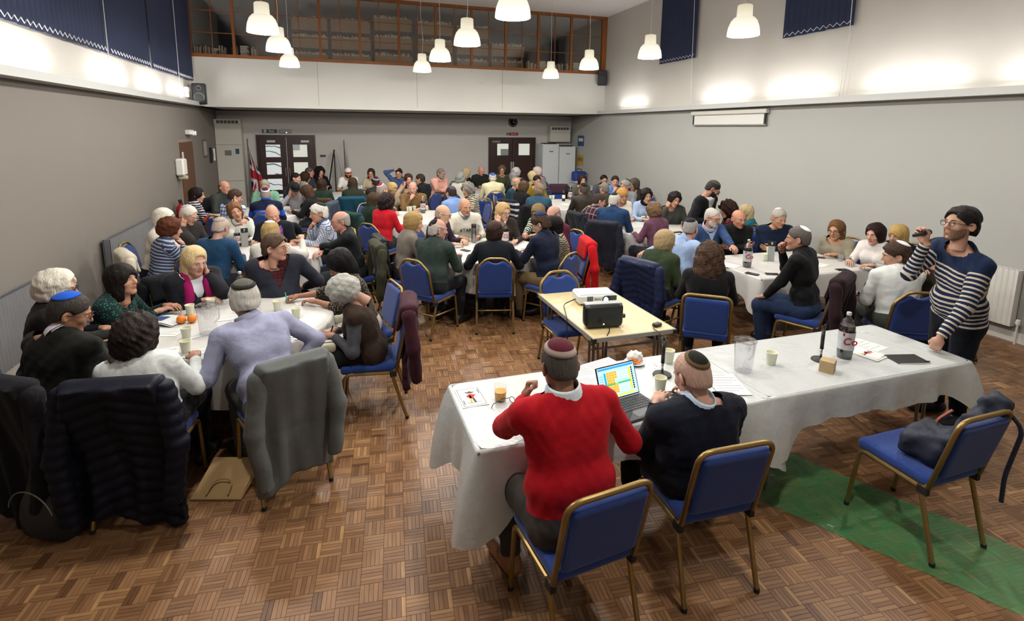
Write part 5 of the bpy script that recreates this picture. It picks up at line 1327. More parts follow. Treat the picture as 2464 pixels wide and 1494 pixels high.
def rect_table(x0, x1, y0, y1, label, clabel, drop=.3, cd=.2, flare=.10, m=None, cloth_x=None, legs=None, seed=0, zoff=.0, dropx=None, cw=.16):
    cx, cy = (x0+x1)/2, (y0+y1)/2
    t = empty('trestle_table', (cx, cy, 0), 0, label, 'table', 'rectangular folding tables')
    MB().box(x0-cx, x1-cx, y0-cy, y1-cy, TZ-.03, TZ-.003).build('tabletop', M_ttop, t)
    for lx in (legs or (x0+.28, x1-.28)):
        for yy in (y0+.12, y1-.12):
            for e in (-.035, .035): MB().tube([(lx-cx+e, yy-cy, 0), (lx-cx+e, yy-cy, TZ-.03)], .0125, 8).build('leg', M_leg, t)
    # cloth: perimeter loop, corners hang lower and stand out
    P = []; rc = .03; X0, X1 = (cloth_x or (x0, x1))
    def seg(p, q, n_, nr): return [(p[0]+(q[0]-p[0])*k/n_, p[1]+(q[1]-p[1])*k/n_, nr[0], nr[1], min(k/n_, 1-k/n_)*2*math.hypot(q[0]-p[0], q[1]-p[1])/2) for k in range(n_)]
    cs = [(X1, y0), (X1, y1), (X0, y1), (X0, y0)]
    for k, c in enumerate(cs):
        for a in np.linspace(0, math.pi/2, 9):
            an = -math.pi/2+k*math.pi/2+a; ccx = c[0]+(-rc if c[0] == X1 else rc); ccy = c[1]+(rc if c[1] == y0 else -rc)
            P.append((ccx+rc*math.cos(an), ccy+rc*math.sin(an), math.cos(an), math.sin(an), 0.))
        d = cs[(k+1) % 4]; nr = ((1, 0), (0, 1), (-1, 0), (0, -1))[k]; L_ = math.hypot(d[0]-c[0], d[1]-c[1]); n_ = max(10, int(L_/.05))
        p = (c[0]-nr[0]*0+(-nr[1])*rc*1.0, c[1]+nr[0]*rc); q = (d[0]+nr[1]*rc, d[1]-nr[0]*rc)
        P += seg(p, q, n_, nr)[1:]
    n = len(P); V = []; rg = np.random.default_rng(seed); ph = rg.uniform(0, 6.28, 3)
    for z in (0,):
        for (px, py, nx, ny, dc) in P: V.append((px-nx*.02, py-ny*.02, TZ))
    for (dn, o) in ((.004, .004), (.014, .008)):
        for (px, py, nx, ny, dc) in P: V.append((px+nx*o-.0*nx, py+ny*o, TZ-dn))
    for v in (.12, .3, .5, .7, .85, 1.):
        s = 0; prev = None
        for (px, py, nx, ny, dc) in P:
            s += 0 if prev is None else math.hypot(px-prev[0], py-prev[1]); prev = (px, py)
            c = math.exp(-(dc/cw)**2); drp = drop if dropx is None else (dropx*abs(nx)+drop*abs(ny))/(abs(nx)+abs(ny)); wv = .014*math.sin(s*17+ph[0])+.009*math.sin(s*31+ph[1])
            fl = .012+v*(.03+flare*c*(1.2-.5*v))+wv*v*(1-c); dd = v*(drp+cd*c+.015*math.sin(s*6+ph[2]))
            # beside a corner the cloth swings in a little
            fl -= .05*v*math.exp(-((dc-.24)/.1)**2)*.6
            V.append((px+nx*fl, py+ny*fl, TZ-.012-dd))
    mb = MB().grid(np.array(V), 9, n, wrap=True, flip=True)
    # top surface as a gridded plane with slight creases
    gx, gy = 24, 10; W_ = []
    for i in range(gx+1):
        for j in range(gy+1): e_ = .016 if (i in (0, gx) and j in (0, gy)) else 0; W_.append((X0+.012+(X1-X0-.024)*i/gx+(e_ if i == 0 else -e_), y0+.012+(y1-y0-.024)*j/gy+(e_ if j == 0 else -e_), TZ+(.0015*math.sin(i*1.9+j) if 0 < i < gx and 0 < j < gy else 0)))
    mb.grid(np.array(W_), gx+1, gy+1)
    mb.xf(M4(np.eye(3), (-cx, -cy, 0)))
    mb.build('tablecloth', m or M_tcl, None, smooth=True, loc=(cx, cy, .002+zoff), label=clabel, cat='tablecloth', group='rectangular white tablecloths')
    return t
TB = {1: (-.86, 4.9, .77), 2: (1.93, 7.02, .8), 5: (5.2, 7.72, .8), 6: (1.42, 10.05, .8), 7: (4.85, 10.95, .85), 8: (-1.45, 11.35, .85), 9: (.45, 13.75, .9), 10: (3.75, 14.0, .85)}
TN = {1: 'table nearest the camera on the left', 2: 'table in the middle of the hall', 4: 'table by the white radiator on the right', 5: 'right table beyond the man in the dark suit', 6: 'table behind the middle one, with a carton', 7: 'far right table with a dark wine bottle', 8: 'far left table near the cream cupboard', 9: 'far table under the flags', 10: 'far table before the brown doors'}
for k, (x, y, r) in TB.items(): round_table(x, y, r, TN[k], seed=k, nw=14+k)
rect_table(-2.0, -.29, 7.12, 8.1, 'folding table under the left rectangular cloth', 'white square-cornered cloth on the second table from the left front', drop=.33, cd=.1, flare=.03, seed=5)
rect_table(.63, 2.53, 2.45, 3.23, 'folding table under the left front cloth, by the red sweater', 'glossy white cloth on the front table with the laptop', drop=.19, dropx=.33, cd=.2, cw=.2, flare=.13, m=M_tcp, seed=2, legs=(.93, 2.41))
rect_table(2.545, 4.37, 2.45, 3.24, 'folding table under the right front cloth, by the striped man', 'glossy white cloth on the front table with the cola bottle', drop=.2, dropx=.2, cd=.15, flare=.12, m=M_tcp, seed=3, legs=(2.63, 4.08), cloth_x=(2.50, 4.38), zoff=.004)
rect_table(4.52, 6.25, 4.68, 5.78, 'folding tables pushed together by the white radiator on the right', 'white cloth on the right table by the white radiator', drop=.25, cd=.14, flare=.05, seed=9)
rect_table(6.0, 7.2, 13.6, 15.2, 'side table under the small white cloth near the freezer', 'white cloth on the side table holding the blue bag', drop=.4, cd=.1, flare=.04, seed=4)
# bare projector table
M_beech = mat('pale beech laminate', '#cdb98c', .4, bump=.05, bscale=30, var=.12, vscale=6, aniso=(8, 1, 1)); M_edge = mat('grey table edge', '#8d8b84', .45, var=.05)
pt = empty('projector_table', (2.315, 4.345, 0), 0, 'bare beech-topped folding table carrying the projectors', 'table')
MB().box(-.385, .385, -.63, .63, .70, .722, bev=.006).build('tabletop', M_beech, pt)
for nm, bx in (('edge_band', (-.395, -.383, -.64, .64)), ('edge_band', (.383, .395, -.64, .64)), ('edge_band', (-.383, .383, -.64, -.628)), ('edge_band', (-.383, .383, .628, .64))): MB().box(*bx, .685, .72).build(nm, M_edge, pt)
for sx in (-1, 1):
    for sy in (-1, 1): MB().box(sx*.383-.018, sx*.383+.018, sy*.63-.018, sy*.63+.018, .68, .717).build('corner_cap', M_black, pt)
for yy in (-.47, .47):
    for x in (-.34, -.3, .3, .34): MB().tube(rounded([(x, yy, .69), (x, yy, .1), (x, yy, 0)], .05), .012, 8).build('leg', M_leg, pt)
    MB().tube([(-.32, yy, .55), (.32, yy, .55)], .009, 6).build('cross_bar', M_leg, pt)
# ------------------------------------------------------------------ the guests
CHAIRS = {}; CL = set()
def P(pid, tbl, u, v, who, hz=1.19, a=None, ch='B', where=None, seat=None, **k):
    """a guest at a table and the chair below; who = clothing and pose, in words"""
    H = at(u, v, z=hz)
    if a is None:
        c = TB[tbl] if tbl in TB else {3: (-1.15, 7.6), 4: (5.35, 5.2)}.get(tbl, (0, 0)); a = math.degrees(math.atan2(c[0]-H[0], c[1]-H[1]))
    lod = k.pop('lod', {1: 1, 2: 2, 3: 2, 4: 1, 5: 2}.get(tbl, 3))
    if lod == 3: k.setdefault('ln', 14)
    lab = 'person in '+who+((' '+where) if where else '')
    inf = person(pid, lab, u, v, hz=hz, a=a, lod=lod, group='guests', **k)
    if ch:
        o = inf['org']; s = who.split(',')[0]
        CHAIRS[pid] = (o[0], o[1], a); lb = 'blue chair of the person in '+s+((' '+where) if where else ''); lb = ' '.join(lb.split()[:16])
        if lb in CL: lb = 'blue chair of the person in '+' '.join(who.replace(',', '').split()[:10])
        CL.add(lb); chair(o[0], o[1], a, lb, ch, 'blue banquet chairs')
    return inf
def wp(u, v, z, pose='relaxed', *extra): p = at(u, v, z=z); return (p[0], p[1], p[2], 'w', pose)+extra
# ---- front table
red = P(98, 0, 1345, 880, 'red sweater and maroon kippah, left hand raised', hz=1.23, a=-6, ch='A', ln=16, hp=20, hy=0, lod=0, top='#a3101c', collar='#c9d3da', hair='crop', hc='#4b4744', kip='#4a1622', kr='#a08f86', ks=57, kpos=-30, belly=.05, w=1.22, tr='#3a3532', skin='#9a664b', shoe='#8a5a38', R=wp(1462, 1000, .8, 'flat'),
        L=(*at(1262, 962, y=2.62), 'w', 'fist', (-1, .2, -1), (.35, .25, .9), (-.6, .5, .3)), sc=60, side=2)
P(99, 0, 1665, 905, 'navy sweater and black kippah, hand on the laptop', hz=1.07, a=2, ch='A', ln=6, hp=22, hy=-4, lod=0, top='#10131f', collar='#b5c8da', hair='crop', hc='#b39585', kip='#14140f', kr='#5c4a34', ks=42, kpos=-46, belly=.05, w=1.25, tr='#15161c', skin='#c08d76', L=wp(1578, 972, .81), R=(.25, .36, .79))
# ---- round table 1
P(93, 1, 588, 723, 'lavender shirt and grey kippah leaning over the round table', hz=1.15, a=-24, ch='A', ln=43, side=-3, hy=-15, hp=20, lod=0, top='#8e90a8', neck='shirt', hair='full', hc='#b4b0a8', kip='#4c4a44', kr='#23231f', ks=44, kpos=-32, w=1.12, belly=.03, tr='#4a4b48', shoe='#2c2926', R=(.22, .3, .62), L=(-.2, .5, .8), rough=.7, bump=.6)
P(94, 1, 328, 812, 'white puff-sleeved sweater reaching over the round table', hz=1.06, a=8, ch='A', ln=10, side=-8, hp=10, lod=0, fem=True, top='#d2d6d4', hair='curly', hc='#211a17', tr='#121214', R=wp(470, 862, .8, 'relaxed'), L='table', w=1.15, belly=.02, skin='#a8755a', bump=.5)
P(95, 1, 169, 754, 'black sweater, white collar and bright blue kippah', hz=1.19, a=30, ch='A', hy=72, hp=20, lod=0, top='#12120f', collar='#c9c3cc', hair='short', hc='#37322f', kip='#1d4fb0', ks=44, kpos=-25, glasses='#4a1a1c', w=1.12, belly=.04, skin='#a8714f', R=wp(258, 830, .84), L=wp(290, 800, .84))
P(96, 1, 137, 696, 'black top and dark glasses by the left wall', hz=1.2, a=70, ch='A', hy=82, hp=5, lod=1, fem=True, top='#101010', hair='wave', hc='#c9c3b6', glasses='#141212', skin='#b07a5c', w=1.05)
P(97, 1, 294, 675, 'black and teal sequinned cardigan, hands over a newspaper', hz=1.12, a=98, ch='A', hy=112, hp=-8, lod=1, fem=True, top='#13201f', pat='sequin', c2='#1d6a63', sc=55, hair='bangs', hc='#17110f', w=1.12, L=wp(400, 735, .82), R=wp(375, 750, .82), skin='#b07a5e')
P(89, 1, 468, 628, 'black cardigan with magenta scarf and white front', hz=1.17, ch='A', hy=138, hp=12, lod=1, fem=True, top='#14151b', jacket=True, under='#c9ced4', scarf='#84114f', hair='long', hc='#bfa97e', w=1.15, R=wp(490, 722, .81), L='cheek', skin='#bd8a74')
P(90, 1, 663, 596, 'dark blazer over a maroon checked shirt', hz=1.22, a=165, ch='A', ln=2, hy=112, hp=0, lod=1, top='#20222c', jacket=True, under=('#45171d', 'plaid', '#2a1418', 30.), collar='#45171d', hair='full', hc='#45352a', glasses='#6a4a38', w=1.15, belly=.03, L=wp(735, 690, .7), R=wp(690, 708, .72), skin='#b9826a')
P(91, 1, 819, 635, 'dark patterned blouse writing with a green pen', hz=1.15, a=-102, ch='A', ln=18, hy=-112, hp=32, lod=1, fem=True, top='#241f1c', pat='leopard', c2='#94886f', sc=70, sleeve='half', hair='bangs', hc='#0d0b0c', R=wp(720, 712, .8, 'write'), L=wp(760, 725, .8), tr='#b9b3a4', skin='#9b6448')
P(92, 1, 829, 703, 'dark brown vest and grey sleeves writing on a pad', hz=1.056, a=-84, ch='A', ln=20, hy=-88, hp=52, lod=0, fem=True, top='#2b1f18', sleeve='none', under='#45464a', hair='wave', hc='#a3a39c', glasses='#3a3634', tr='#0f0f11', R=(.04, .3, .72, '', 'write'), L=(-.07, .3, .71, '', 'relaxed'), skin='#b07f68', shoe='#3d3d40')
# ---- rectangular table 3
P(80, 3, 395, 528, 'cream top half hidden by the striped sweater', hz=1.22, a=95, fem=True, top='#cfc6ba', hair='bob', hc='#d2cabc')
P(81, 3, 454, 518, 'dark jacket resting a cheek on one hand', a=125, hy=115, hp=22, top='#2b2827', hair='short', hc='#c6c0b6', glasses='#8a7f78', R='cheek', kip='#a8a6b4', skin='#b9846a')
P(82, 3, 410, 552, 'blue and white striped sweater near the cream coat', hz=1.17, a=62, fem=True, top='#333b55', pat='stripe', c2='#9aa1b0', sc=26, hair='wave', hc='#4b2717', R='chin', hy=75, w=1.08)
P(83, 3, 532, 550, 'denim blue jacket and pale kippah, back to the camera', hz=1.17, a=28, ln=20, hp=25, top='#1c3a56', hair='crop', hc='#a8978c', kip='#9a8d85', ks=42, skin='#b08070', w=1.08)
P(84, 3, 566, 509, 'white shirt, eyes closed and head tilted', a=172, hy=160, hp=2, roll=14, fem=True, top='#cdd1c8', neck='shirt', hair='bob', hc='#6b4a30', skin='#c0886a')
P(85, 3, 656, 516, 'black tee with a purple flowered scarf', a=185, hy=165, hp=16, roll=8, top='#11131a', sleeve='short', hair='bald', hc='#b9a595', kip='#8a8f9c', ks=28, scarf=('#4b3474', 'floral', '#b04f8c', 45.), L='table', skin='#c2886c')
P(86, 3, 651, 562, 'pale grey jacket behind the dark blazer', hz=1.12, a=5, hp=18, fem=True, top='#c4c0b8', hair='bob', hc='#9c8355', kip='#d9d1b4', kpos=-20, ks=30, R=(.32, .38, 1.0), L='table')
P(87, 3, 766, 514, 'white and blue checked shirt, fist at the mouth', a=-105, hy=-98, top='#c3c9d2', pat='check', c2='#44557d', sc=38, neck='shirt', hair='full', hc='#bdb8b0', kip='#18211d', kpos=-30, R='chin', L=wp(725, 580, .81), skin='#b67e64')
P(88, 3, 819, 533, 'black shirt reaching across the square-cornered cloth', hz=1.21, a=-98, hy=-98, hp=5, top='#14171a', hair='ring', hc='#8c8680', glasses='#7a4a3a', belly=.03, w=1.1, L=wp(745, 600, .8, 'flat'), R='table', skin='#bd806a')
# ---- middle table 2
P(70, 2, 996, 536, 'grey and brown jacket left of the middle table', hy=108, fem=True, top='#6d665e', hair='bob', hc='#94794c', skin='#c08a6c')
P(71, 2, 1066, 515, 'dark purple sweater and dark glasses', hy=115, hp=14, top='#2a192a', collar='#b07a94', hair='bald', hc='#a08a78', glasses='#1a1818', skin='#c19274')
atar = P(72, 2, 1119, 498, 'white sweatshirt with black letters', hz=1.22, hy=168, a=176, top='#cfcabb', neck='turtle', collar='#62707f', hair='none', skin='#b8805f', w=1.12, lod=1)
P(73, 2, 1211, 510, 'dark brown top, hand in long hair', a=185, hy=158, fem=True, top='#2b2421', hair='long', hc='#ac8f63', glasses='#17120f', R='cheek', skin='#c69679')
P(77, 2, 1295, 512, 'dark green and white striped sweater, writing', hz=1.1, a=-125, hy=-130, hp=22, fem=True, top='#1e2a20', pat='stripe', c2='#c3c4ba', sc=13, hair='bob', hc='#75603f', glasses='#3a2a22', R=wp(1258, 572, .8, 'write'))
P(78, 2, 1331, 517, 'maroon sweater right of the middle table', hz=1.2, a=-108, hy=-115, hp=10, top='#46192a', hair='ring', hc='#7a7370', belly=.03, skin='#b77f6c')
P(79, 2, 1331, 546, 'black and cream zigzag top before the red coat', hz=1.14, a=-78, fem=True, top='#2c2723', pat='zig', c2='#a0957f', sc=14, hair='bob', hc='#0f0c0c')
P(76, 2, 1300, 539, 'dark navy sweater and khaki trousers looking at a phone', hz=1.23, a=-32, hy=-52, hp=22, lod=1, top='#10172a', hair='full', hc='#35271e', kip='#1b2546', ks=44, kpos=-20, glasses='#8a7a6a', tr='#64533a', L=wp(1240, 605, .85), R=(.1, .4, .84), skin='#b58469', collar='#10172a')
P(75, 2, 1189, 560, 'black sweater with both elbows on the middle table', hz=1.14, a=14, hp=8, lod=1, fem=True, top='#0e1118', hair='bob', hc='#291a14', L='wide', R='wide', w=1.1)
P(74, 2, 1054, 553, 'dark green sweater and tilted black kippah', hz=1.2, a=48, hy=78, hp=8, lod=1, top='#27322e', hair='ring', hc='#a39d97', kip='#15141a', kpos=-50, ks=38, w=1.12, belly=.04, tr='#15161a', L=wp(1090, 590, .82), R=(.12, .42, .84), skin='#b9806c')
# ---- right table 4
P(57, 4, 1714, 524, 'blue sweater over a pale blue collar, white kippah', hz=1.18, a=182, hy=165, top='#2c4268', neck='vee', collar='#a3b4d0', hair='crop', hc='#b3aca4', beard='#b8b0a8', glasses='#2a1a20', kip='#d2cbb8', ks=34, w=1.1, belly=.03, L=wp(1775, 610, .8), R='lap', skin='#b98069')
P(58, 4, 1777, 527, 'black padded jacket, arms folded, smiling', hz=1.15, a=190, hy=185, top='#141617', neck='turtle', hair='bald', hc='#4a3d34', L='cross', R='cross', w=1.15, skin='#b9785a')
P(59, 4, 1874, 525, 'navy jacket and small white kippah, arms folded', hz=1.2, a=195, hy=188, hp=14, top='#111c30', hair='short', hc='#9a948c', kip='#d5d5d2', ks=26, kpos=-25, L='cross', R='cross', w=1.12, skin='#b07a58')
P(60, 4, 1662, 551, 'pale blue shirt and black kippah, arm on a chair back', hz=1.19, a=85, hy=62, hp=14, top='#8fa4c4', neck='shirt', hair='crop', hc='#8d8a86', kip='#12141f', ks=40, kpos=-30, L=wp(1556, 606, .93, 'relaxed', (-.3, -1, -.6)), R='lap', belly=.05, w=1.12, skin='#b98070')
P(61, 4, 1601, 582, 'dark green cardigan beside the navy puffer jacket', hz=1.12, a=68, hy=98, hp=6, fem=True, top='#2a3421', collar='#c3c3b8', hair='bob', hc='#9a8663', tr='#1a1a1d', L='lap', R='lap', w=1.08)
P(62, 4, 1707, 620, 'black jacket with long curls down the back', hz=1.15, a=38, fem=True, top='#0e0e10', hair='bigcurl', hc='#3b2a1f', tr='#101012', w=1.1, ch='A')
P(63, 4, 1920, 575, 'black sweater, jeans and white kippah, chin on fist', hz=1.28, a=-28, hy=-38, hp=4, ln=8, lod=0, top='#0f0f11', hair='short', hc='#55504b', kip='#d8d8d6', ks=32, kpos=-35, L=(-.17, .36, .64), R=(.05, .3, 1.12, '', 'fist', (.4, .2, -1), (-.5, .1, .85), (.4, .9, .2)), tr='#1e2b45', w=1.12, skin='#a8745a', neck='turtle')
P(64, 4, 2012, 554, 'beige cardigan and glasses by the right wall', hz=1.08, a=-105, hy=-108, fem=True, top='#857d6b', hair='long', hc='#64472c', glasses='#1c1512', L='table', R='lap', skin='#b9835f')
P(65, 4, 2106, 564, 'white high-necked sweater, smiling to the left', hz=1.14, a=-100, hy=-95, fem=True, top='#cdc7c2', neck='turtle', hair='bob', hc='#241314', skin='#c08c74', L='table', R='table')
P(66, 4, 2161, 567, 'black top and fair fringe next to the white sweater', hz=1.08, a=-95, hy=-92, fem=True, top='#0f0e11', hair='bangs', hc='#ad8f58', skin='#c58f76')
P(67, 4, 2155, 616, 'white sweatshirt and white kippah, back half turned', hz=1.17, a=25, hy=-48, hp=10, lod=0, top='#c6c8c5', hair='full', hc='#33261d', kip='#d6d4d0', ks=32, kpos=-35, L=(-.12, .34, .66), R=(.0, .38, .66), tr='#3c3f3a', skin='#b98468', ch='B')
P(68, 4, 2257, 605, 'dark olive coat hidden behind the striped man', hz=1.17, a=-85, fem=True, top='#26221a', hair='bob', hc='#1a1312', R=(.05, .3, .95), L='lap')
# ---- standing people
stripe = person(69, 'person in navy and white striped shirt standing with a microphone', 2310, 540, hz=1.7, a=-72, hy=-80, hp=-6, stand=True, lod=0, ln=13, side=-9, top='#14213c', pat='breton', c2='#b9ae9c', sc=27, tr='#0e111a', hair='full', hc='#1b1614', kip='#323d55', ks=36, kpos=-62, glasses='#14100e', beard='#6b5547', belly=.03, w=1.12, skin='#b9866c', shoe='#20222a', group='guests',
        L=wp(2262, 812, .88, 'fist', (-.6, -.6, -.3), (.1, .2, -1), (-.5, .5, .2)), R=(*at(2228, 585, y=3.0), 'w', 'grip', (.3, .2, -1), (.55, .35, .8), (.9, -.2, -.4)))
person(54, 'person in dark suit and white shirt standing bent over the table', 1715, 455, hz=1.5, a=155, hy=122, hp=32, stand=True, lod=1, ln=24, top='#0f0f12', jacket=True, under='#ccc9c8', collar='#ccc9c8', hair='crop', hc='#24201d', kip='#3d3e38', ks=58, kpos=-10, glasses='#3a2a26', beard='#2b221d', w=1.08, tr='#101014', skin='#a8735c', L='hang', R=(.15, .38, 1.0), group='guests')
# ---- right table 5
P(48, 5, 1497, 471, 'white blouse and red glasses', hz=1.19, a=190, hy=182, fem=True, top='#d0cabc', hair='bangs', hc='#a87f46', glasses='#7a1c28', where='behind the navy sweater')
P(49, 5, 1442, 484, 'maroon plaid shirt', hz=1.15, a=82, hy=102, hp=12, top='#3b1b28', pat='plaid', c2='#21121b', c3='#9a8d90', sc=18, neck='shirt', hair='short', hc='#332822', glasses='#1b1614', where='left of the right table')
P(50, 5, 1479, 484, 'dark blue sweater and black kippah, back to the camera', hz=1.24, a=48, hy=62, top='#1c3353', hair='crop', hc='#b9b4ac', kip='#121316', ks=36, kpos=-20, w=1.12, tr='#101116', lod=1, skin='#b98672')
P(51, 5, 1555, 472, 'pale blue sweater with black polo neck', a=185, hy=185, fem=True, top='#93a5c0', collar='#101013', hair='wave', hc='#14100e', skin='#b98567')
P(52, 5, 1573, 509, 'dusty purple sweater, back to the camera', hz=1.17, a=-12, fem=True, top='#593848', hair='wave', hc='#66503a', lod=1)
P(53, 5, 1623, 481, 'grey jacket leaning on one hand', a=198, hy=190, hp=12, roll=-12, fem=True, top='#3a3a36', hair='wave', hc='#130f0f', R='cheek', skin='#b67e62', where='left of the dark suit')
P(55, 5, 1751, 505, 'dark red top', hz=1.17, a=-70, fem=True, top='#6d1c33', hair='curly', hc='#261812', where='half hidden behind the dark suit')
P(56, 5, 1794, 512, 'teal top and dark coat, back to the camera', hz=1.06, a=-55, fem=True, top='#1b565e', hair='long', hc='#b5a27c', where='behind the smiling sitter')
# ---- table 6
P(20, 6, 944, 455, 'beige top looking down', hz=1.14, a=165, hy=150, hp=25, fem=True, top='#9a8a70', hair='long', hc='#a98f5c', where='left of the tan shirt')
P(21, 6, 920, 458, 'dark coat and maroon knitted kippah', hz=1.22, a=140, hy=60, top='#2e2a28', hair='crop', hc='#8d827b', kip='#7a1428', kr='#b9b0ac', ks=46)
P(22, 6, 901, 483, 'dark green dress', hz=1.13, a=55, hy=100, hp=10, fem=True, top='#0f241b', hair='bangs', hc='#3a2c20', where='left of the red sweater')
P(23, 6, 931, 488, 'bright red sweater at the table behind the middle', hz=1.2, a=45, hy=40, fem=True, top='#a3131f', hair='curly', hc='#1d1312', lod=2, R='table')
P(24, 6, 993, 453, 'tan shirt, hand at the mouth', a=190, hy=195, hp=10, top='#6a5233', neck='shirt', hair='none', R='chin', w=1.12, skin='#c08872', lod=2)
P(26, 6, 1085, 465, 'sky blue shirt and grey kippah, back to the camera', a=-28, hy=-25, top='#728bb8', neck='shirt', hair='short', hc='#2f2724', kip='#453b48', ks=44, w=1.1, lod=2)
P(27, 6, 1125, 457, 'cream patterned cardigan, laughing', a=-95, hy=-120, fem=True, top='#b3ad97', pat='zig', c2='#38352d', sc=9, hair='curly', hc='#77746d', lod=2, skin='#bb8468')
# ---- table 7
P(35, 7, 1242, 441, 'teal sweater', a=115, hy=100, hp=12, top='#1b3740', hair='bald', hc='#8a7a66', kip='#8a7a5a', ks=26, where='left of the mustard jacket')
P(36, 7, 1261, 451, 'black sweater with brown hair', a=60, fem=True, top='#121214', hair='bob', hc='#463627', where='before the teal sweater')
P(37, 7, 1292, 436, 'mustard jacket, smiling', a=175, hy=175, top='#74601b', jacket=True, under='#cfcac2', hair='short', hc='#17110e', skin='#b57e62')
P(40, 7, 1298, 460, 'denim jacket facing the far right table', a=30, top='#284558', hair='wave', hc='#77664f', lod=2)
P(41, 7, 1401, 434, 'dark grey top facing the camera', a=188, hy=185, fem=True, top='#4b4944', hair='bob', hc='#281a15', skin='#bb8366', where='by the side table')
P(42, 7, 1403, 457, 'brown leather jacket and black kippah', a=2, top='#2b2520', hair='short', hc='#4c4038', kip='#16150f', ks=40, lod=2, w=1.1, rough=.5)
P(43, 7, 1453, 434, 'grey shirt and beard', hz=1.16, a=190, hy=190, top='#46454f', hair='short', hc='#1a1311', beard='#1c1512', glasses='#1a1514', where='against the right wall', skin='#b98870')
P(44, 7, 1454, 455, 'dark brown coat, back to the camera', hz=1.21, a=-10, top='#352f28', hair='crop', hc='#6d675f', where='right of the leather jacket')
P(45, 7, 1480, 437, 'blue shirt, hand on the chin', hz=1.23, a=195, hy=205, top='#577ab0', neck='shirt', hair='short', hc='#271e19', R='chin', where='against the right wall')
P(46, 7, 1505, 448, 'grey sweater and black kippah in profile', a=-100, hy=-98, top='#777b80', hair='full', hc='#8a8681', kip='#131312', w=1.12, skin='#bb7f6a', lod=2)
P(47, 7, 1526, 444, 'dark coat just behind the grey sweater', a=-95, top='#2b2823', hair='bob', hc='#4a4238', fem=True)
# ---- table 8
P(1, 8, 474, 470, 'black, white and orange patterned cardigan', a=55, hy=82, fem=True, top='#1f1b22', pat='zig', c2='#b9b2b4', c3='#b5341c', sc=8, hair='long', hc='#1a1110', lod=2)
P(2, 8, 540, 451, 'dark grey fleece', hz=1.22, a=120, hy=120, top='#2c302e', hair='bald', hc='#4a4038', w=1.15, skin='#bb8064', where='by the left wall', neck='turtle')
P(3, 8, 566, 474, 'white and navy windowpane shirt, hand at the temple', a=35, hy=75, hp=20, top='#bcc6d6', pat='check', c2='#283f7c', sc=16, neck='shirt', hair='short', hc='#3a2c22', R='cheek', lod=2)
P(4, 8, 637, 448, 'mint green sweater', a=180, hy=180, hp=18, top='#6d9a83', hair='short', hc='#8b857b', where='facing the camera')
P(5, 8, 639, 469, 'navy jacket with a bright blue band', hz=1.17, a=-5, top='#10162c', pat='band', c2='#1f4db4', hair='crop', hc='#8d847c', kip='#3a1a2c', kr='#c9cdd2', ks=48, collar='#1f4db4', lod=2, w=1.1)
P(6, 8, 710, 455, 'grey sweatshirt and black cap', a=-150, hy=170, hp=25, top='#8d8b90', hair='crop', hc='#6a615a', cap=('#121316', '#121316'), R='cheek', skin='#bd8a72')
P(7, 8, 738, 463, 'black sweater over a blue collar', hz=1.15, a=-70, hy=-80, hp=20, fem=True, top='#101114', collar='#8fb0dc', hair='bangs', hc='#3f2c1f', lod=2, R='cheek')
# ---- table 9
P(8, 9, 712, 429, 'dark jacket', hz=1.2, a=75, hy=110, top='#26262a', hair='crop', hc='#1f1814', where='right of the black cap, looking right', skin='#c38e72')
P(9, 9, 735, 427, 'pale grey top', hz=1.16, a=60, fem=True, top='#8a8d88', hair='bob', hc='#2a1c12', where='before the glazed doors')
P(10, 9, 745, 415, 'slate shirt and glasses', hz=1.22, a=120, hy=100, top='#3c3f48', hair='crop', hc='#4a4440', glasses='#7a1c1c', where='before the glazed doors', skin='#bd7f68')
P(11, 9, 770, 415, 'black top with wide curls', hz=1.17, a=165, hy=150, fem=True, top='#131214', hair='bigcurl', hc='#1a1412', skin='#c78f74')
P(12, 9, 775, 446, 'dark green top, back to the camera', a=10, fem=True, top='#14261f', hair='long', hc='#2a1a14', where='left of the far table')
P(13, 9, 838, 416, 'white tee and white cap, chin on hand', hz=1.22, a=185, hy=180, top='#cfcdca', sleeve='short', hair='crop', hc='#1c1410', beard='#1c1410', cap=('#cfc4c0', '#8a2230'), L='cheek', skin='#b9835f')
P(14, 9, 893, 418, 'cream top and glasses', a=190, hy=190, hp=10, fem=True, top='#a59a7e', hair='long', hc='#33241b', glasses='#3a2a24', where='at the far table')
P(15, 9, 960, 418, 'blue shirt, hand on the head', hz=1.22, a=195, hy=200, top='#3b4d74', neck='shirt', hair='short', hc='#1c1614', R='top', glasses='#2a2220', kip='#3a3036', ks=30)
P(16, 9, 849, 443, 'dark olive sweater, arm along a chair', a=5, fem=True, top='#1f261d', hair='long', hc='#33271d', R=(.5, .05, 1.0), where='with long hair')
P(17, 9, 903, 439, 'dark jacket with two-toned kippah', a=-15, top='#241f22', hair='crop', hc='#2c2320', kip='#3c1826', kr='#8a928e', ks=52)
P(18, 9, 983, 432, 'tan top and hand at the cheek', a=200, hy=175, fem=True, top='#a58c78', hair='long', hc='#38241a', R='cheek', where='beside the black hoodie', skin='#c88c74')
P(19, 9, 1011, 432, 'black hoodie, back to the camera', a=-40, hy=-60, top='#141416', hair='short', hc='#2f211b', where='at the far middle')
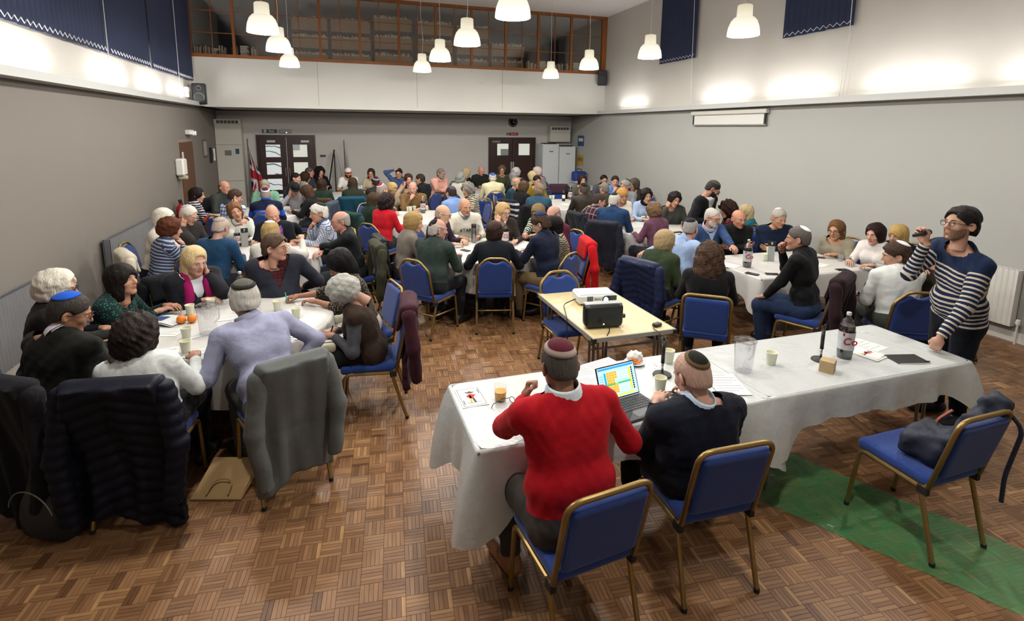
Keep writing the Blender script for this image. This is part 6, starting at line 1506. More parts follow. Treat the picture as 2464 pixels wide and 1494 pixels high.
# ---- table 10
P(25, 10, 1061, 418, 'pink shirt, arms folded', hz=1.24, a=150, hy=140, top='#d09a8c', neck='shirt', hair='short', hc='#6b645e', glasses='#2a2220', beard='#8a827c', L='cross', R='cross', w=1.12, skin='#b07a62', lod=2)
P(28, 10, 1109, 430, 'pale patterned blouse, back to the camera', a=40, fem=True, top='#b5b3a2', hair='curly', hc='#7f807a', where='before the far table')
P(29, 10, 1122, 417, 'black jacket looking down', a=150, hy=100, hp=15, fem=True, top='#151519', hair='bangs', hc='#a5946c', where='right of the pink shirt')
P(30, 10, 1158, 411, 'dark green sweater by the far doors', hz=1.22, a=170, hy=170, hp=20, top='#20241f', hair='none', kip='#9aa0a6', ks=24, kpos=-15, w=1.1, skin='#c27b68')
P(31, 10, 1185, 429, 'cream jacket and blue and white kippah', a=5, top='#c6bf9c', hair='crop', hc='#c3bfb6', kip='#3a5a94', kr='#c9cbc9', ks=60, w=1.15, lod=2)
P(32, 10, 1208, 410, 'olive jacket and glasses', hz=1.24, a=185, hy=195, fem=True, top='#3c3f2b', hair='wave', hc='#5a4a38', glasses='#4a3a30', where='before the brown doors')
P(33, 10, 1235, 427, 'black coat with short grey hair', a=-20, fem=True, top='#17171a', hair='bob', hc='#77757a', where='right of the cream jacket')
P(34, 10, 1241, 416, 'olive top behind the black coat', hz=1.22, a=-150, hy=-120, fem=True, top='#2f3327', hair='wave', hc='#b3aca8', where='before the brown doors')
P(38, 10, 1280, 425, 'camel coat, back to the camera', a=-30, fem=True, top='#8a7a5a', hair='bob', hc='#b3a27c', where='behind the mustard jacket')
P(39, 10, 1292, 414, 'grey coat and pink scarf', hz=1.22, a=-140, hy=-60, fem=True, top='#77787c', hair='wave', hc='#c9b3ac', scarf='#b98a92', where='near the white fridges')
# ---- empty chairs
chair(3.29, 2.04, -1, 'empty blue chair holding a navy bag on the right', 'A')
chair(2.16, 4.70, 181, 'empty blue chair pushed under the projector table', 'B')
chair(3.0, 11.2, 10, 'empty dark blue chair behind the cream cardigan', 'B')
chair(5.4, 12.6, 200, 'empty blue chair draped with a plum coat by the side table', 'B')
# ---- coats on chair backs
def on(pid, label, col, **k): x, y, a = CHAIRS[pid]; return coat(x, y, a, label, col, seed=pid, **k)
on(94, 'navy quilted puffer jacket hung on the chair of the white sweater', '#12141f', length=.86, puffy=True, wide=.27, rough=.5, h=.013, name='puffer_jacket')
on(93, 'grey tweed blazer hung on the chair of the lavender shirt', '#5c5f5e', length=.80, wide=.22, h=.013, name='blazer')
on(95, 'black coat hung on the chair of the blue kippah', '#15151a', length=.86, wide=.29, h=.014)
on(96, 'magenta coat hung on the chair by the left wall', '#8a1242', length=.6, wide=.26)
on(92, 'burgundy coat hung on the chair of the brown vest', '#341721', length=.66, wide=.23, sleeves=True)
on(82, 'cream fleece coat hung on the chair of the striped sweater', '#bdb5a2', length=.6, wide=.26)
on(88, 'black leather-look coat on the chair of the reaching sitter', '#141517', length=.72, wide=.27, rough=.5)
on(61, 'navy quilted puffer jacket on the chair of the green cardigan', '#191f38', length=.78, puffy=True, wide=.26, rough=.42, name='puffer_jacket')
on(63, 'dark plum coat on the chair of the chin-on-fist sitter', '#241419', length=.66, wide=.26)
on(79, 'bright red coat on the chair beside the middle table', '#b01218', length=.62, wide=.25)
on(50, 'charcoal coat on the chair of the dark blue sweater', '#1b1c26', length=.7, wide=.26)
on(49, 'black coat on the chair of the plaid shirt', '#181a20', length=.7)
on(70, 'olive coat on the chair of the grey and brown jacket', '#2f3022', length=.72)
on(22, 'dark green velvet coat on the chair of the green dress', '#14302c', length=.66)
on(16, 'petrol blue coat on the chair of the long-haired sitter', '#123a4c', length=.66, wide=.28)
on(12, 'brown coat on the chair at the left of the far table', '#3a2a18', length=.6, wide=.28)
on(7, 'grey denim jacket on the chair of the black sweater', '#3a4350', length=.55)
on(2, 'black coat heaped behind the dark grey fleece', '#0f0e12', length=.6, wide=.28)
on(40, 'black padded coat on the chair of the denim jacket', '#131416', length=.7, puffy=True)
on(36, 'black and white striped coat on a chair at the far right table', '#15151b', pat='stripe', c2='#a5a6ac', sc=9, length=.55)
on(41, 'black coat behind the dark grey top by the side table', '#17181a', length=.5)
on(51, 'black coat behind the pale blue sweater', '#131313', length=.55, wide=.28)
on(24, 'black leather jacket beside the tan shirt', '#141518', length=.55, rough=.45)
on(89, 'black coat behind the magenta scarf', '#111115', length=.6, wide=.28)
on(85, 'black cardigan behind the flowered scarf', '#101115', length=.5)
coat(5.4, 12.6, 200, 'plum coat over an empty chair by the side table', '#33202c', length=.55, seed=3)


# ------------------------------------------------------------------ things on the tables and on the floor
M_paper = mat('white paper', '#d8d8d4', .7, var=.03); M_ink = mat('print ink', '#55565c', .7); M_cupm = mat('paper cup', '#d6d8c4', .6, var=.03)
M_cupi = mat('paper cup inside', '#e2e0c4', .6)
def clear_mat(key, tint, rough=.05, gl=.13): return thin_glass(key, tint, gl, rough)
M_clear = clear_mat('clear plastic', (.95, .95, .97), .06, .16); M_juice = mat('orange juice', '#d29412', .25, var=.05); M_cola = mat('cola', '#140a08', .12)
M_orange = mat('orange peel', '#d9791c', .5, bump=.3, bscale=180, var=.1)
M_jug = clear_mat('jug plastic', (.93, .93, .96), .08, .28)
def put(name, lab, cat, p, rz=0., grp=None): return empty(name, p, rz, lab, cat, grp)
RT = [(-2.0, -.29, 7.12, 8.1), (.63, 2.53, 2.45, 3.23), (2.545, 4.37, 2.45, 3.24), (4.52, 6.25, 4.68, 5.78), (6.0, 7.2, 13.6, 15.2)]
def on_t(u, v, z=TZ+.004):
    """spot on a table top; a spot that misses every top is drawn in to the nearest edge"""
    q = at(u, v, z=z); best = None
    for (x, y, r) in TB.values():
        d = np.array([q[0]-x, q[1]-y]); L_ = np.linalg.norm(d); k = min(1, (r-.07)/max(L_, 1e-6)); c = (x+d[0]*k, y+d[1]*k); e = math.hypot(c[0]-q[0], c[1]-q[1])
        if best is None or e < best[0]: best = (e, c)
    for (a, b, c_, d_) in RT:
        c = (min(max(q[0], a+.05), b-.05), min(max(q[1], c_+.05), d_-.05)); e = math.hypot(c[0]-q[0], c[1]-q[1])
        if e < best[0]: best = (e, c)
    return (best[1][0], best[1][1], z)
CUP = {}
def cup(p, lab, s=1.):
    t = put('paper_cup', lab, 'cup', p, random.uniform(0, 6), 'paper cups')
    if 'a' not in CUP:
        mb = MB().lathe([(.026, .0), (.0275, .002), (.0375, .088), (.0385, .09), (.0375, .093), (.0355, .09)], 20, mis=[0]*5, cap1=False).lathe([(.0355, .09), (.026, .004), (0, .004)], 20, mi=1, cap0=False, cap1=False)
        CUP['a'] = mb.mesh('cup_body', True); CUP['a'].materials.append(M_cupm); CUP['a'].materials.append(M_cupi)
        CUP['b'] = MB().tube([(.0378*math.cos(a), .0378*math.sin(a), .0915) for a in np.linspace(0, 2*math.pi, 21)[:-1]], .0018, 6, closed=True).mesh('rim', True); CUP['b'].materials.append(M_cupi)
    obj('cup_body', CUP['a'], None, t); obj('rim', CUP['b'], None, t); t.scale = (s, s, s); return t
def jug(p, lab, rz=0., s=1.):
    t = put('water_jug', lab, 'jug', p, rz, 'clear plastic jugs'); n = 28; V = []
    prof = [(.052, 0), (.056, .01), (.062, .1), (.07, .2), (.073, .225)]
    mb = MB(); zz = np.linspace(0, .225, 34); V = []
    for z in zz:
        r = np.interp(z, [q[1] for q in prof], [q[0] for q in prof])
        for k in range(n):
            a = 2*math.pi*k/n; V.append(((r+0.0026*math.sin(z*330+(k % 2)*math.pi))*math.cos(a)*(1), (r+0.0026*math.sin(z*330+(k % 2)*math.pi))*math.sin(a), z))
    mb.grid(np.array(V), len(zz), n, wrap=True, flip=True).build('vessel', M_jug, t, smooth=True)
    MB().lathe([(.05, .003), (.0, .004)], n, cap0=False).build('base', M_clear, t)
    MB().lathe([(.0735, .222), (.0735, .236), (.05, .242), (.048, .238), (0, .24)], n, cap0=False, cap1=False).build('lid', M_jug, t, smooth='auto')
    MB().tube([(.0735*math.cos(a), .0735*math.sin(a), .226) for a in np.linspace(0, 2*math.pi, 29)[:-1]], .0025, 6, closed=True).build('rim', M_clear, t, smooth=True)
    MB().tube(rounded([(.07, 0, .2), (.118, 0, .2), (.112, 0, .08), (.064, 0, .07)], .03), .008, 8).build('handle', M_jug, t, smooth=True)
    t.scale = (s, s, s); return t
def bottle(p, lab, kind='cola', rz=0., s=1.):
    t = put('bottle', lab, 'bottle', p, rz-math.atan2(p[0], p[1])+.12, 'bottles')
    if kind in ('cola', 'water'):
        pr = [(.03, 0), (.048, .004), (.052, .03), (.054, .08), (.051, .15), (.054, .21), (.05, .245), (.034, .285), (.017, .305), (.0145, .315), (.0145, .33)]
        MB().lathe(pr, 26, cap1=False).build('bottle_body', M_clear, t, smooth=True)
        if kind == 'cola': MB().lathe([(r-.002, z+.002) for r, z in pr[:7]], 26).build('drink', M_cola, t, smooth='auto')
        lb_ = MB().lathe([(.0555, .075), (.053, .15), (.0555, .205)], 26, cap0=False, cap1=False).build('label', mat('bottle label', '#b9bcc0', .4, metal=.2, var=.08), t, smooth=True)
        if kind == 'cola':
            text_mesh('Co', .075, mat('label red', '#a3101c', .5), lb_, (.004, -.0575, .14), (math.pi/2, 0, 0), 'label_lettering', shear=.15, bold=.001)
            MB().lathe([(.0, -.0002), (.012, 0)], 12, cap1=False).xf(M4(RX, (-.03, -.0465, .19))).build('label_badge', mat('label red', '#a3101c', .5), lb_)
        MB().lathe([(.0165, .325), (.0165, .343), (.014, .346)], 16).build('cap', mat('bottle cap', '#b5b5b5', .4, var=.04), t)
    else:
        c = {'wine': '#10140c', 'beer': '#3a2010', 'flask': '#8f9090'}[kind]
        pr = [(.034, 0), (.038, .004), (.038, .19), (.03, .225), (.014, .25), (.013, .3), (.015, .302), (.015, .308)] if kind != 'flask' else [(.034, 0), (.036, .004), (.036, .2), (.034, .205)]
        if kind == 'beer': pr = [(r*.85, z*.76) for r, z in pr]
        MB().lathe(pr, 20).build('bottle_body', mat('bottle '+kind, c, .2, metal=.8 if kind == 'flask' else 0, var=.05), t, smooth='auto')
        if kind == 'flask': MB().lathe([(.034, .205), (.034, .255), (.03, .262)], 20).build('lid', M_black, t, smooth='auto')
        else: MB().lathe([(.0385, .07), (.0385, .15)] if kind == 'wine' else [(.0328, .055), (.0328, .11)], 20, cap0=False, cap1=False).build('label', M_paper, t)
    t.scale = (s, s, s); return t
def sheet(p, w, h, rz, lab, lines=8, name='paper_sheet', z=0., bend=0.):
    t = put(name, lab, 'paper', (p[0], p[1], p[2]+z), rz, 'papers on the tables'); n = 6; V = []
    for i in range(n+1):
        for j in (0, 1): V.append((-w/2+w*i/n, (-.5+j)*h, .0008+bend*((i/n-.5)*2)**2))
    V += [(x, y, zz-.0006) for x, y, zz in V]
    mb = MB().grid(V[:2*n+2], n+1, 2).grid(V[2*n+2:], n+1, 2, flip=True); mb.build('sheet', M_paper, t)
    if lines:
        mb = MB()
        for k in range(lines):
            y = h/2-.02-(h-.035)*k/lines; mb.box(-w*.42, w*(.42 if k % 3 else .2), y-.0009, y+.0009, .0014+bend, .0017+bend)
        tag(mb.build('printed_lines', M_ink, t), kind='stuff')
    return t
def joker(p, w, h, rz, lab, z=0.):
    t = put('playing_card_print', lab, 'paper', (p[0], p[1], p[2]+z), rz)
    MB().box(-w/2, w/2, -h/2, h/2, 0, .0012).build('sheet', M_paper, t)
    b = .012; y = .0016; a, c = w/2-b, h/2-b
    MB().box(-a, a, c-.003, c, .0012, y).box(-a, a, -c, -c+.003, .0012, y).box(-a, -a+.003, -c, c, .0012, y).box(a-.003, a, -c, c, .0012, y).build('border', M_ink, t)
    for nm, col, sh in (('hat', '#26262c', [(-.02, .05), (-.03, .068), (-.008, .062), (.004, .075), (.014, .06), (.03, .062), (.02, .046)]), ('face', '#c99a78', [(-.012, .03), (.012, .03), (.014, .048), (-.012, .05)]), ('doublet', '#a8202a', [(-.03, .012), (-.012, .032), (.014, .03), (.034, .022), (.016, .0), (.012, -.02), (-.012, -.02)]), ('tunic', '#c9a51e', [(-.012, -.016), (.0, -.018), (.0, .018), (-.01, .02)]), ('leg_drawn', '#c9a51e', [(-.012, -.02), (0, -.02), (-.008, -.07), (-.022, -.07)]), ('leg_drawn', '#26262c', [(.001, -.02), (.014, -.02), (.018, -.07), (.004, -.07)]), ('ground_line', '#26262c', [(-.045, -.074), (.05, -.068), (.05, -.071), (-.045, -.078)])):
        V = [(x*h/.24, yy*h/.24, y) for x, yy in sh]; MB().add(V, [tuple(range(len(V)))[::-1]]).build(nm, mat('card '+col, col, .7), t)
    for s in (-1, 1): MB().box(s*(a-.012)-.003, s*(a-.012)+.003, s*(c-.075), s*(c-.02), .0012, y).build('corner_word', M_ink, t)
    return t
def phone(p, rz, lab):
    t = put('mobile_phone', lab, 'phone', p, rz, 'phones on the tables'); MB().box(-.037, .037, -.075, .075, 0, .009, bev=.004).build('case', M_black, t); MB().box(-.034, .034, -.071, .071, .009, .0095).build('screen', mat('dark glass', '#0d0f12', .08), t); return t
def blob(name, fn, lo, hi, h, m, parent, sm=1):
    G = Grid(lo, hi, h); sl, X, Y, Z = G.sub((-9, -9, -9), (9, 9, 9), 0); G.F = np.ascontiguousarray(np.broadcast_to(fn(X, Y, Z), G.F.shape), np.float32); V, Q = surf_nets(G)
    if sm: V = smooth_mesh(V, Q, sm)
    me = mesh_np(name, V, Q)
    for nm, c in (('along', V[:, 2]), ('around', V[:, 0])): me.attributes.new(nm, 'FLOAT', 'POINT').data.foreach_set('value', c.astype(np.float32))
    return obj(name, me, m, parent)
# ---- front table
joker(on_t(1134, 955), .165, .24, math.radians(1), 'joker card print lying at the left end of the front table')
t = put('tumbler', 'glass of orange juice on the front table left of the red sweater', 'glass', on_t(1204, 962))
MB().lathe([(.033, .0), (.036, .003), (.041, .1), (.0395, .1), (.035, .008), (0, .008)], 28, cap1=False).build('glass', clear_mat('tumbler glass', (.97, .97, .96), .04, .06), t, smooth='auto'); MB().lathe([(.0338, .009), (.0375, .06), (0, .06)], 28).build('juice', M_juice, t, smooth='auto')
t = obj_m('eyeglasses', glasses_mesh(), [M_black]); t.location = on_t(1214, 985, TZ+.02); t.rotation_euler = (math.radians(2), 0, math.radians(-60)); tag(t, 'folded black eyeglasses on the front table beside the red sweater', 'glasses')
# laptop
LP_, RP_ = at(1462, 972, z=TZ), at(1542, 953, z=TZ); an = math.atan2(RP_[1]-LP_[1], RP_[0]-LP_[0])+.06
t = put('laptop', 'open laptop showing a coloured score table', 'laptop', (1.615, 2.715, TZ+.004), an)
MB().box(-.15, .15, -.245, 0, 0, .012, bev=.004).build('base', mat('laptop shell', '#4b4d50', .4, metal=.5), t)
MB().box(-.146, .146, -.24, -.005, .012, .0135).build('keyboard_deck', M_black, t)
kb = t
for r_ in range(5):
    for c_ in range(13): MB().box(-.14+c_*.0216, -.14+c_*.0216+.0185, -.035-r_*.0235-.0195, -.035-r_*.0235, .0135, .0158).build('key', mat('key cap', '#34363a', .5), t)
MB().box(-.055, .055, -.225, -.16, .0136, .0142).build('touchpad', mat('touchpad', '#3a3c40', .35), t)
tl = math.radians(22); TM = M4(np.array([[1, 0, 0], [0, math.cos(tl), math.sin(tl)], [0, -math.sin(tl), math.cos(tl)]]), (0, 0, .012))
lid = MB().box(-.15, .15, -.0, .008, 0, .205, M=TM, bev=.003).build('lid', M_black, t)
def scr(nm, x0, x1, z0, z1, col, d=.0006, e=1.0): MB().box(x0, x1, -d, 0, z0, z1, M=TM).build(nm, mat('screen '+col, col, .3, emit=e), lid)
scr('screen', -.142, .142, .008, .198, '#a9d3f0'); scr('title_bar', -.138, .138, .182, .194, '#2f8fe0', .001)
scr('answer_column', -.098, -.084, .03, .165, '#1c9ad6', .001)
for r_ in range(9):
    for c_ in range(4 if r_ not in (3, 4) else 3): scr('orange_cell', -.08+c_*.02, -.0615+c_*.02, .152-r_*.0145, .165-r_*.0145, '#f0a516', .001)
scr('green_row', -.134, -.02, .086, .096, '#35b065', .0014); scr('green_row', .0, .098, .086, .096, '#35b065', .0014)
for r_ in range(9):
    for c_ in range(4): 
        if not (r_ in (4,)): scr('pale_cell', .002+c_*.021, .0215+c_*.021, .152-r_*.0145, .165-r_*.0145, '#b9cff0', .001)
scr('yellow_column', .092, .106, .034, .17, '#e6e02c', .0012)
for r_ in range(10): scr('rank_cell', .112, .122, .038+r_*.0135, .048+r_*.0135, '#14161c', .0012, .0)
scr('yellow_bar', -.11, .12, .014, .026, '#dfe25a', .001)
for r_ in range(8): scr('team_name', -.134, -.106, .044+r_*.0145, .05+r_*.0145, '#7fa6cc', .001)
MB().tube(rounded([(1.46, 2.72, TZ+.02), (1.38, 2.74, TZ+.03), (1.36, 2.85, TZ+.01), (1.30, 2.9, TZ+.008)], .05), .004, 6).build('laptop_cable', M_black, None, label='black cable leaving the left side of the laptop', cat='cable', smooth=True)
for q, (u, v, w_, h_, rz, lab) in enumerate(((1405, 893, .24, .17, .12, 'printed sheet behind the red sweater, left of the laptop'), (1452, 880, .26, .18, .25, 'printed sheet with drawings behind the laptop'), (1412, 925, .3, .2, .05, 'white sheet on the table edge between the two front sitters'), (1748, 925, .21, .297, -.3, 'printed sheet right of the navy sweater'))): sheet(on_t(u, v), w_, h_, rz, lab, 7, z=.001*q)
t = put('snack_plate', 'small plate of orange peel with a crumpled napkin', 'plate', on_t(1527, 874))
MB().lathe([(.03, 0), (.045, .003), (.075, .014), (.074, .016), (.04, .005), (0, .005)], 24).build('plate', mat('white plate', '#d2d6da', .4), t, smooth='auto')
for k in range(9): 
    a = k*.7; blob('peel', lambda X, Y, Z, a=a: d_ell(X, Y, Z, (.035*math.cos(a)*(.3+k/9), .035*math.sin(a)*(.3+k/9), .018+.004*(k % 3)), (.02, .011, .007)), (-.07, -.07, 0), (.07, .07, .05), .006, M_orange, t, 0)
t = put('napkin', 'crumpled white napkin beside the orange peel', 'napkin', on_t(1522, 862))
blob('paper', lambda X, Y, Z: d_ell(X, Y, Z, (0, .02, .03), (.06, .045, .036))+.010*np.sin(X*110)*np.sin(Y*120+1)*np.cos(Z*100), (-.08, -.05, 0), (.08, .09, .08), .007, M_paper, t, 0)
def mic_stand(p, hgt, lab, clip=True):
    t = put('table_mic_stand', lab, 'mic stand', p, .3, 'table microphone stands')
    MB().lathe([(.062, 0), (.064, .004), (.06, .012), (.015, .02), (.012, .024)], 28).build('base', mat('cast base', '#222322', .6, var=.1), t, smooth='auto')
    MB().tube([(0, 0, .02), (0, 0, .1)], .008, 10).build('stem', M_chrome, t, smooth=True); MB().tube([(0, 0, .09), (0, 0, hgt)], .013, 10).build('grip_tube', M_black, t, smooth=True)
    if clip:
        for s in (-1, 1): MB().tube([(s*.02+.016*math.cos(a), 0, hgt+.02+.016*math.sin(a)) for a in np.linspace(0, 2*math.pi, 15)[:-1]], .004, 6, closed=True).build('clip_ring', M_black, t, smooth=True)
mic_stand(on_t(1593, 903), .24, 'black table microphone stand behind the paper cup'); mic_stand(on_t(1974, 867), .235, 'black table microphone stand behind the wooden cube')
t = put('mic_base', 'flat black round mic base lying by the laptop', 'disc', on_t(1618, 953)); MB().lathe([(.05, 0), (.052, .004), (.046, .011), (0, .013)], 26).build('disc', mat('cast base', '#222322', .6), t, smooth='auto'); MB().lathe([(.008, .012), (.008, .017)], 10).build('socket', M_chrome, t)  # loose base of a table microphone
for (u, v, lab) in ((1588, 941, 'paper cup beside the laptop screen'), (1609, 872, 'paper cup behind the left microphone stand'), (1855, 877, 'paper cup between the jug and the wooden cube')): cup(on_t(u, v), lab, 1.03)
jug(on_t(1788, 893), 'lidded clear jug on the front table', .3, 1.0)
t = put('wooden_cube', 'small pale wooden box with a printed side', 'box', on_t(1990, 893), .55)
MB().box(-.045, .045, -.045, .045, 0, .085, bev=.002).build('block', mat('pale wood', '#a8906a', .6, bump=.1, bscale=40, var=.15, vscale=20), t); MB().box(.0452, .0458, -.036, .036, .01, .075).build('printed_panel', mat('dark print', '#3a3f58', .5, var=.6, vscale=40), t)
bottle(on_t(2031, 860), 'large cola bottle with silver label on the front table', 'cola', .25, 1.02)
sheet(on_t(2085, 812), .3, .21, .15, 'printed list at the far right corner of the front table', 9); sheet(on_t(2075, 835), .32, .22, .2, 'blue-edged papers under the joker print', 5, z=.003)
joker(on_t(2085, 851), .24, .2, -1.35, 'joker card print beside the cola bottle', .006)
t = put('notebook', 'black notebook near the fist of the striped shirt', 'notebook', on_t(2182, 866), -.25); MB().box(-.12, .12, -.075, .075, .001, .012, bev=.002).build('cover', M_black, t); MB().box(-.116, .1195, -.076, -.07, .003, .010).build('pages', M_paper, t); MB().box(.09, .13, -.06, -.055, .012, .016).build('elastic', M_black, t)
# ---- microphone in the standing person's hand
i_ = stripe; B, o, _ = i_['HD'][1]; c0 = i_['world'](o+B @ np.array([-.0, .075, -.045]))
tip = at(2250, 560, y=c0[1]+.02); tail = at(2178, 578, y=c0[1]-.05); dirm = (tip-tail)/np.linalg.norm(tip-tail)
t = put('microphone', 'black handheld microphone held to the mouth', 'microphone', c0)
MB().tube([dirm*k for k in (-.13, -.05, .06)], [.013, .0155, .019], 14).build('handle', M_black, t, smooth='auto')
MB().tube([dirm*(.055+k) for k in (0, .008, .022, .04, .052, .058)], [.019, .024, .026, .024, .016, .004], 16).build('grille', mat('mic grille', '#26272a', .5, metal=.5, bump=.4, bscale=400), t, smooth=True)
# ---- projectors
M_pw = mat('projector white', '#c9cfd2', .4, var=.03)
t = put('projector', 'white projector with lit lens on the beech table', 'projector', (2.36, 4.57, .724), math.radians(-9))
MB().box(-.19, .19, -.12, .13, .012, .1, bev=.014).build('housing', M_pw, t); MB().box(-.175, .175, -.1, .11, .1, .106, bev=.004).build('top_cover', M_pw, t)
MB().box(.09, .188, -.1255, -.118, .018, .094).build('front_panel', mat('projector dark face', '#26363c', .3), t)
MB().lathe([(.038, -.006), (.04, .008), (.03, .01), (.028, .002)], 22, cap0=False, cap1=False).xf(M4(RX, (.085, -.122, .055))).build('lens_ring', M_black, t); MB().lathe([(.028, 0), (.015, .005), (0, .006)], 22).xf(M4(RX, (.085, -.122, .055))).build('lens', mat('lit lens', '#bff4ff', .2, emit=9.), t)
mb = MB()
for k in range(6): mb.box(-.105+k*.01, -.099+k*.01, -.1235, -.118, .02, .09)
tag(mb.build('vent_slats', M_black, t), kind='stuff')
text_mesh('EPSON', .022, M_black, t, (.0, -.1215, .06), (math.pi/2, 0, 0), 'maker_lettering')
for sx in (-1, 1): MB().lathe([(.012, 0), (.012, .014)], 10, (sx*.15, -.08, -.0)).build('foot', M_black, t)
t = put('projector_case', 'black rounded device standing on edge before the white projector', 'projector', (2.12, 3.93, .724), math.radians(-7))
blob('shell', lambda X, Y, Z: smax(d_box(X, Y, Z, (0, 0, .108), (.18, .06, .106), .045), (np.abs(X)-.175+.25*np.maximum(0, .05-Z)), .02), (-.2, -.08, 0), (.2, .08, .24), .009, mat('satin black shell', '#181c1d', .35, bump=.02), t)
MB().box(-.165, .165, -.03, .05, .204, .215, bev=.005).build('top_trim', mat('silver trim', '#8d8f90', .4, metal=.5), t)
MB().lathe([(.02, 0), (.02, .004), (.012, .001), (0, .001)], 16).xf(M4(RX, (-.045, -.06, .075))).build('socket', mat('socket black', '#050505', .5), t); MB().box(-.03, .07, -.064, -.058, .095, .103, bev=.002).build('grip_slot', mat('socket black', '#050505', .5), t); MB().lathe([(.006, 0), (.004, .004)], 10).xf(M4(RX, (-.012, -.062, .045))).build('indicator', mat('indicator', '#fff4d0', .4, emit=4), t)
MB().tube([(.17, 0, .09), (.2, 0, .085)], .02, 12).build('knob', M_black, t)
t = put('power_adapter', 'small black power adapter at the corner of the beech table', 'adapter', (2.58, 3.80, .724), .3); MB().box(-.04, .04, -.025, .025, 0, .03, bev=.006).build('brick', M_black, t); MB().tube(rounded([(-.04, 0, .012), (-.09, -.03, .006), (-.1, -.12, .004), (-.11, -.145, -.2), (-.09, -.15, -.7)], .04), .0035, 6).build('lead', M_black, t)
MB().tube(rounded([(2.18, 4.6, .76), (2.0, 4.5, .75), (1.94, 4.3, .735), (1.905, 4.2, .72), (1.9, 4.15, .4), (1.97, 4.1, .004), (2.1, 3.9, .004)], .06), .005, 6).build('projector_cable', M_black, None, label='black cable looping from the white projector to the floor', cat='cable', smooth=True)
MB().tube(rounded([(2.15, 3.86, .745), (2.12, 3.8, .73), (2.05, 3.72, .727), (2.02, 3.69, .6), (2.05, 3.68, .004)], .04), .004, 6).build('device_cable', M_black, None, label='thin black cable from the standing black device over the table edge', cat='cable', smooth=True)
# ---- round table 1
for (u, v, lab) in ((508, 742, 'paper cup in front of the magenta scarf'), (458, 757, 'paper cup behind the oranges'), (449, 815, 'paper cup left of the jug, farther of two'), (448, 848, 'paper cup left of the jug, nearer of two'), (668, 747, 'paper cup by the writing hand at the round table'), (685, 779, 'paper cup nearest the lavender shirt, left of a pair'), (713, 765, 'paper cup at the right edge of the round table')): cup(on_t(u, v), lab)
jug(on_t(502, 803), 'clear water jug in the middle of the round table', 1.0, 1.05); jug(on_t(612, 765), 'clear water jug behind the grey kippah', 2., .95)
bottle(on_t(583, 735), 'clear water bottle behind the white-haired leaning sitter', 'water', 0, .95)
for (u, v, lab) in ((437, 778, 'orange on the round table, brighter left one of the pair'), (463, 776, 'orange in a clear bag, right one of the pair')):
    t = put('orange', lab, 'orange', (*on_t(u, v)[:2], TZ+.004), 0, 'oranges on the round table'); MB().lathe([(0, 0), (.018, .003), (.033, .017), (.037, .036), (.033, .055), (.018, .068), (.003, .07), (0, .069)], 20).build('fruit', M_orange, t, smooth=True); MB().lathe([(.004, .0685), (.003, .073), (0, .074)], 8).build('stem', mat('stem green', '#55602c', .7), t)
for (u, v, w_, h_, rz, lab) in ((480, 803, .2, .15, .5, 'printed sheet under the water jug'), (400, 800, .24, .17, -.3, 'printed sheet left of the paper cups'), (385, 850, .2, .14, .2, 'folded white sheet near the curly-haired sitter'), (545, 765, .2, .14, .1, 'picture sheet behind the water jug'), (735, 725, .2, .15, .3, 'white sheet under the green pen'), (690, 812, .2, .06, -.45, 'printed strip at the edge of the round table'), (465, 850, .2, .1, .4, 'white card under the hand in the white sleeve')): sheet(on_t(u, v), w_, h_, rz, lab, 5)
t = put('newspaper', 'folded newspaper with blue pictures before the sequinned cardigan', 'newspaper', on_t(398, 775), -.5)
for k, (c, dz) in enumerate((('#b9bdc2', 0), ('#c9cbc9', .008))): MB().grid(np.array([(-.15+.3*i/8, (-.1+.2*j)*(1-.1*k), .004+dz+.022*math.sin(i/8*math.pi)) for i in range(9) for j in (0, 1)]), 9, 2).grid(np.array([(-.15+.3*i/8, (-.1+.2*j)*(1-.1*k), .001+dz+.022*math.sin(i/8*math.pi)) for i in range(9) for j in (0, 1)]), 9, 2, flip=True).build('page', mat('newsprint '+c, c, .7, var=.1), t, smooth=True)
MB().grid(np.array([(-.1+.12*i/4, (-.06+.1*j), .0145+.022*math.sin((i/4*.4+.17)*math.pi)) for i in range(5) for j in (0, 1)]), 5, 2).build('picture', mat('news picture', '#2f4a78', .6, var=.5, vscale=30), t)
p_ = PEOPLE[91]; B, o, _ = p_['HD'][1]; c0 = p_['world'](o+B @ np.array([-.03, .1, -.05])); t = put('pen', 'green pen in the hand of the patterned blouse', 'pen', c0); MB().tube([(0, 0, -.035), (-.02, -.01, .11)], .0055, 8).build('barrel', mat('pen green', '#3fa08a', .4), t); MB().tube([(0.003, .001, -.05), (0, 0, -.035)], [.001, .005], 8).build('tip', M_chrome, t)
p_ = PEOPLE[92]; c0 = p_['world']((-.02, .36, .655)); t = put('handbag', 'cream handbag on the lap of the brown vest', 'bag', (c0[0], c0[1], c0[2]-.05), -p_['a'])
blob('bag_body', lambda X, Y, Z: d_box(X, Y, Z, (0, 0, .03), (.14, .085, .04), .03)+.004*np.sin(X*60), (-.17, -.12, -.03), (.17, .12, .09), .012, mat('cream leather', '#b9b59c', .5, bump=.2), t); MB().tube(rounded([(-.1, .08, .03), (-.1, .13, .0), (.1, .13, .0), (.1, .08, .03)], .04), .007, 6).build('strap', mat('cream leather', '#b9b59c', .5), t)
sheet((c0[0], c0[1], c0[2]+.025), .2, .26, -p_['a']+.1, 'white writing pad on the cream handbag', 6, name='writing_pad')
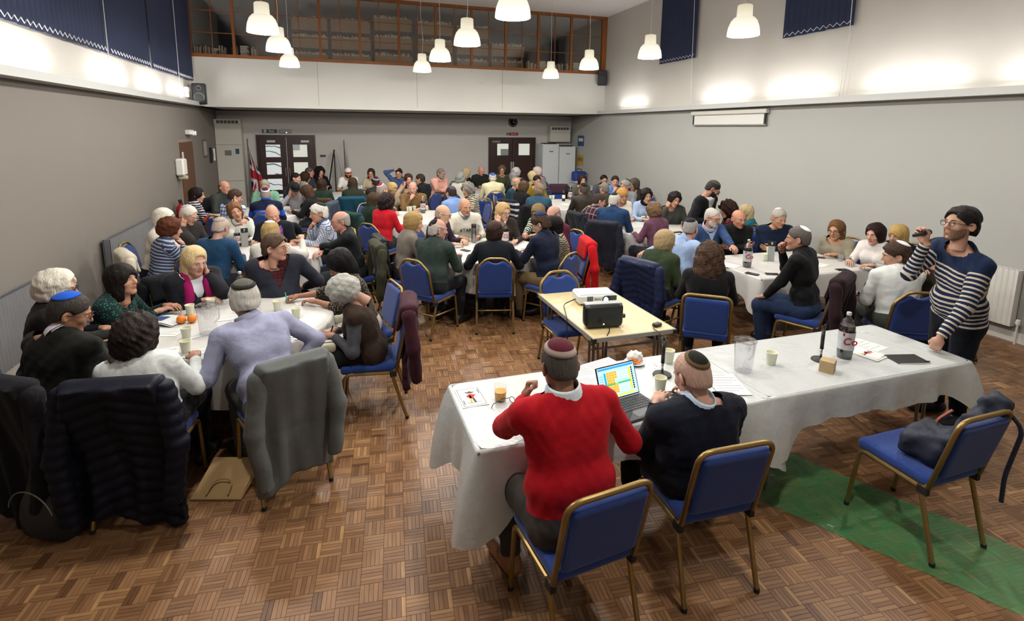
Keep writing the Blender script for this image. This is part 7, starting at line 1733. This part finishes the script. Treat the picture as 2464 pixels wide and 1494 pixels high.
B, o, _ = p_['HD'][1]; c0 = p_['world'](o+B @ np.array([-.03, .1, -.05])); t = put('pen', 'black pen in the hand of the brown vest', 'pen', c0); MB().tube([(0, 0, -.03), (.05, .02, .1)], .0055, 8).build('barrel', M_black, t); MB().tube([(-.006, -.002, -.045), (0, 0, -.03)], [.001, .005], 8).build('tip', M_chrome, t)
# ---- other tables
for (u, v, lab) in ((618, 583, 'paper cup on the square-cornered cloth by the tall card'), (700, 556, 'paper cup right of the flowered scarf'), (562, 622, 'paper cup beside the denim jacket'), (1712, 612, 'paper cup on the right table before the blue sweater'), (1838, 627, 'paper cup left of the grey card holder'), (1850, 612, 'paper cup stacked by the card holder'), (1530, 525, 'paper cup before the pale blue sweater'), (1544, 522, 'paper cup right of another before the pale blue sweater'), (1618, 523, 'paper cup before the leaning grey jacket'), (1642, 522, 'paper cup left of the small water bottle'), (978, 505, 'paper cup behind the middle table, left of three'), (988, 508, 'paper cup behind the middle table, middle of three'), (995, 503, 'paper cup behind the middle table, right of three'), (1040, 497, 'paper cup right of the juice carton'), (1318, 478, 'paper cup at the far right table, left edge'), (1327, 478, 'paper cup at the far right table, beside the left one'), (1165, 590, 'paper cup on the middle table by the flask')): cup(on_t(u, v), lab)
jug(on_t(1145, 575), 'clear jug on the middle table behind the flask', .5, .9); jug(on_t(1431, 478), 'clear jug at the far right table', .5, .9); jug(on_t(605, 497), 'clear jug at the far left table', .5, .9); jug(on_t(1160, 448), 'clear jug at the far table before the bald sitter', .5, .9)
bottle(on_t(1797, 642), 'cola bottle with silver label on the right table', 'cola', .1, 1.0); bottle(on_t(1215, 590), 'cola bottle half hidden on the middle table', 'cola', .1, 1.0); bottle(on_t(1018, 512), 'cola bottle with silver label behind the middle table', 'cola', 0, .95)
bottle(on_t(1381, 472), 'cola bottle beside the leather jacket', 'cola', 0, .9); bottle(on_t(576, 590), 'cola bottle on the square-cornered cloth', 'cola', 0, .8); bottle(on_t(1210, 448), 'cola bottle at the far table behind the cream jacket', 'cola', 0, .9)
bottle(on_t(1356, 484), 'dark wine bottle at the far right table', 'wine'); bottle(on_t(819, 452), 'brown beer bottle before the white cap', 'beer'); bottle(on_t(1140, 583), 'steel flask with black lid on the middle table', 'flask', 0, 1.05); bottle(on_t(1048, 490), 'brown beer bottle beside the sky blue shirt', 'beer')
bottle(on_t(870, 447), 'clear bottle at the far table, left of a pair', 'water', 0, .7); bottle(on_t(884, 446), 'clear bottle at the far table, right of a pair', 'water', 0, .75); bottle(on_t(1652, 532), 'small clear water bottle before the dark suit', 'water', 0, .75)
def card_stand(p, lab, txt=''):
    t = put('table_number', lab, 'sign', p, -math.atan2(p[0], p[1]), 'table number stands'); MB().box(-.04, .04, -.012, .012, 0, .2).build('stand', mat('grey acrylic', '#8d918f', .4, var=.05), t); MB().box(-.045, .045, -.014, .014, .2, .26).build('number_plate', M_black, t)
    if txt: text_mesh(txt, .05, M_letter, t, (0, -.0148, .23), (math.pi/2, 0, 0))
card_stand(on_t(596, 586), 'grey table stand with a black number plate on the square-cornered cloth', '7'); card_stand(on_t(1854, 628), 'grey table stand with a black plate on the right table', '9')
t = put('juice_carton', 'orange carton on the table behind the middle one', 'carton', on_t(1030, 500)); MB().box(-.035, .035, -.035, .035, 0, .13).add([(-.035, -.035, .13), (.035, -.035, .13), (.035, .035, .13), (-.035, .035, .13), (-.035, 0, .165), (.035, 0, .165)], [(0, 1, 5, 4), (2, 3, 4, 5), (1, 2, 5), (3, 0, 4)]).build('carton', mat('carton orange', '#c9762c', .5, var=.15), t); MB().box(-.035, .035, -.002, .002, .165, .185).build('gable', mat('carton orange', '#c9762c', .5), t)
for (u, v, lab) in ((625, 590, 'orange napkin on the square-cornered cloth'), (1590, 527, 'orange snack on the right table beyond the purple sweater')):
    t = put('snack', lab, 'snack', on_t(u, v)); blob('heap', lambda X, Y, Z: d_ell(X, Y, Z, (0, 0, .01), (.05, .035, .03))+.005*np.sin(X*120)*np.sin(Y*110), (-.07, -.05, 0), (.07, .05, .05), .008, M_orange, t, 0)
phone(on_t(1803, 660), .4, 'black phone lying by the cola bottle on the right table'); phone(on_t(1858, 660), 1.1, 'black wallet-like phone before the chin-on-fist sitter'); phone(on_t(2078, 664), 1.4, 'black phone at the right edge of the right table'); phone(on_t(1970, 620), .9, 'small black phone before the beige cardigan'); phone(on_t(1120, 603), .5, 'black phone by the hands of the dark green sweater'); phone(on_t(550, 640), .8, 'black phone on the square-cornered cloth by the denim jacket')
for (u, v, lab) in ((2040, 635, 'clear glass on the right table, nearer one'), (2022, 628, 'clear glass on the right table, farther one')):
    t = put('tumbler', lab, 'glass', on_t(u, v), 0, 'clear glasses'); MB().lathe([(.03, 0), (.036, .1), (.0345, .1), (.0285, .005), (0, .005)], 20, cap1=False).build('glass', M_clear, t, smooth='auto'); MB().tube([(.0355*math.cos(a), .0355*math.sin(a), .1) for a in np.linspace(0, 2*math.pi, 17)[:-1]], .0014, 5, closed=True).build('rim', M_clear, t)
for k, (u, v, rz, lab) in enumerate(((1960, 635, .3, 'white sheet on the right table beside the black sweater'), (1720, 640, .5, 'crumpled white sheet left of the cola bottle'), (1200, 600, .2, 'white sheet on the middle table before the black sweater'), (1265, 592, -.3, 'white sheet under the writing hand at the middle table'), (700, 610, .2, 'white sheet near the reaching hand'), (640, 610, -.2, 'white sheet in the middle of the square-cornered cloth'), (1560, 545, .3, 'white sheet left of the purple sweater'), (965, 512, .3, 'printed sheet behind the middle table near the red sweater'), (1360, 492, .1, 'white sheet at the far right table'), (860, 462, .2, 'white sheet at the far table under the flags'))): sheet(on_t(u, v), .21, .28, rz, lab, 4)
# lettering on the white sweatshirt
A = atar; pc = A['Pv']+A['up']*(A['T']*.62)+A['bk']*(.112+.022)
tm_ = text_mesh('ATAR', .075, M_black, A['root'], tuple(pc), (math.radians(90-10), 0, math.pi), 'chest_lettering', ext=.004)
# ---- bags and coats on the floor, floor sheet
t = put('backpack', 'black backpack on the floor behind the black coat', 'bag', (-1.66, 3.56, 0), -.5)
M_bag = mat('black nylon', '#15161b', .6, bump=.2, bscale=60, var=.15)
blob('bag_body', lambda X, Y, Z: smin(d_ell(X, Y, Z, (0, 0, .2), (.18, .14, .24)), d_box(X, Y, Z, (0, 0, .1), (.17, .13, .1), .06), .06), (-.24, -.2, 0), (.24, .2, .48), .015, M_bag, t); blob('front_pocket', lambda X, Y, Z: smax(d_ell(X, Y, Z, (0, -.08, .17), (.15, .09, .18)), .02-Z, .02), (-.2, -.2, 0), (.2, .05, .4), .014, mat('dark grey nylon', '#24262c', .6, bump=.2, bscale=60), t)
MB().tube(rounded([(-.05, .02, .42), (-.04, .02, .5), (.04, .02, .5), (.05, .02, .42)], .03), .01, 6).build('handle', M_bag, t); MB().tube([(.17*math.cos(a)*.9, -.16-.01*math.sin(a), .2+.16*math.sin(a)) for a in np.linspace(.2, 2.9, 14)], .004, 5).build('zip', mat('zip grey', '#6a665c', .5), t)
for s in (-1, 1): MB().tube(rounded([(s*.08, .1, .4), (s*.12, .17, .3), (s*.12, .15, .1), (s*.1, .1, .05)], .06), .016, 6).build('strap', M_bag, t)
t = put('paper_bag', 'flat brown paper bag with a twisted handle on the floor', 'bag', (-.8, 3.68, 0), -.3)
M_kraft = mat('kraft paper', '#9a7b4f', .75, bump=.15, bscale=30, var=.08)
MB().box(-.16, .16, -.14, .18, .0, .012, M=M4(np.array([[1, 0, 0], [0, .95, -.3], [0, .3, .95]]), (0, 0, .045))).build('front_sheet', M_kraft, t); MB().box(-.165, .165, -.15, .17, 0, .01, M=M4(np.array([[1, 0, 0], [0, .98, -.2], [0, .2, .98]]), (0, .01, .032))).build('back_sheet', M_kraft, t)
MB().tube(rounded([(-.07, -.12, .03), (-.06, -.02, .075), (.06, -.02, .075), (.07, -.12, .03)], .05), .005, 6).build('handle', M_kraft, t)
t = put('navy_bag', 'navy cloth bag slumped on the empty chair', 'bag', (3.33, 2.0, .49), .2)
M_nb = mat('navy bag cloth', '#141a2c', .7, bump=.4, bscale=20, var=.15)
cb, sb_ = math.cos(.35), math.sin(.35); RB = np.array([[1, 0, 0], [0, cb, -sb_], [0, sb_, cb]])
blob('bag_body', lambda X, Y, Z: smin(smin(d_box(X, Y, Z, (-.03, .0, .09), (.15, .12, .09), .06), d_box(X, Y, Z, (.05, -.14, .2), (.14, .055, .17), .05, RB), .07), d_box(X, Y, Z, (.12, -.22, .4), (.08, .06, .05), .035, RB), .04)+.010*np.sin(X*38+Z*22)*np.sin(Y*33+Z*15)+.006*np.sin(X*70)*np.sin(Z*60+Y*30), (-.24, -.34, -.01), (.27, .2, .52), .013, M_nb, t)
MB().tube(rounded([(.05, -.05, .3), (.02, .02, .2), (.08, -.02, .12)], .05), .008, 6).build('cord', mat('orange cord', '#a05a4a', .6), t); MB().tube(rounded([(.15, -.23, .4), (.14, -.34, .3), (.13, -.30, .0), (.13, -.305, -.16)], .05), .012, 6, sq=True).build('strap', M_nb, t)
t = put('cool_bag', 'blue and white cool bag on the side table', 'bag', on_t(1398, 440)); sB = 1.0
blob('bag_body', lambda X, Y, Z: d_box(X, Y, Z, (0, 0, .18), (.2, .16, .18), .07), (-.25, -.2, 0), (.25, .2, .4), .02, mat('cool bag white', '#b9bdc4', .5, var=.05), t); blob('blue_lid', lambda X, Y, Z: np.maximum(d_box(X, Y, Z, (0, 0, .2), (.206, .166, .17), .07), .16+.1*np.sin(X*8)-Z), (-.25, -.2, .05), (.25, .2, .42), .02, mat('cool bag blue', '#1a3580', .5, var=.05), t); MB().tube(rounded([(-.1, 0, .37), (-.08, 0, .44), (.08, 0, .44), (.1, 0, .37)], .04), .012, 6).build('handle', M_black, t)
# translucent green plastic strip over the floor
def green_mat():
    m, N, L, b = new_mat('green plastic film'); b.inputs['Base Color'].default_value = (*rgb('#47a065'), 1); b.inputs['Roughness'].default_value = .12; b.inputs['Alpha'].default_value = .5
    tc = N.new('ShaderNodeTexCoord'); n = N.new('ShaderNodeTexNoise'); n.inputs['Scale'].default_value = 9; n.inputs['Detail'].default_value = 6; n.inputs['Distortion'].default_value = 1.5; L.new(tc.outputs['Object'], n.inputs['Vector'])
    bp = N.new('ShaderNodeBump'); bp.inputs['Strength'].default_value = .8; bp.inputs['Distance'].default_value = .012; L.new(n.outputs['Fac'], bp.inputs['Height']); L.new(bp.outputs['Normal'], b.inputs['Normal'])
    mr = N.new('ShaderNodeMapRange'); mr.inputs[1].default_value = .3; mr.inputs[2].default_value = .7; mr.inputs[3].default_value = .36; mr.inputs[4].default_value = .6; L.new(n.outputs['Fac'], mr.inputs[0]); L.new(mr.outputs[0], b.inputs['Alpha'])
    return m
e0a, e0b, e1a, e1b = at(1700, 1149, z=.004), at(1790, 1044, z=.004), at(2464, 1482, z=.004), at(2570, 1368, z=.004)
nu, nv = 60, 14; V = []
rg = np.random.default_rng(5)
for i in range(nu):
    s = i/(nu-1)*1.15
    A_, B_ = e0a+(e1a-e0a)*s, e0b+(e1b-e0b)*s
    for j in range(nv):
        q = j/(nv-1); p_ = A_+(B_-A_)*q; V.append((p_[0]+rg.normal(0, .004), p_[1]+rg.normal(0, .004), .003+abs(.004*math.sin(s*40+q*9)*math.sin(q*17+s*13))))
MB().grid(np.array(V), nu, nv).build('floor_film', green_mat(), None, smooth=True, label='strip of translucent green plastic film lying across the floor', cat='floor film')
